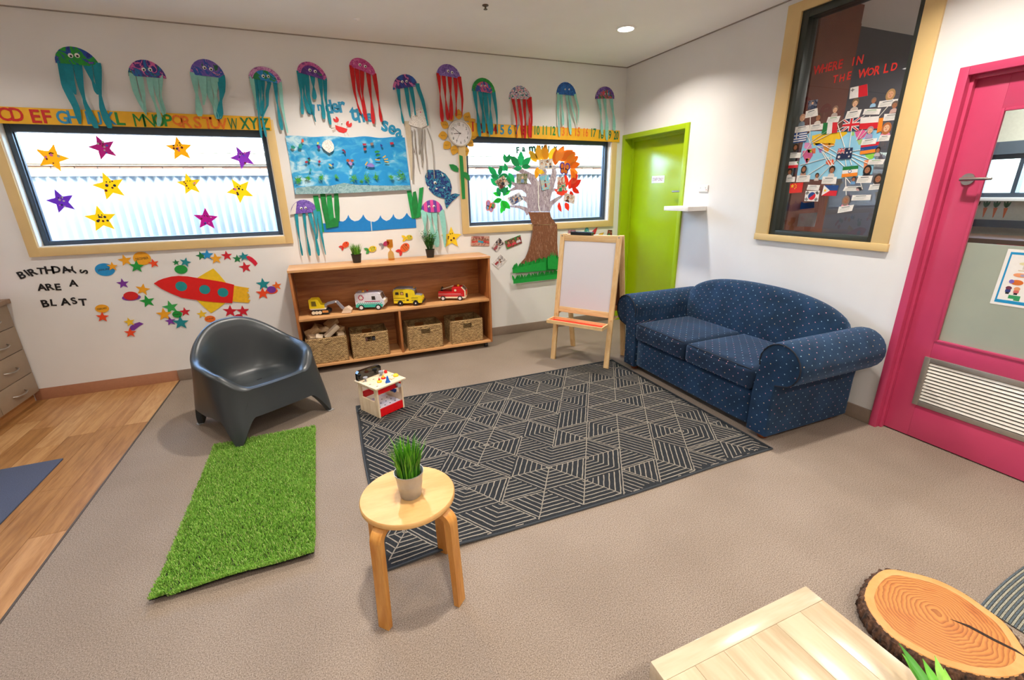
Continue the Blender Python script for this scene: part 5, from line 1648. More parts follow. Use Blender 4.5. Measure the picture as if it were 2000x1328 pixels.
jelly('confetti speckled jellyfish with dense red streamers over numbers seven and eight', *[(-1.3658,2.3926),(-1.1281,2.3966),(-1.2488,2.5133),(-1.2646,2.4464),(-1.22,2.4489)], P10, [[(-1.3249,2.3825),(-1.3081,2.2232),(-1.2964,2.0383)], [(-1.2656,2.3855),(-1.2482,2.2087),(-1.2404,2.0396)], [(-1.2057,2.3885),(-1.2076,2.227),(-1.2097,2.0403)], [(-1.1655,2.3906),(-1.1618,2.2287),(-1.1581,2.0501)], [(-1.1403,2.3918),(-1.1363,2.2297),(-1.1426,2.0461)]], C_RED, .038, .007, 10)
jelly('plain royal blue jellyfish with pale mint streamers, second from right in top row', *[(-0.8428,2.4613),(-0.6146,2.455),(-0.7419,2.5771),(-0.7511,2.5083),(-0.7051,2.5109)], P11, [[(-0.8245,2.4456),(-0.838,2.2753),(-0.8188,2.0671)], [(-0.7927,2.4473),(-0.7903,2.3116),(-0.777,2.1737)], [(-0.7284,2.4465),(-0.7142,2.2976),(-0.6873,2.0881)], [(-0.6959,2.4439),(-0.671,2.3167),(-0.6119,2.179)], [(-0.6307,2.4474),(-0.6055,2.3369),(-0.601,2.1882)]], C_PALE, .034, .008, 11)
jelly('small violet rimmed jellyfish with mint streamers, farthest right by the room corner', *[(-0.3854,2.4429),(-0.1491,2.455),(-0.2659,2.5639),(-0.2735,2.4924),(-0.2391,2.496)], P12, [[(-0.3452,2.4362),(-0.3255,2.2693),(-0.2994,2.0982)], [(-0.2707,2.44),(-0.2552,2.263),(-0.2374,2.0444)], [(-0.1895,2.4441),(-0.167,2.2663),(-0.1473,2.1391)]], C_PALE, .045, .007, 12, P12R)
j13 = jelly('purple jellyfish with white left end below the sea mural, thin teal streamers', *[(-3.4551,1.38),(-3.2376,1.3933),(-3.3402,1.4985),(-3.364,1.4285),(-3.3286,1.4307)], P13, [[(-3.4128,1.3785),(-3.4171,1.2755),(-3.4164,1.0209)], [(-3.3502,1.3805),(-3.3542,1.2224),(-3.3526,1.0166)], [(-3.3026,1.383),(-3.284,1.2104),(-3.28,1.0117)], [(-3.258,1.3898),(-3.2603,1.2348),(-3.2753,1.1588)], [(-3.2292,1.3681),(-3.2313,1.1822),(-3.2216,1.0165)]], C_TEAL, .032, .011, 13)
cut(j13, 'white_patch', [(-3.457,1.3776),(-3.4491,1.4082),(-3.429,1.4482),(-3.4059,1.4734),(-3.3918,1.4795),(-3.4047,1.4313),(-3.4161,1.3827)], mat('paper_white', '#e9e4de', .7), .0175, .001, label='bare white end of the plate')
jelly('pink and purple striped jellyfish with mint streamers behind the bushy plant', *[(-2.3107,1.3605),(-2.0925,1.3534),(-2.1956,1.4719),(-2.2311,1.4103),(-2.1836,1.4111)], P14, [[(-2.2872,1.3545),(-2.2889,1.2648),(-2.2937,1.1365)], [(-2.2378,1.3528),(-2.2242,1.2408),(-2.2165,1.045)], [(-2.1825,1.351),(-2.1779,1.1849),(-2.1842,1.0209)], [(-2.1098,1.3486),(-2.1005,1.2356),(-2.104,1.0161)]], C_PALE, .06, .012, 14)

# white net jellyfish of string
nj = wthing('string_jellyfish', 'white netting jellyfish trailing grey string, right of the sea mural', 'jellyfish', B0, *(-2.275,2.1764))
def netmat():
    m, t, p = newmat('white_netting')
    co = coords(t, (1, 1, 1))
    vo = N(t, 'TexVoronoi', Scale=110); t.links.new(co, vo.inputs['Vector'])
    rp = N(t, 'ValToRGB'); rp.color_ramp.elements[0].position = .25; rp.color_ramp.elements[1].position = .5
    rp.color_ramp.elements[0].color = hx('#c9bfb6'); rp.color_ramp.elements[1].color = hx('#f2ece6')
    t.links.new(vo.outputs[0], rp.inputs[0]); t.links.new(rp.outputs[0], p.inputs['Base Color'])
    p.inputs['Roughness'].default_value = .8
    return m
NET = netmat()
cut(nj, 'net_body', [(-2.3408,2.1969),(-2.3206,2.2357),(-2.276,2.2642),(-2.2327,2.276),(-2.2079,2.2672),(-2.1958,2.2256),(-2.1898,2.1718),(-2.1975,2.1287),(-2.2469,2.1038),(-2.3059,2.1136),(-2.3635,2.131)], NET, .012, .002)
STR = mat('grey_string', '#a8a098', .9); BEI = mat('beige_ribbon', '#c4b59c', .8)
streamer(nj, [(-2.3733,2.1287),(-2.3711,1.95),(-2.3737,1.8054),(-2.38,1.6527)], .05, BEI, 77, .01, 'ribbon')
for k, pts in enumerate(([(-2.3152,2.0932),(-2.3189,1.9318),(-2.306,1.7763),(-2.2943,1.7269)], [(-2.2791,2.0943),(-2.2823,1.9708),(-2.2694,1.8354),(-2.2697,1.7665)], [(-2.2427,2.0954),(-2.2598,1.952),(-2.2596,1.8257)], [(-2.2219,2.096),(-2.2313,1.9525),(-2.2239,1.8062),(-2.2288,1.6767)], [(-2.1949,2.1063),(-2.1615,1.9925),(-2.1558,1.856),(-2.1591,1.6662)], [(-2.3366,2.0832),(-2.3502,1.9885),(-2.3327,1.8931)])):
    org = ORG[nj.name]
    MB().tube([(a - org[0], -.014 - .004 * sin(i), b_ - org[1]) for i, (a, b_) in enumerate(pts)], .004, 6).build('string', STR, nj)
streamer(nj, [(-2.2687,2.0946),(-2.2736,1.9997),(-2.2904,1.8742)], .045, STR, 78, .012, 'string_bundle')
MB().ell((0.03, -.02, .06), .006, .003, .006).build('pink_bead', mat('bead_pink', '#e06a9a', .4), nj)

# ------------------------------------------------------------ alphabet and number banners
def banner(name, label, quad, items, gold):
    s0, z0 = quad[0]
    o = wthing(name, label, 'banner', ('B', -.018), s0, z0)
    n = 20
    P = [[], []]
    for i in range(n + 1):
        a = lerp2(quad[0], quad[1], i / n); b_ = lerp2(quad[3], quad[2], i / n)
        y = -.004 - .0015 * sin(i * 2.1)
        P[0].append((a[0] - s0, y, a[1] - z0)); P[1].append((b_[0] - s0, y, b_[1] - z0))
    mb = MB().grid(P)
    mb.grid([[(x, y + .0008, z) for x, y, z in r_] for r_ in P])
    mb.build('paper_strip', gold, o, smooth=False)
    for ch, (s, z), h, m, wf in items:
        wt = 0 if ch in 'MWN' else .022
        asp = glyph(ch, wt)[2]
        q = MB(); text_on(q, ch, s - s0, z - z0, h, radians(-1), .0062, .0006, 1, wt, width=min(asp * h * wf, .067 if ch.isalpha() else .042 * len(ch) ** .5))
        q.build('letter' if ch.isalpha() else 'numeral', m, o, smooth=False, recalc=False)
    return o
GOLD = mat('gold_paper', '#f0b41c', .55, var=.05, vs=12)
L_R = mat('letter_red', '#cf2320', .6, var=.1, vs=60); L_B = mat('letter_blue', '#2a94c4', .6, var=.1, vs=60); L_G = mat('letter_green', '#1f8f3c', .6, var=.1, vs=60); L_O = mat('letter_orange', '#ee7a1f', .6, var=.1, vs=60); L_DG = mat('letter_dark_green', '#0f7a4a', .6, var=.1, vs=60)
apos = [(-5.1314,2.1018),(-5.066,2.1012),(-4.969,2.0953),(-4.9079,2.0944),(-4.8228,2.0944),(-4.7587,2.0968),(-4.6797,2.0965),(-4.6144,2.0955),(-4.5473,2.098),(-4.4895,2.0968),(-4.3755,2.0905),(-4.3146,2.0927),(-4.2529,2.0949),(-4.1937,2.0971),(-4.1346,2.0956),(-4.0754,2.0905),(-4.0045,2.0893),(-3.9359,2.088),(-3.8869,2.0897),(-3.8352,2.084),(-3.7635,2.0864),(-3.6791,2.093),(-3.6163,2.0952),(-3.5347,2.0941)]
acol = [L_R] * 4 + [L_B] * 5 + [L_G] * 5 + [L_O] * 6 + [L_DG] * 4
items = [(c, p_, .086, m, 1.0) for c, p_, m in zip('CDEFGHIJKLMNOPQRSTUVWXYZ', apos, acol)]
items += [('B', (apos[0][0] - .13, apos[0][1]), .086, L_R, .95), ('A', (apos[0][0] - .23, apos[0][1]), .086, L_R, .95)]
banner('alphabet_banner', 'gold paper banner with painted letters C to Z above the left window', [(-5.45, 2.150), (-3.488, 2.147), (-3.494, 2.046), (-5.45, 2.043)], items, GOLD)
npos = [(-1.753,2.1314),(-1.6756,2.1203),(-1.5914,2.1183),(-1.5275,2.1157),(-1.452,2.1133),(-1.3699,2.1158),(-1.2923,2.118),(-1.2195,2.1155),(-1.1458,2.1176),(-1.0712,2.1198),(-0.984,2.1224),(-0.8897,2.1203),(-0.7819,2.1185),(-0.6969,2.1209),(-0.5982,2.1188),(-0.498,2.1166),(-0.4026,2.1142),(-0.3053,2.1017),(-0.207,2.0992),(-0.1139,2.0965)]
ncol = [L_R] * 4 + [L_B] * 3 + [L_R] * 1 + [L_G] * 4 + [L_O] * 4 + [L_DG] * 4
banner('number_banner', 'gold paper banner with painted numbers 1 to 20 above the right window', [(-1.842, 2.166), (-.068, 2.146), (-.064, 2.030), (-1.845, 2.050)], [(str(i + 1), p_, .086, m, .85 if i < 9 else .62) for i, (p_, m) in enumerate(zip(npos, ncol))], GOLD)

# ------------------------------------------------------------ under the sea
SEA = mat('sea_letter_blue', '#1f93c0', .6, var=.05)
for (ch, rot, w), (s, z, h) in zip((('u', -.15, 'under'), ('n', .05, 'under'), ('d', .1, 'under'), ('e', .1, 'under'), ('r', .1, 'under'), ('t', .05, 'the'), ('h', .1, 'the'), ('e', .12, 'the'), ('s', -.25, 'sea'), ('e', -.3, 'sea'), ('a', -.05, 'sea')), [(-3.1716,2.2216,0.0389),(-3.0979,2.2383,0.023),(-3.0267,2.2483,0.0488),(-2.9734,2.2417,0.0351),(-2.9174,2.251,0.0401),(-2.8319,2.2019,0.0528),(-2.7744,2.1903,0.0508),(-2.6988,2.1769,0.0333),(-2.5737,2.1123,0.0426),(-2.5141,2.0861,0.038),(-2.4565,2.0575,0.0384)]):
    letter(ch, 'blue cut-out letter %s of the word %s above the sea mural' % (ch, w), B0, s, z, h * 2.15, SEA, rot, 'letters of under the sea', .9, .03)
ck_ = [(-2.9936,2.108),(-2.9684,2.0996),(-2.9357,2.0913),(-2.8961,2.0785),(-2.9061,2.0571),(-2.9321,2.0446),(-2.9697,2.0529),(-2.9931,2.0756)]
cr_ = wthing('paper_crab', 'red paper crab with round claws above the sea mural', 'crab', B0, *ck_[3])
CRD = mat('crab_red', '#e01b1b', .55)
cut(cr_, 'shell', ck_, CRD)
for (s, z, r_), a0 in zip([(-2.9808,2.15,0.0227),(-2.8789,2.1179,0.025)], (radians(120), radians(60))):
    pts = [(s, z)] + [(s + r_ * cos(a0 + t), z + r_ * sin(a0 + t)) for t in [radians(25 + 310 * k / 20) for k in range(21)]]
    cut(cr_, 'claw', pts, CRD)
for q in ([(-2.9394,2.1005),(-2.9397,2.1168)], [(-2.905,2.0853),(-2.8906,2.1021)], [(-2.974,2.1295),(-2.975,2.104)], [(-2.9964,2.0871),(-3.0329,2.0813)], [(-2.9959,2.0732),(-3.0262,2.0606)], [(-2.9947,2.0639),(-3.0203,2.0515)], [(-2.9272,2.0447),(-2.9232,2.0189)], [(-2.9046,2.05),(-2.8931,2.0244)]):
    MB().tube([(q[0][0] - ORG[cr_.name][0], -.002, q[0][1] - ORG[cr_.name][1]), (q[1][0] - ORG[cr_.name][0], -.006, q[1][1] - ORG[cr_.name][1])], .0016, 5).build('leg', mat('pipe_cleaner', '#d8c2b0', .8), cr_)
s, z, r_ = (-2.9392,2.1205,0.0076)
eye(cr_, s, z, r_, .004)

# mural
def muralmat():
    m, t, p = newmat('mural_blue_paint')
    co = coords(t, (1, 1, 1.6))
    no = N(t, 'TexNoise', Scale=9, Detail=8, Distortion=1.0); t.links.new(co, no.inputs['Vector'])
    sx_ = N(t, 'SeparateXYZ'); tc = N(t, 'TexCoord'); t.links.new(tc.outputs['Object'], sx_.inputs[0])
    gx = N(t, 'MapRange'); gx.inputs['From Min'].default_value = -.45; gx.inputs['From Max'].default_value = .1; gx.inputs['To Min'].default_value = .1; gx.inputs['To Max'].default_value = -.08
    t.links.new(sx_.outputs[0], gx.inputs[0])
    ad = N(t, 'Math', operation='ADD'); t.links.new(no.outputs[0], ad.inputs[0]); t.links.new(gx.outputs[0], ad.inputs[1])
    rp = N(t, 'ValToRGB'); e = rp.color_ramp.elements
    e[0].position = .42; e[1].position = .72; e[0].color = hx('#1593d6'); e[1].color = hx('#c4e6f2')
    q = e.new(.55); q.color = hx('#45aede')
    t.links.new(ad.outputs[0], rp.inputs[0]); t.links.new(rp.outputs[0], p.inputs['Base Color'])
    p.inputs['Roughness'].default_value = .45
    return m
MQ = [(-3.3987,2.0089),(-2.4062,2.0217),(-2.3938,1.5688),(-3.3949,1.5438)]
mu = wthing('sea_mural', 'large blue painted sea mural collage on the back wall between the windows', 'mural', B0, *quadmap(MQ, .5, .5))
o0 = ORG[mu.name]
P = []
for i in range(17):
    row = []
    for j in range(41):
        q = quadmap(MQ, j / 40, i / 16)
        cur = .012 * (i / 16) ** 3 * (1 + sin(j * .5)) + .004 + .006 * (1 - i / 16) ** 4 * (1 + sin(j * .7 + 2))
        row.append((q[0] - o0[0], -cur, q[1] - o0[1] + (.005 * sin(j * .55) if i == 0 else 0)))
    P.append(row)
mb = MB().grid(P); mb.build('painted_paper', muralmat(), mu, recalc=False)
ML = .03
cut(mu, 'sand', [(-3.3874,1.5676),(-3.3749,1.5992),(-3.2257,1.6133),(-3.099,1.6118),(-2.9824,1.635),(-2.8855,1.6175),(-2.7341,1.6116),(-2.5608,1.6054),(-2.3994,1.6078),(-2.3956,1.5688),(-2.6533,1.5599),(-2.9105,1.5498),(-3.1561,1.5459),(-3.3909,1.5453)], paint('mural_sand', ['#8db4bb', '#7fa9ad', '#a3c4c8', '#78a0a8'], 14, soft=True), .028, .0006, label='grey green sand along the bottom')
def netcirc():
    return cut(mu, 'net_disc', [(-3.1251,1.9356),(-3.1151,1.9626),(-3.0916,1.9807),(-3.0675,1.9866),(-3.0416,1.9757),(-3.0279,1.9489),(-3.0273,1.9179),(-3.0402,1.8982),(-3.0702,1.8807),(-3.092,1.8936),(-3.113,1.9111)], NET, ML, .001)
netcirc()
for nm, pts, c in (('tissue_scrap', [(-3.2777,1.9872),(-3.2603,1.9876),(-3.2617,1.9635),(-3.2802,1.9608)], '#e5603a'), ('tissue_scrap', [(-3.3683,1.9313),(-3.3491,1.9354),(-3.3328,1.9206),(-3.346,1.9075),(-3.3672,1.9147)], '#16907c'), ('tissue_scrap', [(-3.3049,1.946),(-3.2776,1.948),(-3.2862,1.9115),(-3.3111,1.9156)], '#1fa090'), ('felt_square', [(-3.1647,1.9287),(-3.1471,1.9444),(-3.1343,1.9254),(-3.1522,1.9082)], '#6a2a8a'), ('felt_scrap', [(-3.1612,1.964),(-3.1455,1.9658),(-3.1458,1.9536),(-3.1583,1.9465)], '#d8d84a'), ('felt_square', [(-2.7862,1.9614),(-2.7547,1.9628),(-2.7556,1.9477),(-2.7857,1.9448)], '#b01f3a'), ('felt_square', [(-2.784,1.9242),(-2.759,1.9262),(-2.7611,1.9078),(-2.7815,1.9035)], '#a8403a'), ('felt_square', [(-2.7209,1.9682),(-2.6936,1.9735),(-2.6937,1.9496),(-2.7177,1.9452)], '#8a7068'), ('felt_scrap', [(-2.6343,1.9619),(-2.6158,1.9527),(-2.6201,1.9365),(-2.6341,1.9403)], '#2a3a8a'), ('felt_square', [(-2.5476,1.9765),(-2.5164,1.9788),(-2.5156,1.961),(-2.5454,1.9556)], '#b01f3a'), ('felt_leaf', [(-2.6891,1.9008),(-2.6673,1.9075),(-2.6444,1.8998),(-2.6524,1.8892),(-2.6883,1.8855)], '#1f8a3a'), ('felt_leaf', [(-2.6802,1.867),(-2.6521,1.8754),(-2.6392,1.8691),(-2.6644,1.8566),(-2.6814,1.8565)], '#1f8a3a'), ('pasta_stick', [(-2.6923,1.8344),(-2.6517,1.8323),(-2.6528,1.8225),(-2.6933,1.8247)], '#d8b048'), ('pasta_stick', [(-2.6266,1.8513),(-2.5992,1.8679),(-2.594,1.8598),(-2.6216,1.8424)], '#d8b048'), ('pasta_stick', [(-2.6152,1.8375),(-2.5804,1.8411),(-2.5789,1.8312),(-2.6121,1.8269)], '#d8b048'), ('pasta_stick', [(-2.6129,1.8187),(-2.5761,1.8165),(-2.5788,1.8066),(-2.6138,1.8105)], '#e0bc5a'), ('pasta_stick', [(-2.7887,1.7851),(-2.7662,1.8136),(-2.7583,1.8088),(-2.7785,1.7794)], '#d8b048'), ('felt_circle', [(-2.9398,1.8284),(-2.9243,1.8349),(-2.911,1.8247),(-2.9151,1.8111),(-2.9318,1.8078),(-2.9413,1.8165)], '#a8502a'), ('felt_circle', [(-2.9077,1.8247),(-2.892,1.8328),(-2.8766,1.8249),(-2.88,1.8113),(-2.8991,1.8088)], '#a8502a'), ('feather', [(-2.9282,1.8046),(-2.9109,1.8127),(-2.8919,1.8008),(-2.8985,1.7807),(-2.911,1.779)], '#b58acb'), ('feather', [(-2.7746,1.777),(-2.7466,1.8015),(-2.7217,1.7976),(-2.7003,1.7772),(-2.7168,1.7666),(-2.7587,1.7689)], '#8a7ac8'), ('felt_circle', [(-3.2779,1.8103),(-3.2617,1.8166),(-3.2532,1.8066),(-3.2626,1.7949),(-3.2759,1.798)], '#b02a3a'), ('felt_circle', [(-3.2488,1.826),(-3.2325,1.8323),(-3.2336,1.8145),(-3.2475,1.809)], '#2a8a3a'), ('felt_circle', [(-3.2547,1.8376),(-3.2348,1.8432),(-3.2314,1.83),(-3.2488,1.826)], '#1c2a5a'), ('felt_square', [(-3.1733,1.8149),(-3.1566,1.8228),(-3.151,1.8072),(-3.1683,1.7954)], '#b01f3a'), ('feather', [(-3.0897,1.7958),(-3.0744,1.7919),(-3.0607,1.7761),(-3.0697,1.7682),(-3.0874,1.784)], '#d8c070'), ('feather', [(-3.0649,1.792),(-3.0495,1.7999),(-3.0482,1.7801),(-3.062,1.7785)], '#2a4a9a'), ('felt_fish', [(-2.9704,1.9031),(-2.9546,1.9136),(-2.9387,1.8997),(-2.9367,1.8776),(-2.9466,1.8822),(-2.9529,1.8955)], '#7a1f4a'), ('tissue_scrap', [(-3.2476,1.756),(-3.2366,1.7521),(-3.2395,1.7325),(-3.2509,1.7341)], '#1f9a8a')):
    cut(mu, nm, pts, mat('scrap_' + c[1:], c, .7), ML, .0015)
GRC = [mat('tuft_green', '#4fae24', .6), mat('tuft_teal', '#1f7a4a', .6)]
R = random.Random(6)
for (s, z, r_) in [(-3.3532,1.6661,0.0467),(-3.2745,1.679,0.0353),(-3.165,1.6808,0.0398),(-3.0408,1.6857,0.0259),(-2.8951,1.6752,0.0479),(-2.787,1.6704,0.0461),(-2.7006,1.6823,0.0423),(-2.5663,1.6816,0.0344),(-2.4724,1.6938,0.0696),(-2.8324,1.6418,0.0251)]:
    mb = MB()
    for k in range(40):
        a = R.uniform(0, 2 * pi); b_ = R.uniform(.2, 1.05)
        c = Vector((s - o0[0] + R.gauss(0, .2) * r_, -ML - R.uniform(.001, .008), z - o0[1] + R.gauss(0, .2) * r_))
        d = Vector((cos(a), 0, sin(a))) * r_ * b_ * .7; sd = Vector((-sin(a), 0, cos(a))) * .0022
        mid = c + d * .5 + sd * R.uniform(-4, 4)
        mb.add([c - sd, c + sd, mid + sd, mid - sd, c + d], [(0, 1, 2, 3), (3, 2, 4)], 0 if R.random() < .8 else 1)
    q = mb.build('shredded_paper_tuft', GRC, mu, recalc=False, smooth=False); q['kind'] = 'stuff'

SWG = [mat('seaweed_green', '#149a48', .7, var=.1, vs=30), mat('seaweed_dark', '#0d8438', .7, var=.1, vs=30)]
sw = wthing('paper_seaweed', 'tall green crepe seaweed strips left of the paper waves', 'seaweed', B0, *(-3.1535,1.4488))
for k, pts in enumerate(([(-3.2549,1.5315),(-3.2121,1.5323),(-3.2069,1.384),(-3.2063,1.2152),(-3.2384,1.2184),(-3.2467,1.3853)], [(-3.194,1.5482),(-3.1517,1.5491),(-3.15,1.4155),(-3.1423,1.2933),(-3.1841,1.2865),(-3.1942,1.4168)], [(-3.1403,1.5325),(-3.1009,1.5384),(-3.1033,1.4308),(-3.1068,1.3131),(-3.1447,1.3061),(-3.1505,1.4239)], [(-3.078,1.5462),(-3.0429,1.5472),(-3.0472,1.4208),(-3.0621,1.3071),(-3.0945,1.3126),(-3.0911,1.4305)], [(-3.183,1.2949),(-3.1395,1.3144),(-3.1034,1.3384),(-3.0698,1.3116),(-3.079,1.2607),(-3.123,1.2541),(-3.1856,1.2466)])):
    cut(sw, 'strip', pts, SWG[k % 2 if k < 4 else 1], .006 + .0015 * k, .0015)
sw = wthing('paper_seaweed', 'green crepe seaweed strips below the right corner of the sea mural', 'seaweed', B0, *(-2.3695,1.4278))
for k, pts in enumerate(([(-2.4311,1.5589),(-2.3899,1.5618),(-2.3733,1.4367),(-2.3613,1.3065),(-2.4065,1.3019),(-2.4193,1.4379)], [(-2.3729,1.5467),(-2.3447,1.5549),(-2.3343,1.4268),(-2.3348,1.31),(-2.3852,1.3011),(-2.3925,1.4284)], [(-2.3102,1.5806),(-2.2686,1.5914),(-2.2991,1.4348),(-2.321,1.3168),(-2.3632,1.3066),(-2.3335,1.4357)])):
    cut(sw, 'strip', pts, SWG[k % 2], .006 + .0015 * k, .0015)
WAV = mat('wave_blue', '#0f82d0', .45, var=.02)
flat('paper_wave', 'left half of the blue scalloped paper wave under the sea mural', 'wave', B0, [([(-3.2106,1.2137),(-3.2078,1.2917),(-3.1429,1.289),(-3.0663,1.3072),(-3.0337,1.3017),(-3.0112,1.3136),(-2.9937,1.3326),(-2.9803,1.3595),(-2.9726,1.3336),(-2.9605,1.3159),(-2.9329,1.2994),(-2.8981,1.3049),(-2.8748,1.3213),(-2.8597,1.3398),(-2.8489,1.3584),(-2.8411,1.3374),(-2.8282,1.3152),(-2.8083,1.2996),(-2.7907,1.2937),(-2.7928,1.2057)], WAV)], .003, .001, 'blue paper waves')
flat('paper_wave', 'right half of the blue scalloped paper wave under the sea mural', 'wave', B0, [([(-2.7831,1.2916),(-2.7573,1.2871),(-2.7249,1.3025),(-2.7067,1.3238),(-2.6954,1.347),(-2.6889,1.3249),(-2.6758,1.3068),(-2.6463,1.2906),(-2.6137,1.3026),(-2.5889,1.3265),(-2.5745,1.3534),(-2.5664,1.3257),(-2.5501,1.3073),(-2.5235,1.3009),(-2.4953,1.3088),(-2.4706,1.3285),(-2.4476,1.3589),(-2.4333,1.3334),(-2.4165,1.3149),(-2.3668,1.2977),(-2.3691,1.2158),(-2.6003,1.2128),(-2.7847,1.2071)], WAV)], .003, .001, 'blue paper waves')

# paper fish
def fish(label, s, z, r_, body, tail, tl, ang, stripe=None):
    o = wthing('paper_fish', label, 'fish', B0, s, z, 'paper fish above the bookshelf')
    cut(o, 'body', circ(s, z, r_, 22, r_ * .74, ang), body, .006, .0015)
    d = ang + pi
    bx, bz = s + r_ * .9 * cos(d), z + r_ * .9 * sin(d)
    for k in (-1, 1): cut(o, 'tail_fin', leafp(bx, bz, tl, tl * .5, d + k * .62), tail, .004, .0012)
    if stripe:
        for k in (-.3, .1, .45):
            cut(o, 'stripe', rect(s + k * r_ * cos(ang), z + k * r_ * sin(ang), r_ * .14, r_ * 1.1, ang), stripe, .0077, .0006)
    e = (s + r_ * .55 * cos(ang + .4), z + r_ * .55 * sin(ang + .4))
    cut(o, 'eye', circ(e[0], e[1], r_ * .13, 10), M_PUP, .0077, .001)
FO = mat('fish_orange', '#ee5a24', .5); FY = mat('fish_yellow', '#eec81f', .5); FRD = mat('fish_red', '#d52a2a', .5); FGY = mat('fish_grey', '#8f8a92', .6); FPK = mat('fish_pink', '#b02a5e', .5); FGN = mat('fish_green', '#3a9a4a', .5)
FS = [(-3.0374,1.0937,0.0334),(-2.8016,1.0395,0.0373),(-2.6702,1.0823,0.0303),(-2.497,1.0343,0.0498),(-2.4467,1.1278,0.0331)]
fish('red orange paper fish left of the potted grass on the shelf', *FS[0], FO, FRD, 0.040, .6, FRD)
fish('yellow and green paper fish right of the potted grass', *FS[1], FY, FGN, 0.050, .25, FGN)
fish('pink paper fish with grey tail behind the amber goblet', *FS[2], FPK, FGY, 0.047, .4)
fish('large orange striped paper fish right of the amber goblet', *FS[3], FO, FRD, 0.058, .65, mat('fish_tan_stripe', '#8a6a2a', .6))
fish('small yellow paper fish highest above the bookshelf', *FS[4], FY, FY, 0.050, .1, FGN)
# yellow starfish
s, z, r_ = (-2.0231,1.1019,0.1092)
yf = wthing('paper_starfish', 'yellow paper starfish with brown spots right of the bushy plant', 'starfish', B0, s, z)
YEL = mat('starfish_yellow', '#f5cd1e', .5, var=.02)
cut(yf, 'body', star(s, z, r_, .02, .45), YEL, .006, .002)
for (a, b_, q) in [(-2.0537,1.1127,0.008),(-2.0571,1.0952,0.0065),(-1.9995,1.0971,0.0102),(-2.0283,1.0787,0.0095)]: cut(yf, 'spot', circ(a, b_, q, 12), mat('spot_maroon', '#5a1f1a', .5), .0085, .001)
for (a, b_, q) in [(-2.0333,1.1414,0.0051),(-2.0129,1.1453,0.0051)]: cut(yf, 'eye', circ(a, b_, q, 10), M_PUP, .0085, .001)

# whale
WH = [(-2.2159,1.7448),(-2.2463,1.6869),(-2.2425,1.6264),(-2.2187,1.5702),(-2.1754,1.5212),(-2.1252,1.4953),(-2.067,1.4795),(-2.0703,1.448),(-2.0564,1.3842),(-2.0257,1.4205),(-1.9952,1.4515),(-1.9594,1.4771),(-1.9089,1.5163),(-1.9563,1.5276),(-1.9931,1.522),(-2.0085,1.5118),(-1.9893,1.5825),(-2.005,1.655),(-2.0439,1.7083),(-2.1075,1.7448)]
wh = wthing('paper_whale', 'dark blue whale of torn paper left of the right window', 'whale', B0, *WH[0])
cut(wh, 'body', WH, paint('whale_torn_paper', ['#16226a', '#1b3f8a', '#12195a', '#2478a0', '#3a93a8', '#17408a', '#101a50'], 34, dist=.3), .005, .002)
s, z, r_ = (-2.1532,1.6276,0.0148)
eye(wh, s, z, r_, .007)
for pts in ([(-2.0875,1.7165),(-2.0665,1.7013),(-2.0723,1.681)], [(-2.1541,1.5847),(-2.1274,1.574),(-2.1502,1.5641)], [(-2.2272,1.6009),(-2.2106,1.5905),(-2.2227,1.5754)], [(-2.0764,1.5888),(-2.0565,1.5854),(-2.0719,1.5733)]): cut(wh, 'white_scrap', pts, M_WHITE, .0075, .0008)

# ------------------------------------------------------------ sunflower and clock
CKC = (-1.8851,2.0691,0.1171)
sf = wthing('paper_sunflower', 'paper sunflower with mustard petals around the clock and a green stem', 'flower', B0, CKC[0], CKC[1])
PET = mat('petal_mustard', '#e2a72c', .6, var=.03); STG = mat('stem_green', '#148a3e', .55, var=.04)
SCR = mat('pen_ink', '#3a2a1a', .6)
for k, (s, z, r_) in enumerate([(-2.0247,2.1402,0.0367),(-1.9643,2.2072,0.0367),(-1.8833,2.2333,0.0391),(-1.8004,2.2174,0.0395),(-1.7535,2.1736,0.0357),(-1.7513,2.0558,0.0383),(-1.783,1.9885,0.0384),(-1.8321,1.9146,0.0406),(-1.8742,1.907,0.0426),(-1.9459,1.9229,0.04),(-2.0137,1.9643,0.0395),(-2.0471,2.0483,0.039)]):
    a = atan2(z - CKC[1], s - CKC[0])
    pts = leafp(s - r_ * 1.1 * cos(a), z - r_ * 1.1 * sin(a), r_ * 2.3, r_ * 1.9, a)
    cut(sf, 'petal', pts, PET, .008 + .0012 * (k % 3), .001)
    R = random.Random(k)
    mb = MB()
    for q in range(5): sheet(mb, rect(s + (q - 2) * r_ * .22, z + R.uniform(-.1, .1) * r_, r_ * .06, r_ * R.uniform(.15, .35), R.uniform(-.6, .6)), ORG[sf.name], .0113 + .0012 * 0, .0003)
    o = mb.build('pen_scribble', SCR, sf, smooth=False); o['kind'] = 'stuff'
cut(sf, 'stem', [(-1.9017,1.8786),(-1.8685,1.8689),(-1.8621,1.6747),(-1.8637,1.475),(-1.8952,1.4725),(-1.8998,1.6749)], STG, .022, .0015)
cut(sf, 'leaf', [(-2.0038,1.7943),(-1.9626,1.7955),(-1.9298,1.7825),(-1.911,1.7571),(-1.9174,1.7244),(-1.9553,1.7316),(-1.9876,1.7519)], STG, .006, .001)
cut(sf, 'leaf', [(-1.8673,1.7264),(-1.8367,1.7212),(-1.8116,1.6952),(-1.8027,1.6431),(-1.8345,1.6538),(-1.862,1.6768)], STG, .024, .001)
ckk = wthing('wall_clock', 'round white wall clock in the middle of the paper sunflower', 'clock', B0, CKC[0], CKC[1])
RX = Matrix.Rotation(pi / 2, 4, 'X')
r_ = CKC[2]
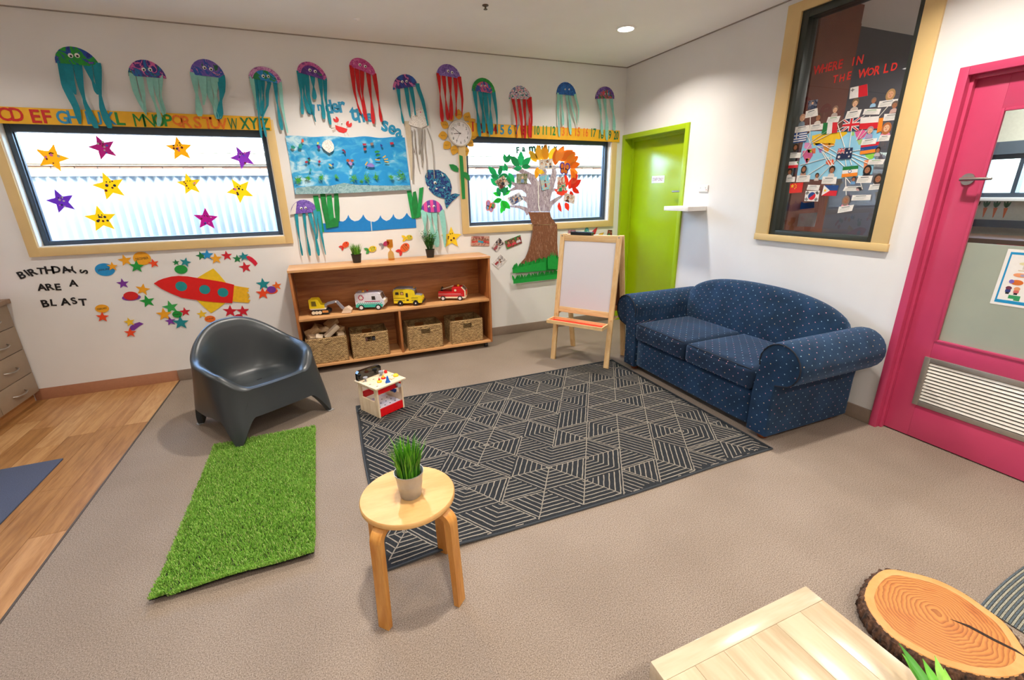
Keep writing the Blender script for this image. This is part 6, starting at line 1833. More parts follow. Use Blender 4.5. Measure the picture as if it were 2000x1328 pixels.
MB().lathe([(r_ * .98, .012), (r_, .02), (r_ * .97, .034), (r_ * .9, .037), (r_ * .87, .03), (r_ * .87, .024), (.001, .024), (.001, .012)], 48, M=RX, caps=False).build('case', mat('clock_case', '#e3ddd6', .35), ckk)
MB().lathe([(r_ * .868, .0242), (r_ * .868, .0246), (.001, .0246)], 48, M=RX, caps=False).build('dial', mat('clock_dial', '#f1eef0', .5), ckk)
tilt = radians(4)
mb = MB()
for k in range(1, 13):
    a = pi / 2 - 2 * pi * k / 12 + tilt
    text_on(mb, str(k), r_ * .68 * cos(a), r_ * .68 * sin(a), r_ * .2, 0, .0247, .0005, .85, -.005)
o = mb.build('numerals', M_PUP, ckk, smooth=False, recalc=False); o['kind'] = 'stuff'
def hand(name, a, L_, w, y, m):
    M = Matrix.Rotation(-a, 4, 'Y')
    MB().box(-.012, L_, -y - .0006, -y, -w, w, 0, 0, M).build(name, m, ckk, smooth=False)
hand('minute_hand', radians(143), r_ * .72, .0016, .0265, M_PUP); hand('hour_hand', radians(184), r_ * .52, .002, .0258, M_PUP); hand('second_hand', radians(240), r_ * .66, .0006, .0272, M_PUP)
MB().lathe([(.004, .025), (.004, .0285), (.001, .029)], 12, M=RX).build('hub', M_PUP, ckk)

def tpaper(key, col, amount=.4):
    """coloured paper that lets daylight glow through"""
    m, t, p = newmat(key)
    co = coords(t); no = N(t, 'TexNoise', Scale=30, Detail=3); t.links.new(co, no.inputs['Vector'])
    rp = N(t, 'ValToRGB'); c = hx(col)
    rp.color_ramp.elements[0].color = (c[0] * .93, c[1] * .93, c[2] * .93, 1); rp.color_ramp.elements[1].color = c
    t.links.new(no.outputs[0], rp.inputs[0]); t.links.new(rp.outputs[0], p.inputs['Base Color'])
    p.inputs['Roughness'].default_value = .55
    tl = N(t, 'BsdfTranslucent'); t.links.new(rp.outputs[0], tl.inputs[0])
    mx = N(t, 'MixShader'); mx.inputs[0].default_value = amount
    t.links.new(p.outputs[0], mx.inputs[1]); t.links.new(tl.outputs[0], mx.inputs[2])
    t.links.new(mx.outputs[0], t.nodes['Material Output'].inputs[0])
    return m
# ------------------------------------------------------------ stars on the left window
WS = [(-4.9907,1.8319,0.1002),(-4.672,1.9046,0.0902),(-4.6973,1.6282,0.1073),(-5.0168,1.5239,0.09),(-4.808,1.3862,0.1053)]
WS2 = [(-4.183,1.9051,0.093),(-3.7528,1.8435,0.0939),(-4.1714,1.6379,0.0885),(-3.8194,1.5839,0.1056),(-4.1101,1.3596,0.0922)]
WY = tpaper('window_star_yellow', '#ffdc18'); WO = tpaper('window_star_amber', '#ffc81a'); WPK = tpaper('window_star_magenta', '#c8248c'); WPU = tpaper('window_star_purple', '#8a44bc'); WPU2 = tpaper('window_star_violet', '#ac4ac0'); WMG = tpaper('window_star_fuchsia', '#d1169a')
DOT = [mat('dot_navy', '#1b2650', .4), mat('dot_maroon', '#7a1f2f', .4), mat('dot_pink', '#f07ac0', .4), mat('dot_silver', '#c7c2bd', .3), mat('dot_blue', '#2f5ad0', .4)]
for (s, z, r_), m, rot, lb, sd in zip(WS + WS2, (WO, WPK, WY, WPU, WY, WO, WPU2, WY, WY, WMG), (.35, -.25, -.2, -.2, -.05, -.05, -.35, -.1, -.45, .1),
    ('amber paper starfish at the upper left of the left window', 'magenta paper starfish near the top of the left window', 'yellow paper starfish in the middle left of the left window, black eyes', 'purple paper starfish lowest at the left edge of the left window', 'yellow paper starfish at the bottom of the left window, navy spots', 'amber paper starfish top middle of the left window with pink spots', 'violet paper starfish at the upper right of the left window', 'yellow paper starfish right of the middle with maroon spots', 'plain yellow paper starfish right of the left window, tilted', 'fuchsia paper starfish at the bottom right of the left window'), range(10)):
    o = wthing('paper_starfish', lb, 'starfish', ('B', PY - .0025), s, z, 'paper starfish on the left window')
    cut(o, 'body', star(s, z, r_, rot, .45), m, .0005, .0012)
    R = random.Random(sd + 3)
    for k in range(7):
        a = R.uniform(0, 2 * pi); q = R.uniform(.12, .5) * r_
        cut(o, 'spot', circ(s + q * cos(a), z + q * sin(a), r_ * R.uniform(.05, .095), 12), R.choice(DOT[:2] + DOT[3:4] + ([DOT[2], DOT[4]] if m in (WPK, WPU, WPU2, WMG) else [DOT[2], DOT[1]])), .0018 + .0002 * k, .0004)
    for k in (-1, 1): cut(o, 'eye', circ(s + k * r_ * .1 + r_ * .1 * sin(rot), z + r_ * .3, r_ * .045, 8), M_PUP, .0034, .0006)

# ------------------------------------------------------------ birthday wall
BK = mat('birthday_letter_black', '#101014', .5)
for ch, (s, z, h, rot, w) in zip('BIRTHDAYSAREABLAST', [(-5.3524,1.0054,0.0252,0.25,'BIRTHDAYS'),(-5.3188,1.0186,0.0236,0.45,'BIRTHDAYS'),(-5.2834,1.022,0.0254,0.35,'BIRTHDAYS'),(-5.2346,1.0264,0.0227,-0.1,'BIRTHDAYS'),(-5.1845,1.0288,0.0274,-0.05,'BIRTHDAYS'),(-5.1441,1.0301,0.0241,-0.1,'BIRTHDAYS'),(-5.0897,1.0257,0.0243,0.1,'BIRTHDAYS'),(-5.0481,1.0145,0.0245,0.6,'BIRTHDAYS'),(-4.9844,1.0008,0.0236,1.35,'BIRTHDAYS'),(-5.2625,0.9035,0.0253,-0.05,'ARE'),(-5.2144,0.9022,0.0243,0.1,'ARE'),(-5.1689,0.8966,0.0245,-0.05,'ARE'),(-5.0699,0.9172,0.0248,-0.1,'A'),(-5.276,0.7776,0.0268,0.05,'BLAST'),(-5.2266,0.7789,0.0246,-0.12,'BLAST'),(-5.1552,0.7779,0.0273,-0.05,'BLAST'),(-5.1011,0.7802,0.0251,0.15,'BLAST'),(-5.0493,0.763,0.0265,-0.08,'BLAST')]):
    letter(ch, 'black cut-out letter %s of the word %s on the white wall' % (ch, w), B0, s, z, h * 2.15, BK, rot, 'birthday letters', 1.05, .03)
# rocket
RK = [(-4.5606,0.8688),(-4.5259,0.8902),(-4.4883,0.9031),(-4.4332,0.9146),(-4.3797,0.9164),(-4.3162,0.9059),(-4.2534,0.8876),(-4.1659,0.8639),(-4.077,0.8376),(-3.9962,0.8056),(-4.0176,0.725),(-4.0388,0.6459),(-4.1115,0.6569),(-4.1728,0.6689),(-4.2328,0.6836),(-4.2916,0.6996),(-4.3949,0.7304),(-4.4579,0.7718),(-4.5183,0.8187)]
rk = wthing('paper_rocket', 'red paper rocket with teal portholes and yellow fins on the birthday wall', 'rocket', B0, *(-4.2737,0.7877))
cut(rk, 'fin', [(-4.1227,0.9575),(-4.0897,0.9026),(-4.0556,0.8334),(-4.0299,0.7488),(-4.0971,0.6485),(-4.1524,0.6106),(-4.2155,0.5738),(-4.2552,0.6336),(-4.2973,0.7017),(-4.3022,0.7978),(-4.2497,0.8908),(-4.1844,0.9264)], mat('rocket_yellow', '#f3c81a', .5, var=.03), .003, .001, label='yellow diamond fin')
cut(rk, 'flame', [(-4.0026,0.7987),(-3.946,0.7821),(-3.8848,0.7649),(-3.9002,0.7527),(-3.8941,0.7354),(-3.9129,0.7296),(-3.8955,0.705),(-3.9164,0.6918),(-3.893,0.6932),(-3.914,0.6685),(-3.8964,0.6551),(-3.9168,0.6341),(-3.9774,0.6461),(-4.0368,0.6602)], mat('rocket_flame', '#f0b81c', .5, var=.06), .004, .001, label='yellow torn paper flame')
cut(rk, 'hull', RK, mat('rocket_red', '#de1313', .4, var=.02), .0055, .0015)
for s, z, r_ in [(-4.3792,0.8283,0.0407),(-4.2189,0.7845,0.0391),(-4.0912,0.7467,0.0399)]: cut(rk, 'porthole', circ(s, z, r_, 28), mat('porthole_teal', '#168f92', .5), .0072, .001)

SO = mat('bstar_orange', '#f0701f', .5); SR = mat('bstar_vermilion', '#ee4a1c', .5); SC = mat('bstar_crimson', '#cc1a2e', .45); SG = mat('bstar_green', '#149a3a', .5); SG2 = mat('bstar_light_green', '#35a850', .5); SDG = mat('bstar_dark_green', '#0d7a40', .5); ST_ = mat('bstar_teal', '#118a94', .45); SB = mat('bstar_blue', '#168fd0', .5); SP = mat('bstar_purple', '#7a34a0', .5); SY = mat('bstar_amber', '#f2a81c', .5); SLY = mat('bstar_yellow', '#f2c52c', .5)
BST = [(-4.7065,1.0681,0.0487,-0.1,'SY','amber star left of the DECEMBER circle',1),(-4.6429,1.0139,0.0526,0.15,'SG','green star overlapping the DECEMBER circle',2),(-4.5263,1.0311,0.0389,-0.1,'SR','vermilion star at the right of the DECEMBER circle',2),(-4.7977,1.0272,0.0375,0.1,'SY','amber star on the blue JANUARY circle',2),(-4.7642,0.8857,0.0432,0,'SP','purple star standing alone left of the rocket nose',0),(-4.6464,0.8257,0.0519,0.3,'SY','amber star right of the red ringed planet',0),(-4.6376,0.7254,0.0545,-0.1,'SG','green star below the amber one,left of the rocket',0),(-4.957,0.6303,0.0447,0.15,'SR','vermilion star under the FEBRUARY circle',2),(-4.7935,0.5684,0.0397,-0.1,'SLY','small yellow star at the top of the purple comet tail',2),(-4.8091,0.4769,0.0439,0.1,'SR','vermilion star at the foot of the purple comet tail',2)] + [(-4.3758,1.0265,0.0269,0,'SDG','tiny dark green star left above the green circle',0),(-4.3097,1.0238,0.042,0.35,'ST_','shiny teal star touching the green circle top',2),(-4.1897,1.068,0.0392,-0.15,'SDG','dark green star overlapped by the blue star below the window',0),(-4.1442,1.0733,0.0473,0.1,'SB','blue star below the left window',1),(-4.0884,1.0382,0.0479,0,'SY','amber star with writing beside the blue star',2),(-4.0051,1.0568,0.0436,0,'SC','crimson star alone below the window right end',0),(-3.9325,1.025,0.0374,0.1,'SDG','dark green star left of the red comet',0),(-3.8794,1.0417,0.041,-0.1,'ST_','shiny teal star at the head of the red comet',2),(-3.8847,0.9483,0.0497,-0.1,'SC','crimson star below the red comet',0),(-3.7727,0.7886,0.0585,0,'ST_','teal star at the top of the cluster left of the shelf',0),(-3.7903,0.7058,0.0575,0.1,'SR','vermilion star at the bottom of the cluster left of the shelf',1),(-3.668,0.765,0.0421,-0.05,'SO','small orange star beside the purple planet left of the shelf',0),(-4.4912,0.6581,0.0607,-0.1,'SG2','light green star below the rocket nose',0),(-4.5489,0.6031,0.058,0.05,'SY','big amber star below the rocket nose,left',1),(-4.3994,0.6076,0.0416,0.0,'SC','crimson star right of the MAY circle',0),(-4.5178,0.5399,0.0413,-0.05,'SP','purple star at the bottom of the MAY cluster',1),(-4.4487,0.5176,0.0621,0.1,'ST_','teal star at the bottom right of the MAY cluster',2),(-4.2831,0.5727,0.0411,0,'SLY','pale yellow star below the rocket fin',0),(-4.0704,0.5743,0.0577,0.15,'SC','left of two crimson stars under the rocket tail',0),(-3.9725,0.5644,0.0535,0.05,'SC','right of two crimson stars under the rocket tail',1)]
for s, z, r_, rot, c, lb, lv in BST:
    o = flat('paper_star', lb, 'star', B0, [(star(s, z, r_, rot, .42), globals()[c])], .002 + .0016 * lv, .0008, 'birthday stars')
def disc(label, s, z, r_, m, txt=None, lv=0, sq=.86):
    o = wthing('paper_circle', label, 'circle', B0, s, z, 'birthday month circles')
    cut(o, 'disc', circ(s, z, r_, 32, r_ * sq), m, .002 + .0016 * lv, .0008)
    if txt:
        mb = MB(); text_on(mb, txt, 0, 0, r_ * .32, .08, .0032 + .0016 * lv, .0004, 1, 0, width=r_ * 1.45)
        mb.build('month_name', SCR, o, smooth=False, recalc=False)
D_ = [(-4.5944,1.0749,0.0587),(-4.8513,1.0053,0.0625),(-4.943,0.6991,0.0444)] + [(-4.3524,0.9672,0.0453),(-4.4582,0.5937,0.0347),(-4.2328,0.5246,0.0402),(-4.0142,0.5171,0.0321)]
disc('amber circle with DECEMBER written on it under the left window', *D_[0], SY, 'DECEMBER', 0, .9)
disc('blue circle with JANUARY written on it right of the birthday letters', *D_[1], SB, 'JANUARY', 0, .8)
disc('amber circle with FEBRUARY written on it', *D_[2], SY, 'FEBRUARY', 1, .75)
disc('shiny green circle above the rocket nose', *D_[3], SG, None, 1, .8)
disc('green circle with MAY written on it in the star cluster', *D_[4], SG, 'MAY', 2, .85)
disc('orange circle with JUNE written on it just above the armchair back', *D_[5], SO, 'JUNE', 0, .72)
disc('crimson circle just above the armchair back, right', *D_[6], SC, None, 0, .75)
s, z, r_ = (-4.7355,0.7819,0.049)
pl_ = wthing('paper_planet', 'red paper planet with a purple ring left of the rocket', 'planet', B0, s, z)
cut(pl_, 'ring', circ(s, z - r_ * .28, r_ * 1.28, 28, r_ * .52), SP, .002, .0008, label='purple ring'); cut(pl_, 'globe', circ(s, z, r_, 28, r_ * .72), mat('planet_red', '#d21a1a', .5), .0032, .0008)
s, z, r_ = (-3.7161,0.7348,0.0362)
pl_ = wthing('paper_planet', 'small purple paper planet with an orange ring left of the shelf', 'planet', B0, s, z)
cut(pl_, 'ring', circ(s, z - r_ * .35, r_ * 1.35, 28, r_ * .75), SR, .002, .0008, label='orange ring'); cut(pl_, 'globe', circ(s, z, r_, 28, r_ * .85), SP, .0032, .0008)
flat('paper_comet_tail', 'purple curved comet tail between two small stars at lower left', 'comet', B0, [([(-4.8114,0.5087),(-4.7962,0.5323),(-4.7664,0.5504),(-4.73,0.5589),(-4.7052,0.541),(-4.7314,0.5275),(-4.7587,0.5091),(-4.7795,0.4935),(-4.8014,0.4979)], SP)], .0022, .0008)
flat('paper_comet_tail', 'shiny red curved comet tail below the right end of the left window', 'comet', B0, [([(-3.8665,1.0422),(-3.8403,1.0441),(-3.8171,1.0279),(-3.7932,0.9967),(-3.7847,0.9739),(-3.8077,0.9512),(-3.8251,0.9829),(-3.8525,1.012),(-3.8697,1.0242)], mat('comet_red', '#d81a3a', .25))], .0022, .0008)

# ------------------------------------------------------------ family tree on the right window
FAM = mat('family_letter_green', '#12705e', .5)
for ch, (s, z, h, rot) in zip('Family', [(-1.2413,1.9582,0.0317,0.05),(-1.176,1.9657,0.024,0.0),(-1.0761,1.9699,0.0305,0.1),(-0.9607,1.9694,0.0382,0),(-0.8857,1.9748,0.033,-0.05),(-0.8027,1.9737,0.0315,0.1)]):
    letter(ch, 'dark green letter %s of the word Family on the right window' % ch, ('B', PY - .0025), s, z - .018, h * 1.95, FAM, rot, 'letters of the word Family', 1.0, .05, .0008)
TRB = paint('trunk_brown_paint', ['#5d3320', '#7a4a30', '#8f5a3c', '#6a3c26', '#a5775c'], 22, (3, 1, .6), soft=True)
TRP = paint('trunk_mauve_wash', ['#a894a4', '#bfb0bd', '#8d7886', '#cdc2cb'], 16, (3, 1, .6), soft=True)
ft = wthing('paper_tree', 'large painted paper family tree on the right window and wall below', 'paper tree', B0, *(-0.9986,1.1948))
cut(ft, 'trunk', [(-1.1163,1.1994),(-1.0513,1.1915),(-0.9767,1.1831),(-0.9012,1.1825),(-0.831,1.1874),(-0.8236,1.0967),(-0.8252,0.9892),(-0.8123,0.8517),(-0.8031,0.7609),(-0.9595,0.7684),(-1.1274,0.7754),(-1.2911,0.7796),(-1.2239,0.8392),(-1.1862,0.9036),(-1.156,0.9816),(-1.1331,1.0857)], TRB, .024, .0016, label='brown lower trunk on the wall')
cut(ft, 'trunk_middle', [(-1.1329,1.1949),(-1.1496,1.2379),(-1.1623,1.2777),(-1.1788,1.326),(-0.922,1.3176),(-0.9091,1.2685),(-0.8745,1.2271),(-0.8458,1.1882)], TRB, .03, .0012, label='brown trunk across the window frame')
PWN = PY - .0025
oo = ORG[ft.name]
def on_pane(name, pts, m, lift=.001, th=.001, label=None):
    MB().prism([(a - oo[0], b_ - oo[1]) for a, b_ in pts], PWN - lift - th, PWN - lift, 'y').build(name, m, ft, smooth=False, label=label)
def limb(pts, ws):
    n = len(pts); up = []; dn = []
    for i in range(n):
        a = Vector(pts[max(0, i - 1)]); b_ = Vector(pts[min(n - 1, i + 1)]); d = (b_ - a).normalized(); s_ = Vector((-d.y, d.x)) * ws[i] / 2
        up.append(tuple(Vector(pts[i]) + s_)); dn.append(tuple(Vector(pts[i]) - s_))
    return up + dn[::-1]
on_pane('upper_trunk', [(-1.133,1.3257),(-1.1472,1.4359),(-1.1533,1.5227),(-1.1508,1.5742),(-1.0809,1.6076),(-1.0155,1.6241),(-0.9597,1.6063),(-0.9184,1.5274),(-0.8355,1.5261),(-0.8557,1.4646),(-0.8758,1.3759),(-0.8627,1.317)], TRP, .001, .001, 'mauve washed upper trunk')
for k, (pts, ws) in enumerate((([(-1.1231,1.3032),(-1.163,1.3531),(-1.2326,1.377),(-1.331,1.3867),(-1.37,1.3844)], (.06, .045, .03, .02, .012)), ([(-1.1321,1.4442),(-1.1818,1.4671),(-1.2311,1.4793)], (.06, .04, .03)), ([(-1.1213,1.5308),(-1.2003,1.5748),(-1.2787,1.5674),(-1.3519,1.5388)], (.07, .05, .035, .015)), ([(-1.0911,1.5648),(-1.1802,1.6001),(-1.2684,1.6011),(-1.3735,1.6441)], (.08, .06, .04, .02)), ([(-1.0307,1.5899),(-1.0905,1.6759),(-1.1788,1.7268),(-1.3133,1.7765)], (.09, .075, .05, .025)), ([(-0.9184,1.5187),(-0.8671,1.5705),(-0.8317,1.6572),(-0.817,1.7262),(-0.8281,1.7947)], (.12, .09, .075, .06, .03)), ([(-0.98,1.5893),(-0.9649,1.6581),(-0.9348,1.7349),(-0.9501,1.7858)], (.08, .07, .06, .03)), ([(-0.8965,1.3406),(-0.8551,1.4022),(-0.782,1.4451),(-0.7083,1.4839)], (.07, .055, .04, .02)), ([(-0.9389,1.5015),(-0.8668,1.5354),(-0.794,1.5519)], (.06, .05, .02)))):
    on_pane('branch', limb(pts, ws), TRP, .0022 + .0003 * k, .0008)
on_pane('white_tape', [(-1.0155,1.6284),(-1.0044,1.6283),(-1.0003,1.3882),(-0.9587,1.2525),(-0.9743,1.2486),(-1.0126,1.3797)], M_WHITE, .006, .0004, 'white strip down the trunk')
LE = tpaper('leaf_emerald', '#12b06a'); LBG = tpaper('leaf_bright_green', '#25d13c'); LYL = tpaper('leaf_yellow', '#fcc41a'); LOR = tpaper('leaf_orange', '#f8901c'); LRD = tpaper('leaf_red', '#f04424')
leaves = [(LE, [(-1.374,1.8172,0.0923,105),(-1.3646,1.8173,0.0924,70),(-1.3806,1.7435,0.0841,150),(-1.3665,1.7353,0.0843,110),(-1.3626,1.7022,0.1068,195),(-1.3526,1.7188,0.1157,-55),(-1.3675,1.694,0.098,-75),(-1.2267,1.7809,0.1481,135),(-1.2121,1.785,0.1483,88),(-1.1976,1.7851,0.1351,40),(-1.1977,1.7768,0.0991,5),(-1.1978,1.7685,0.0992,185),(-1.4854,1.6944,0.1229,135),(-1.4573,1.6943,0.0969,75),(-1.4573,1.6943,0.0881,185),(-1.4583,1.6613,0.0972,160),(-1.4399,1.6446,0.0976,-65),(-1.4697,1.595,0.111,140),(-1.4796,1.5785,0.0978,-75),(-1.4705,1.57,0.1247,-15),(-1.3942,1.5774,0.0808,-95),(-1.3538,1.669,0.1073,-80)]),
    (LBG, [(-1.4156,1.4933,0.1038,60),(-1.4247,1.5104,0.0991,20),(-1.444,1.5023,0.0899,165),(-1.4356,1.4597,0.0994,195),(-1.4359,1.4512,0.1176,-75),(-1.4361,1.4427,0.1267,-40),(-1.3981,1.4247,0.082,-100),(-1.4181,1.3995,0.0911,-110)]),
    (LYL, [(-1.0303,1.8275,0.1372,125),(-1.0203,1.8442,0.1554,80),(-0.9904,1.8361,0.1653,100),(-0.9604,1.8363,0.1751,75),(-0.9201,1.8366,0.1666,95),(-0.8797,1.8453,0.158,60),(-0.8388,1.8371,0.1402,45),(-1.0154,1.7772,0.1197,-100),(-1.0304,1.7435,0.1014,-15),(-1.0203,1.8609,0.1187,150)]),
    (LOR, [(-0.8076,1.7948,0.1695,85),(-0.7977,1.8289,0.188,60),(-0.767,1.8461,0.2072,30),(-0.7363,1.8634,0.1887,20),(-0.7142,1.7951,0.1713,20),(-0.6725,1.8039,0.1625,45),(-0.6406,1.7868,0.1441,10),(-0.6291,1.7521,0.1158,-20),(-0.6183,1.7434,0.1064,-50),(-0.6097,1.8215,0.1153,40),(-0.5856,1.7171,0.107,-90)]),
    (LRD, [(-0.6349,1.5496,0.1573,60),(-0.6139,1.5671,0.1574,30),(-0.604,1.6026,0.1276,50),(-0.5832,1.629,0.0981,60),(-0.5921,1.5579,0.1085,-30),(-0.6452,1.5319,0.1475,190),(-0.6674,1.5678,0.1369,95),(-0.613,1.5314,0.0987,-70),(-0.7091,1.524,0.1075,170)])]
k = 0
LVAR = {}
for m_, c_ in ((LE, ('#12b06a', '#0e9a5c', '#1cc07a')), (LBG, ('#25d13c', '#1cb830', '#3ce052')), (LYL, ('#fcc41a', '#f0b010', '#ffd23a')), (LOR, ('#f8901c', '#ea7c12', '#fca23a')), (LRD, ('#f04424', '#e0341a', '#f8583a'))):
    LVAR[m_.name] = [tpaper(m_.name + '_%d' % i_, q_) for i_, q_ in enumerate(c_)]
for m, ls in leaves:
    for s, z, L_, a in ls:
        on_pane('leaf', leafp(s, z, L_, L_ * .5, radians(a)), LVAR[m.name][k % 3], .0052 + .00035 * (k % 7), .0003 + .0004); k += 1
for pts, lb in (([(-0.7443,1.4129),(-0.7221,1.3626),(-0.7179,1.3078),(-0.7591,1.3364),(-0.7724,1.373),(-0.7602,1.4042)], 'red paper leaf fallen below the branches, left one'), ([(-0.6694,1.411),(-0.6257,1.3917),(-0.6193,1.3505),(-0.6293,1.316),(-0.6734,1.3475),(-0.6829,1.3887)], 'red paper leaf fallen below the branches, right one')):
    flat('paper_leaf', lb, 'leaf', ('B', PWN), [(pts, LRD)], .0008, .0008, 'fallen red paper leaves')
def bfly(label, s, z, r_, m1, m2, mbody, rot, pl):
    o = wthing('paper_butterfly', label, 'butterfly', ('B', pl), s, z)
    for k, (dx, dz, q) in enumerate(((-.55, .4, .55), (.55, .4, .55), (-.4, -.45, .45), (.4, -.45, .45))):
        a = dx * cos(rot) - dz * sin(rot); b_ = dx * sin(rot) + dz * cos(rot)
        w = MB(); sheet(w, circ(s + a * r_, z + b_ * r_, q * r_, 18, q * r_ * 1.25), ORG[o.name], .001, .0008)
        wo = w.build('wing', m1, o, smooth=False)
        w = MB(); sheet(w, circ(s + a * r_, z + b_ * r_, q * r_ * .55, 14, q * r_ * .8), ORG[o.name], .0019, .0004)
        w.build('wing_spot', m2[k % len(m2)], wo, smooth=False)
    cut(o, 'body', circ(s, z, r_ * .16, 14, r_ * .8, rot), mbody, .0025, .0008)
bx_ = [(-1.5661,1.3907,0.052),(-0.6947,1.7607,0.0593)]
bfly('pink paper butterfly with coloured spots low on the right window', *bx_[0], mat('butterfly_pink', '#e88f96', .6), [mat('butterfly_lilac', '#a78ac8', .6), mat('butterfly_green', '#4a9a5a', .6), mat('butterfly_blue', '#6aa0c8', .6)], LOR, -.4, PWN)
bfly('purple and orange butterfly on the orange leaves', *bx_[1], mat('butterfly_purple', '#5a3a96', .6), [LOR], LOR, -.15, PWN - .008)
GRP = mat('grass_paper_green', '#0fa03a', .6, var=.05)
def fringe(label, base, h0, seed, lift):
    """grass paper strip with cut fringe"""
    R = random.Random(seed)
    o = wthing('paper_grass', label, 'paper grass', B0, *base[0], 'fringed paper grass under the tree')
    cut(o, 'band', base, GRP, lift, .0012)
    a, b_ = base[0], base[1]
    n = 26
    for i in range(n):
        q = lerp2(a, b_, (i + .5) / n)
        ang = radians(90 + R.uniform(-30, 30)); L_ = h0 * R.uniform(.5, 1.1)
        w = .016
        tip = (q[0] + L_ * cos(ang), q[1] + L_ * sin(ang))
        org = ORG[o.name]
        yy = -lift - .001; yo = -lift - R.uniform(.004, .025)
        MB().add([(q[0] - w - org[0], yy, q[1] - .012 - org[1]), (q[0] + w - org[0], yy, q[1] - .012 - org[1]), (q[0] + w * .6 + (tip[0] - q[0]) * .6 - org[0], (yy + yo) / 2, q[1] + (tip[1] - q[1]) * .6 - org[1]), (tip[0] - org[0], yo, tip[1] - org[1]), (q[0] - w * .6 + (tip[0] - q[0]) * .6 - org[0], (yy + yo) / 2, q[1] + (tip[1] - q[1]) * .6 - org[1])], [(0, 1, 2, 4), (4, 2, 3)]).build('blade', GRP, o, recalc=False, smooth=False)
fringe('upper fringed green paper grass strip at the foot of the paper tree', [(-1.3708,0.7493),(-0.8197,0.8177),(-0.8099,0.6843),(-1.369,0.6912)], .05, 1, .028)
fringe('lower fringed green paper grass strip at the foot of the paper tree', [(-1.3674,0.6271),(-0.8173,0.6497),(-0.8244,0.5836),(-1.3655,0.5762)], .05, 2, .034)
g3 = wthing('paper_handprint', 'green paper handprint shape standing in the paper grass by the easel', 'handprint', B0, *(-0.8898,0.7881))
HDP = [(-0.9514,0.7096),(-0.9595,0.7794),(-0.9567,0.8273),(-0.9477,0.8636),(-0.932,0.8255),(-0.9261,0.8594),(-0.9171,0.8929),(-0.9074,0.8444),(-0.8982,0.8602),(-0.8955,0.8983),(-0.8826,0.8496),(-0.8732,0.8421),(-0.8674,0.8856),(-0.8544,0.8339),(-0.8381,0.7844),(-0.8325,0.8324),(-0.8121,0.8379),(-0.8188,0.7551),(-0.8338,0.6933)]
cut(g3, 'hand', HDP, GRP, .058, .0012)

# ------------------------------------------------------------ photo prints
SK = [mat('skin_a', '#d8a27e', .6), mat('skin_b', '#a86f4c', .6), mat('skin_c', '#e5b894', .6)]
def photo(label, Wl, quad, bgc, figs, lift=.004, border=None, group='photo prints of the family tree', name='photo_print'):
    """quad tl,tr,br,bl; figs = [(u, v, size, skin, hair, shirt)] heads with shoulders"""
    bgm = paint('photo_bg_' + '_'.join(c[1:] for c in bgc), bgc, 18, soft=True, rough=.25)
    L_ = []
    if border: L_.append((quad, border)); quad = [quadmap(quad, u, v) for u, v in ((.06, .06), (.94, .06), (.94, .94), (.06, .94))]
    L_.append((quad, bgm))
    w = sqrt((quad[1][0] - quad[0][0]) ** 2 + (quad[1][1] - quad[0][1]) ** 2)
    rot = atan2(quad[1][1] - quad[0][1], quad[1][0] - quad[0][0])
    for u, v, sz, sk_, hr, shc in figs:
        def at(du, dv): return quadmap(quad, max(0, min(1, u + du)), max(0, min(1, v + dv)))
        L_.append(([at(-sz * .95, sz * 3.2), at(-sz * .8, sz * 1.5), at(-sz * .3, sz * 1.0), at(sz * .3, sz * 1.0), at(sz * .8, sz * 1.5), at(sz * .95, sz * 3.2)], mat('shirt_' + shc[1:], shc, .6)))
        c = at(0, -sz * .12)
        L_.append((circ(c[0], c[1], sz * w * .62, 14, sz * w * .7, rot), mat('hair_' + hr[1:], hr, .7)))
        c = at(0, sz * .15)
        L_.append((circ(c[0], c[1], sz * w * .48, 14, sz * w * .58, rot), SK[sk_]))
    return flat(name, label, 'photo', Wl, L_, lift, .0006, group)
PB = ('B', PWN)
HB, HBK = '#3a2418', '#16110f'
photo('photo of three dark haired people on the emerald leaves, left side of the tree', PB, [(-1.5106,1.6369),(-1.4102,1.6941),(-1.3406,1.6145),(-1.4519,1.5572)], ['#8a7a6a', '#d8c6b0', '#5a4a42'], [(.25, .45, .17, 1, HBK, '#6a2a2a'), (.5, .3, .16, 1, HBK, '#2a2a30'), (.75, .45, .2, 2, HBK, '#e0dcd8')], .010)
photo('photo of a green park scene on the upper left branch', PB, [(-1.2645,1.7119),(-1.1377,1.7133),(-1.1426,1.6125),(-1.2662,1.6163)], ['#4a5a3a', '#7a7a5a', '#a8a890', '#5a6a4a'], [(.55, .4, .16, 2, '#d0c8c0', '#7a9ac8')], .010)
photo('photo of a family group at the top of the tree', PB, [(-1.0054,1.846),(-0.8442,1.8625),(-0.8329,1.7606),(-0.9954,1.7502)], ['#7a6a5e', '#c8b8a8', '#e8e0d8'], [(.2, .4, .13, 2, HB, '#d8d0c8'), (.6, .25, .13, 1, HBK, '#f0ece8'), (.5, .55, .1, 2, HB, '#8aa0c0'), (.8, .55, .1, 1, HBK, '#404a60')], .010)
photo('photo of a person under blue sky in the middle of the tree', PB, [(-0.9953,1.6822),(-0.8908,1.7023),(-0.8649,1.5573),(-0.9646,1.5387)], ['#3ab0d8', '#7ac8e0', '#c8c0a8'], [(.5, .4, .13, 1, HBK, '#a0303a')], .010)
photo('photo of people with green leaves behind on the right branch', PB, [(-0.78,1.6742),(-0.6963,1.6808),(-0.6613,1.5322),(-0.7831,1.5252)], ['#3a9a5a', '#e0d8d0', '#c84a3a', '#6ac09a'], [(.35, .55, .18, 2, HBK, '#2a9a6a'), (.65, .7, .2, 1, HB, '#d83a4a')], .010)
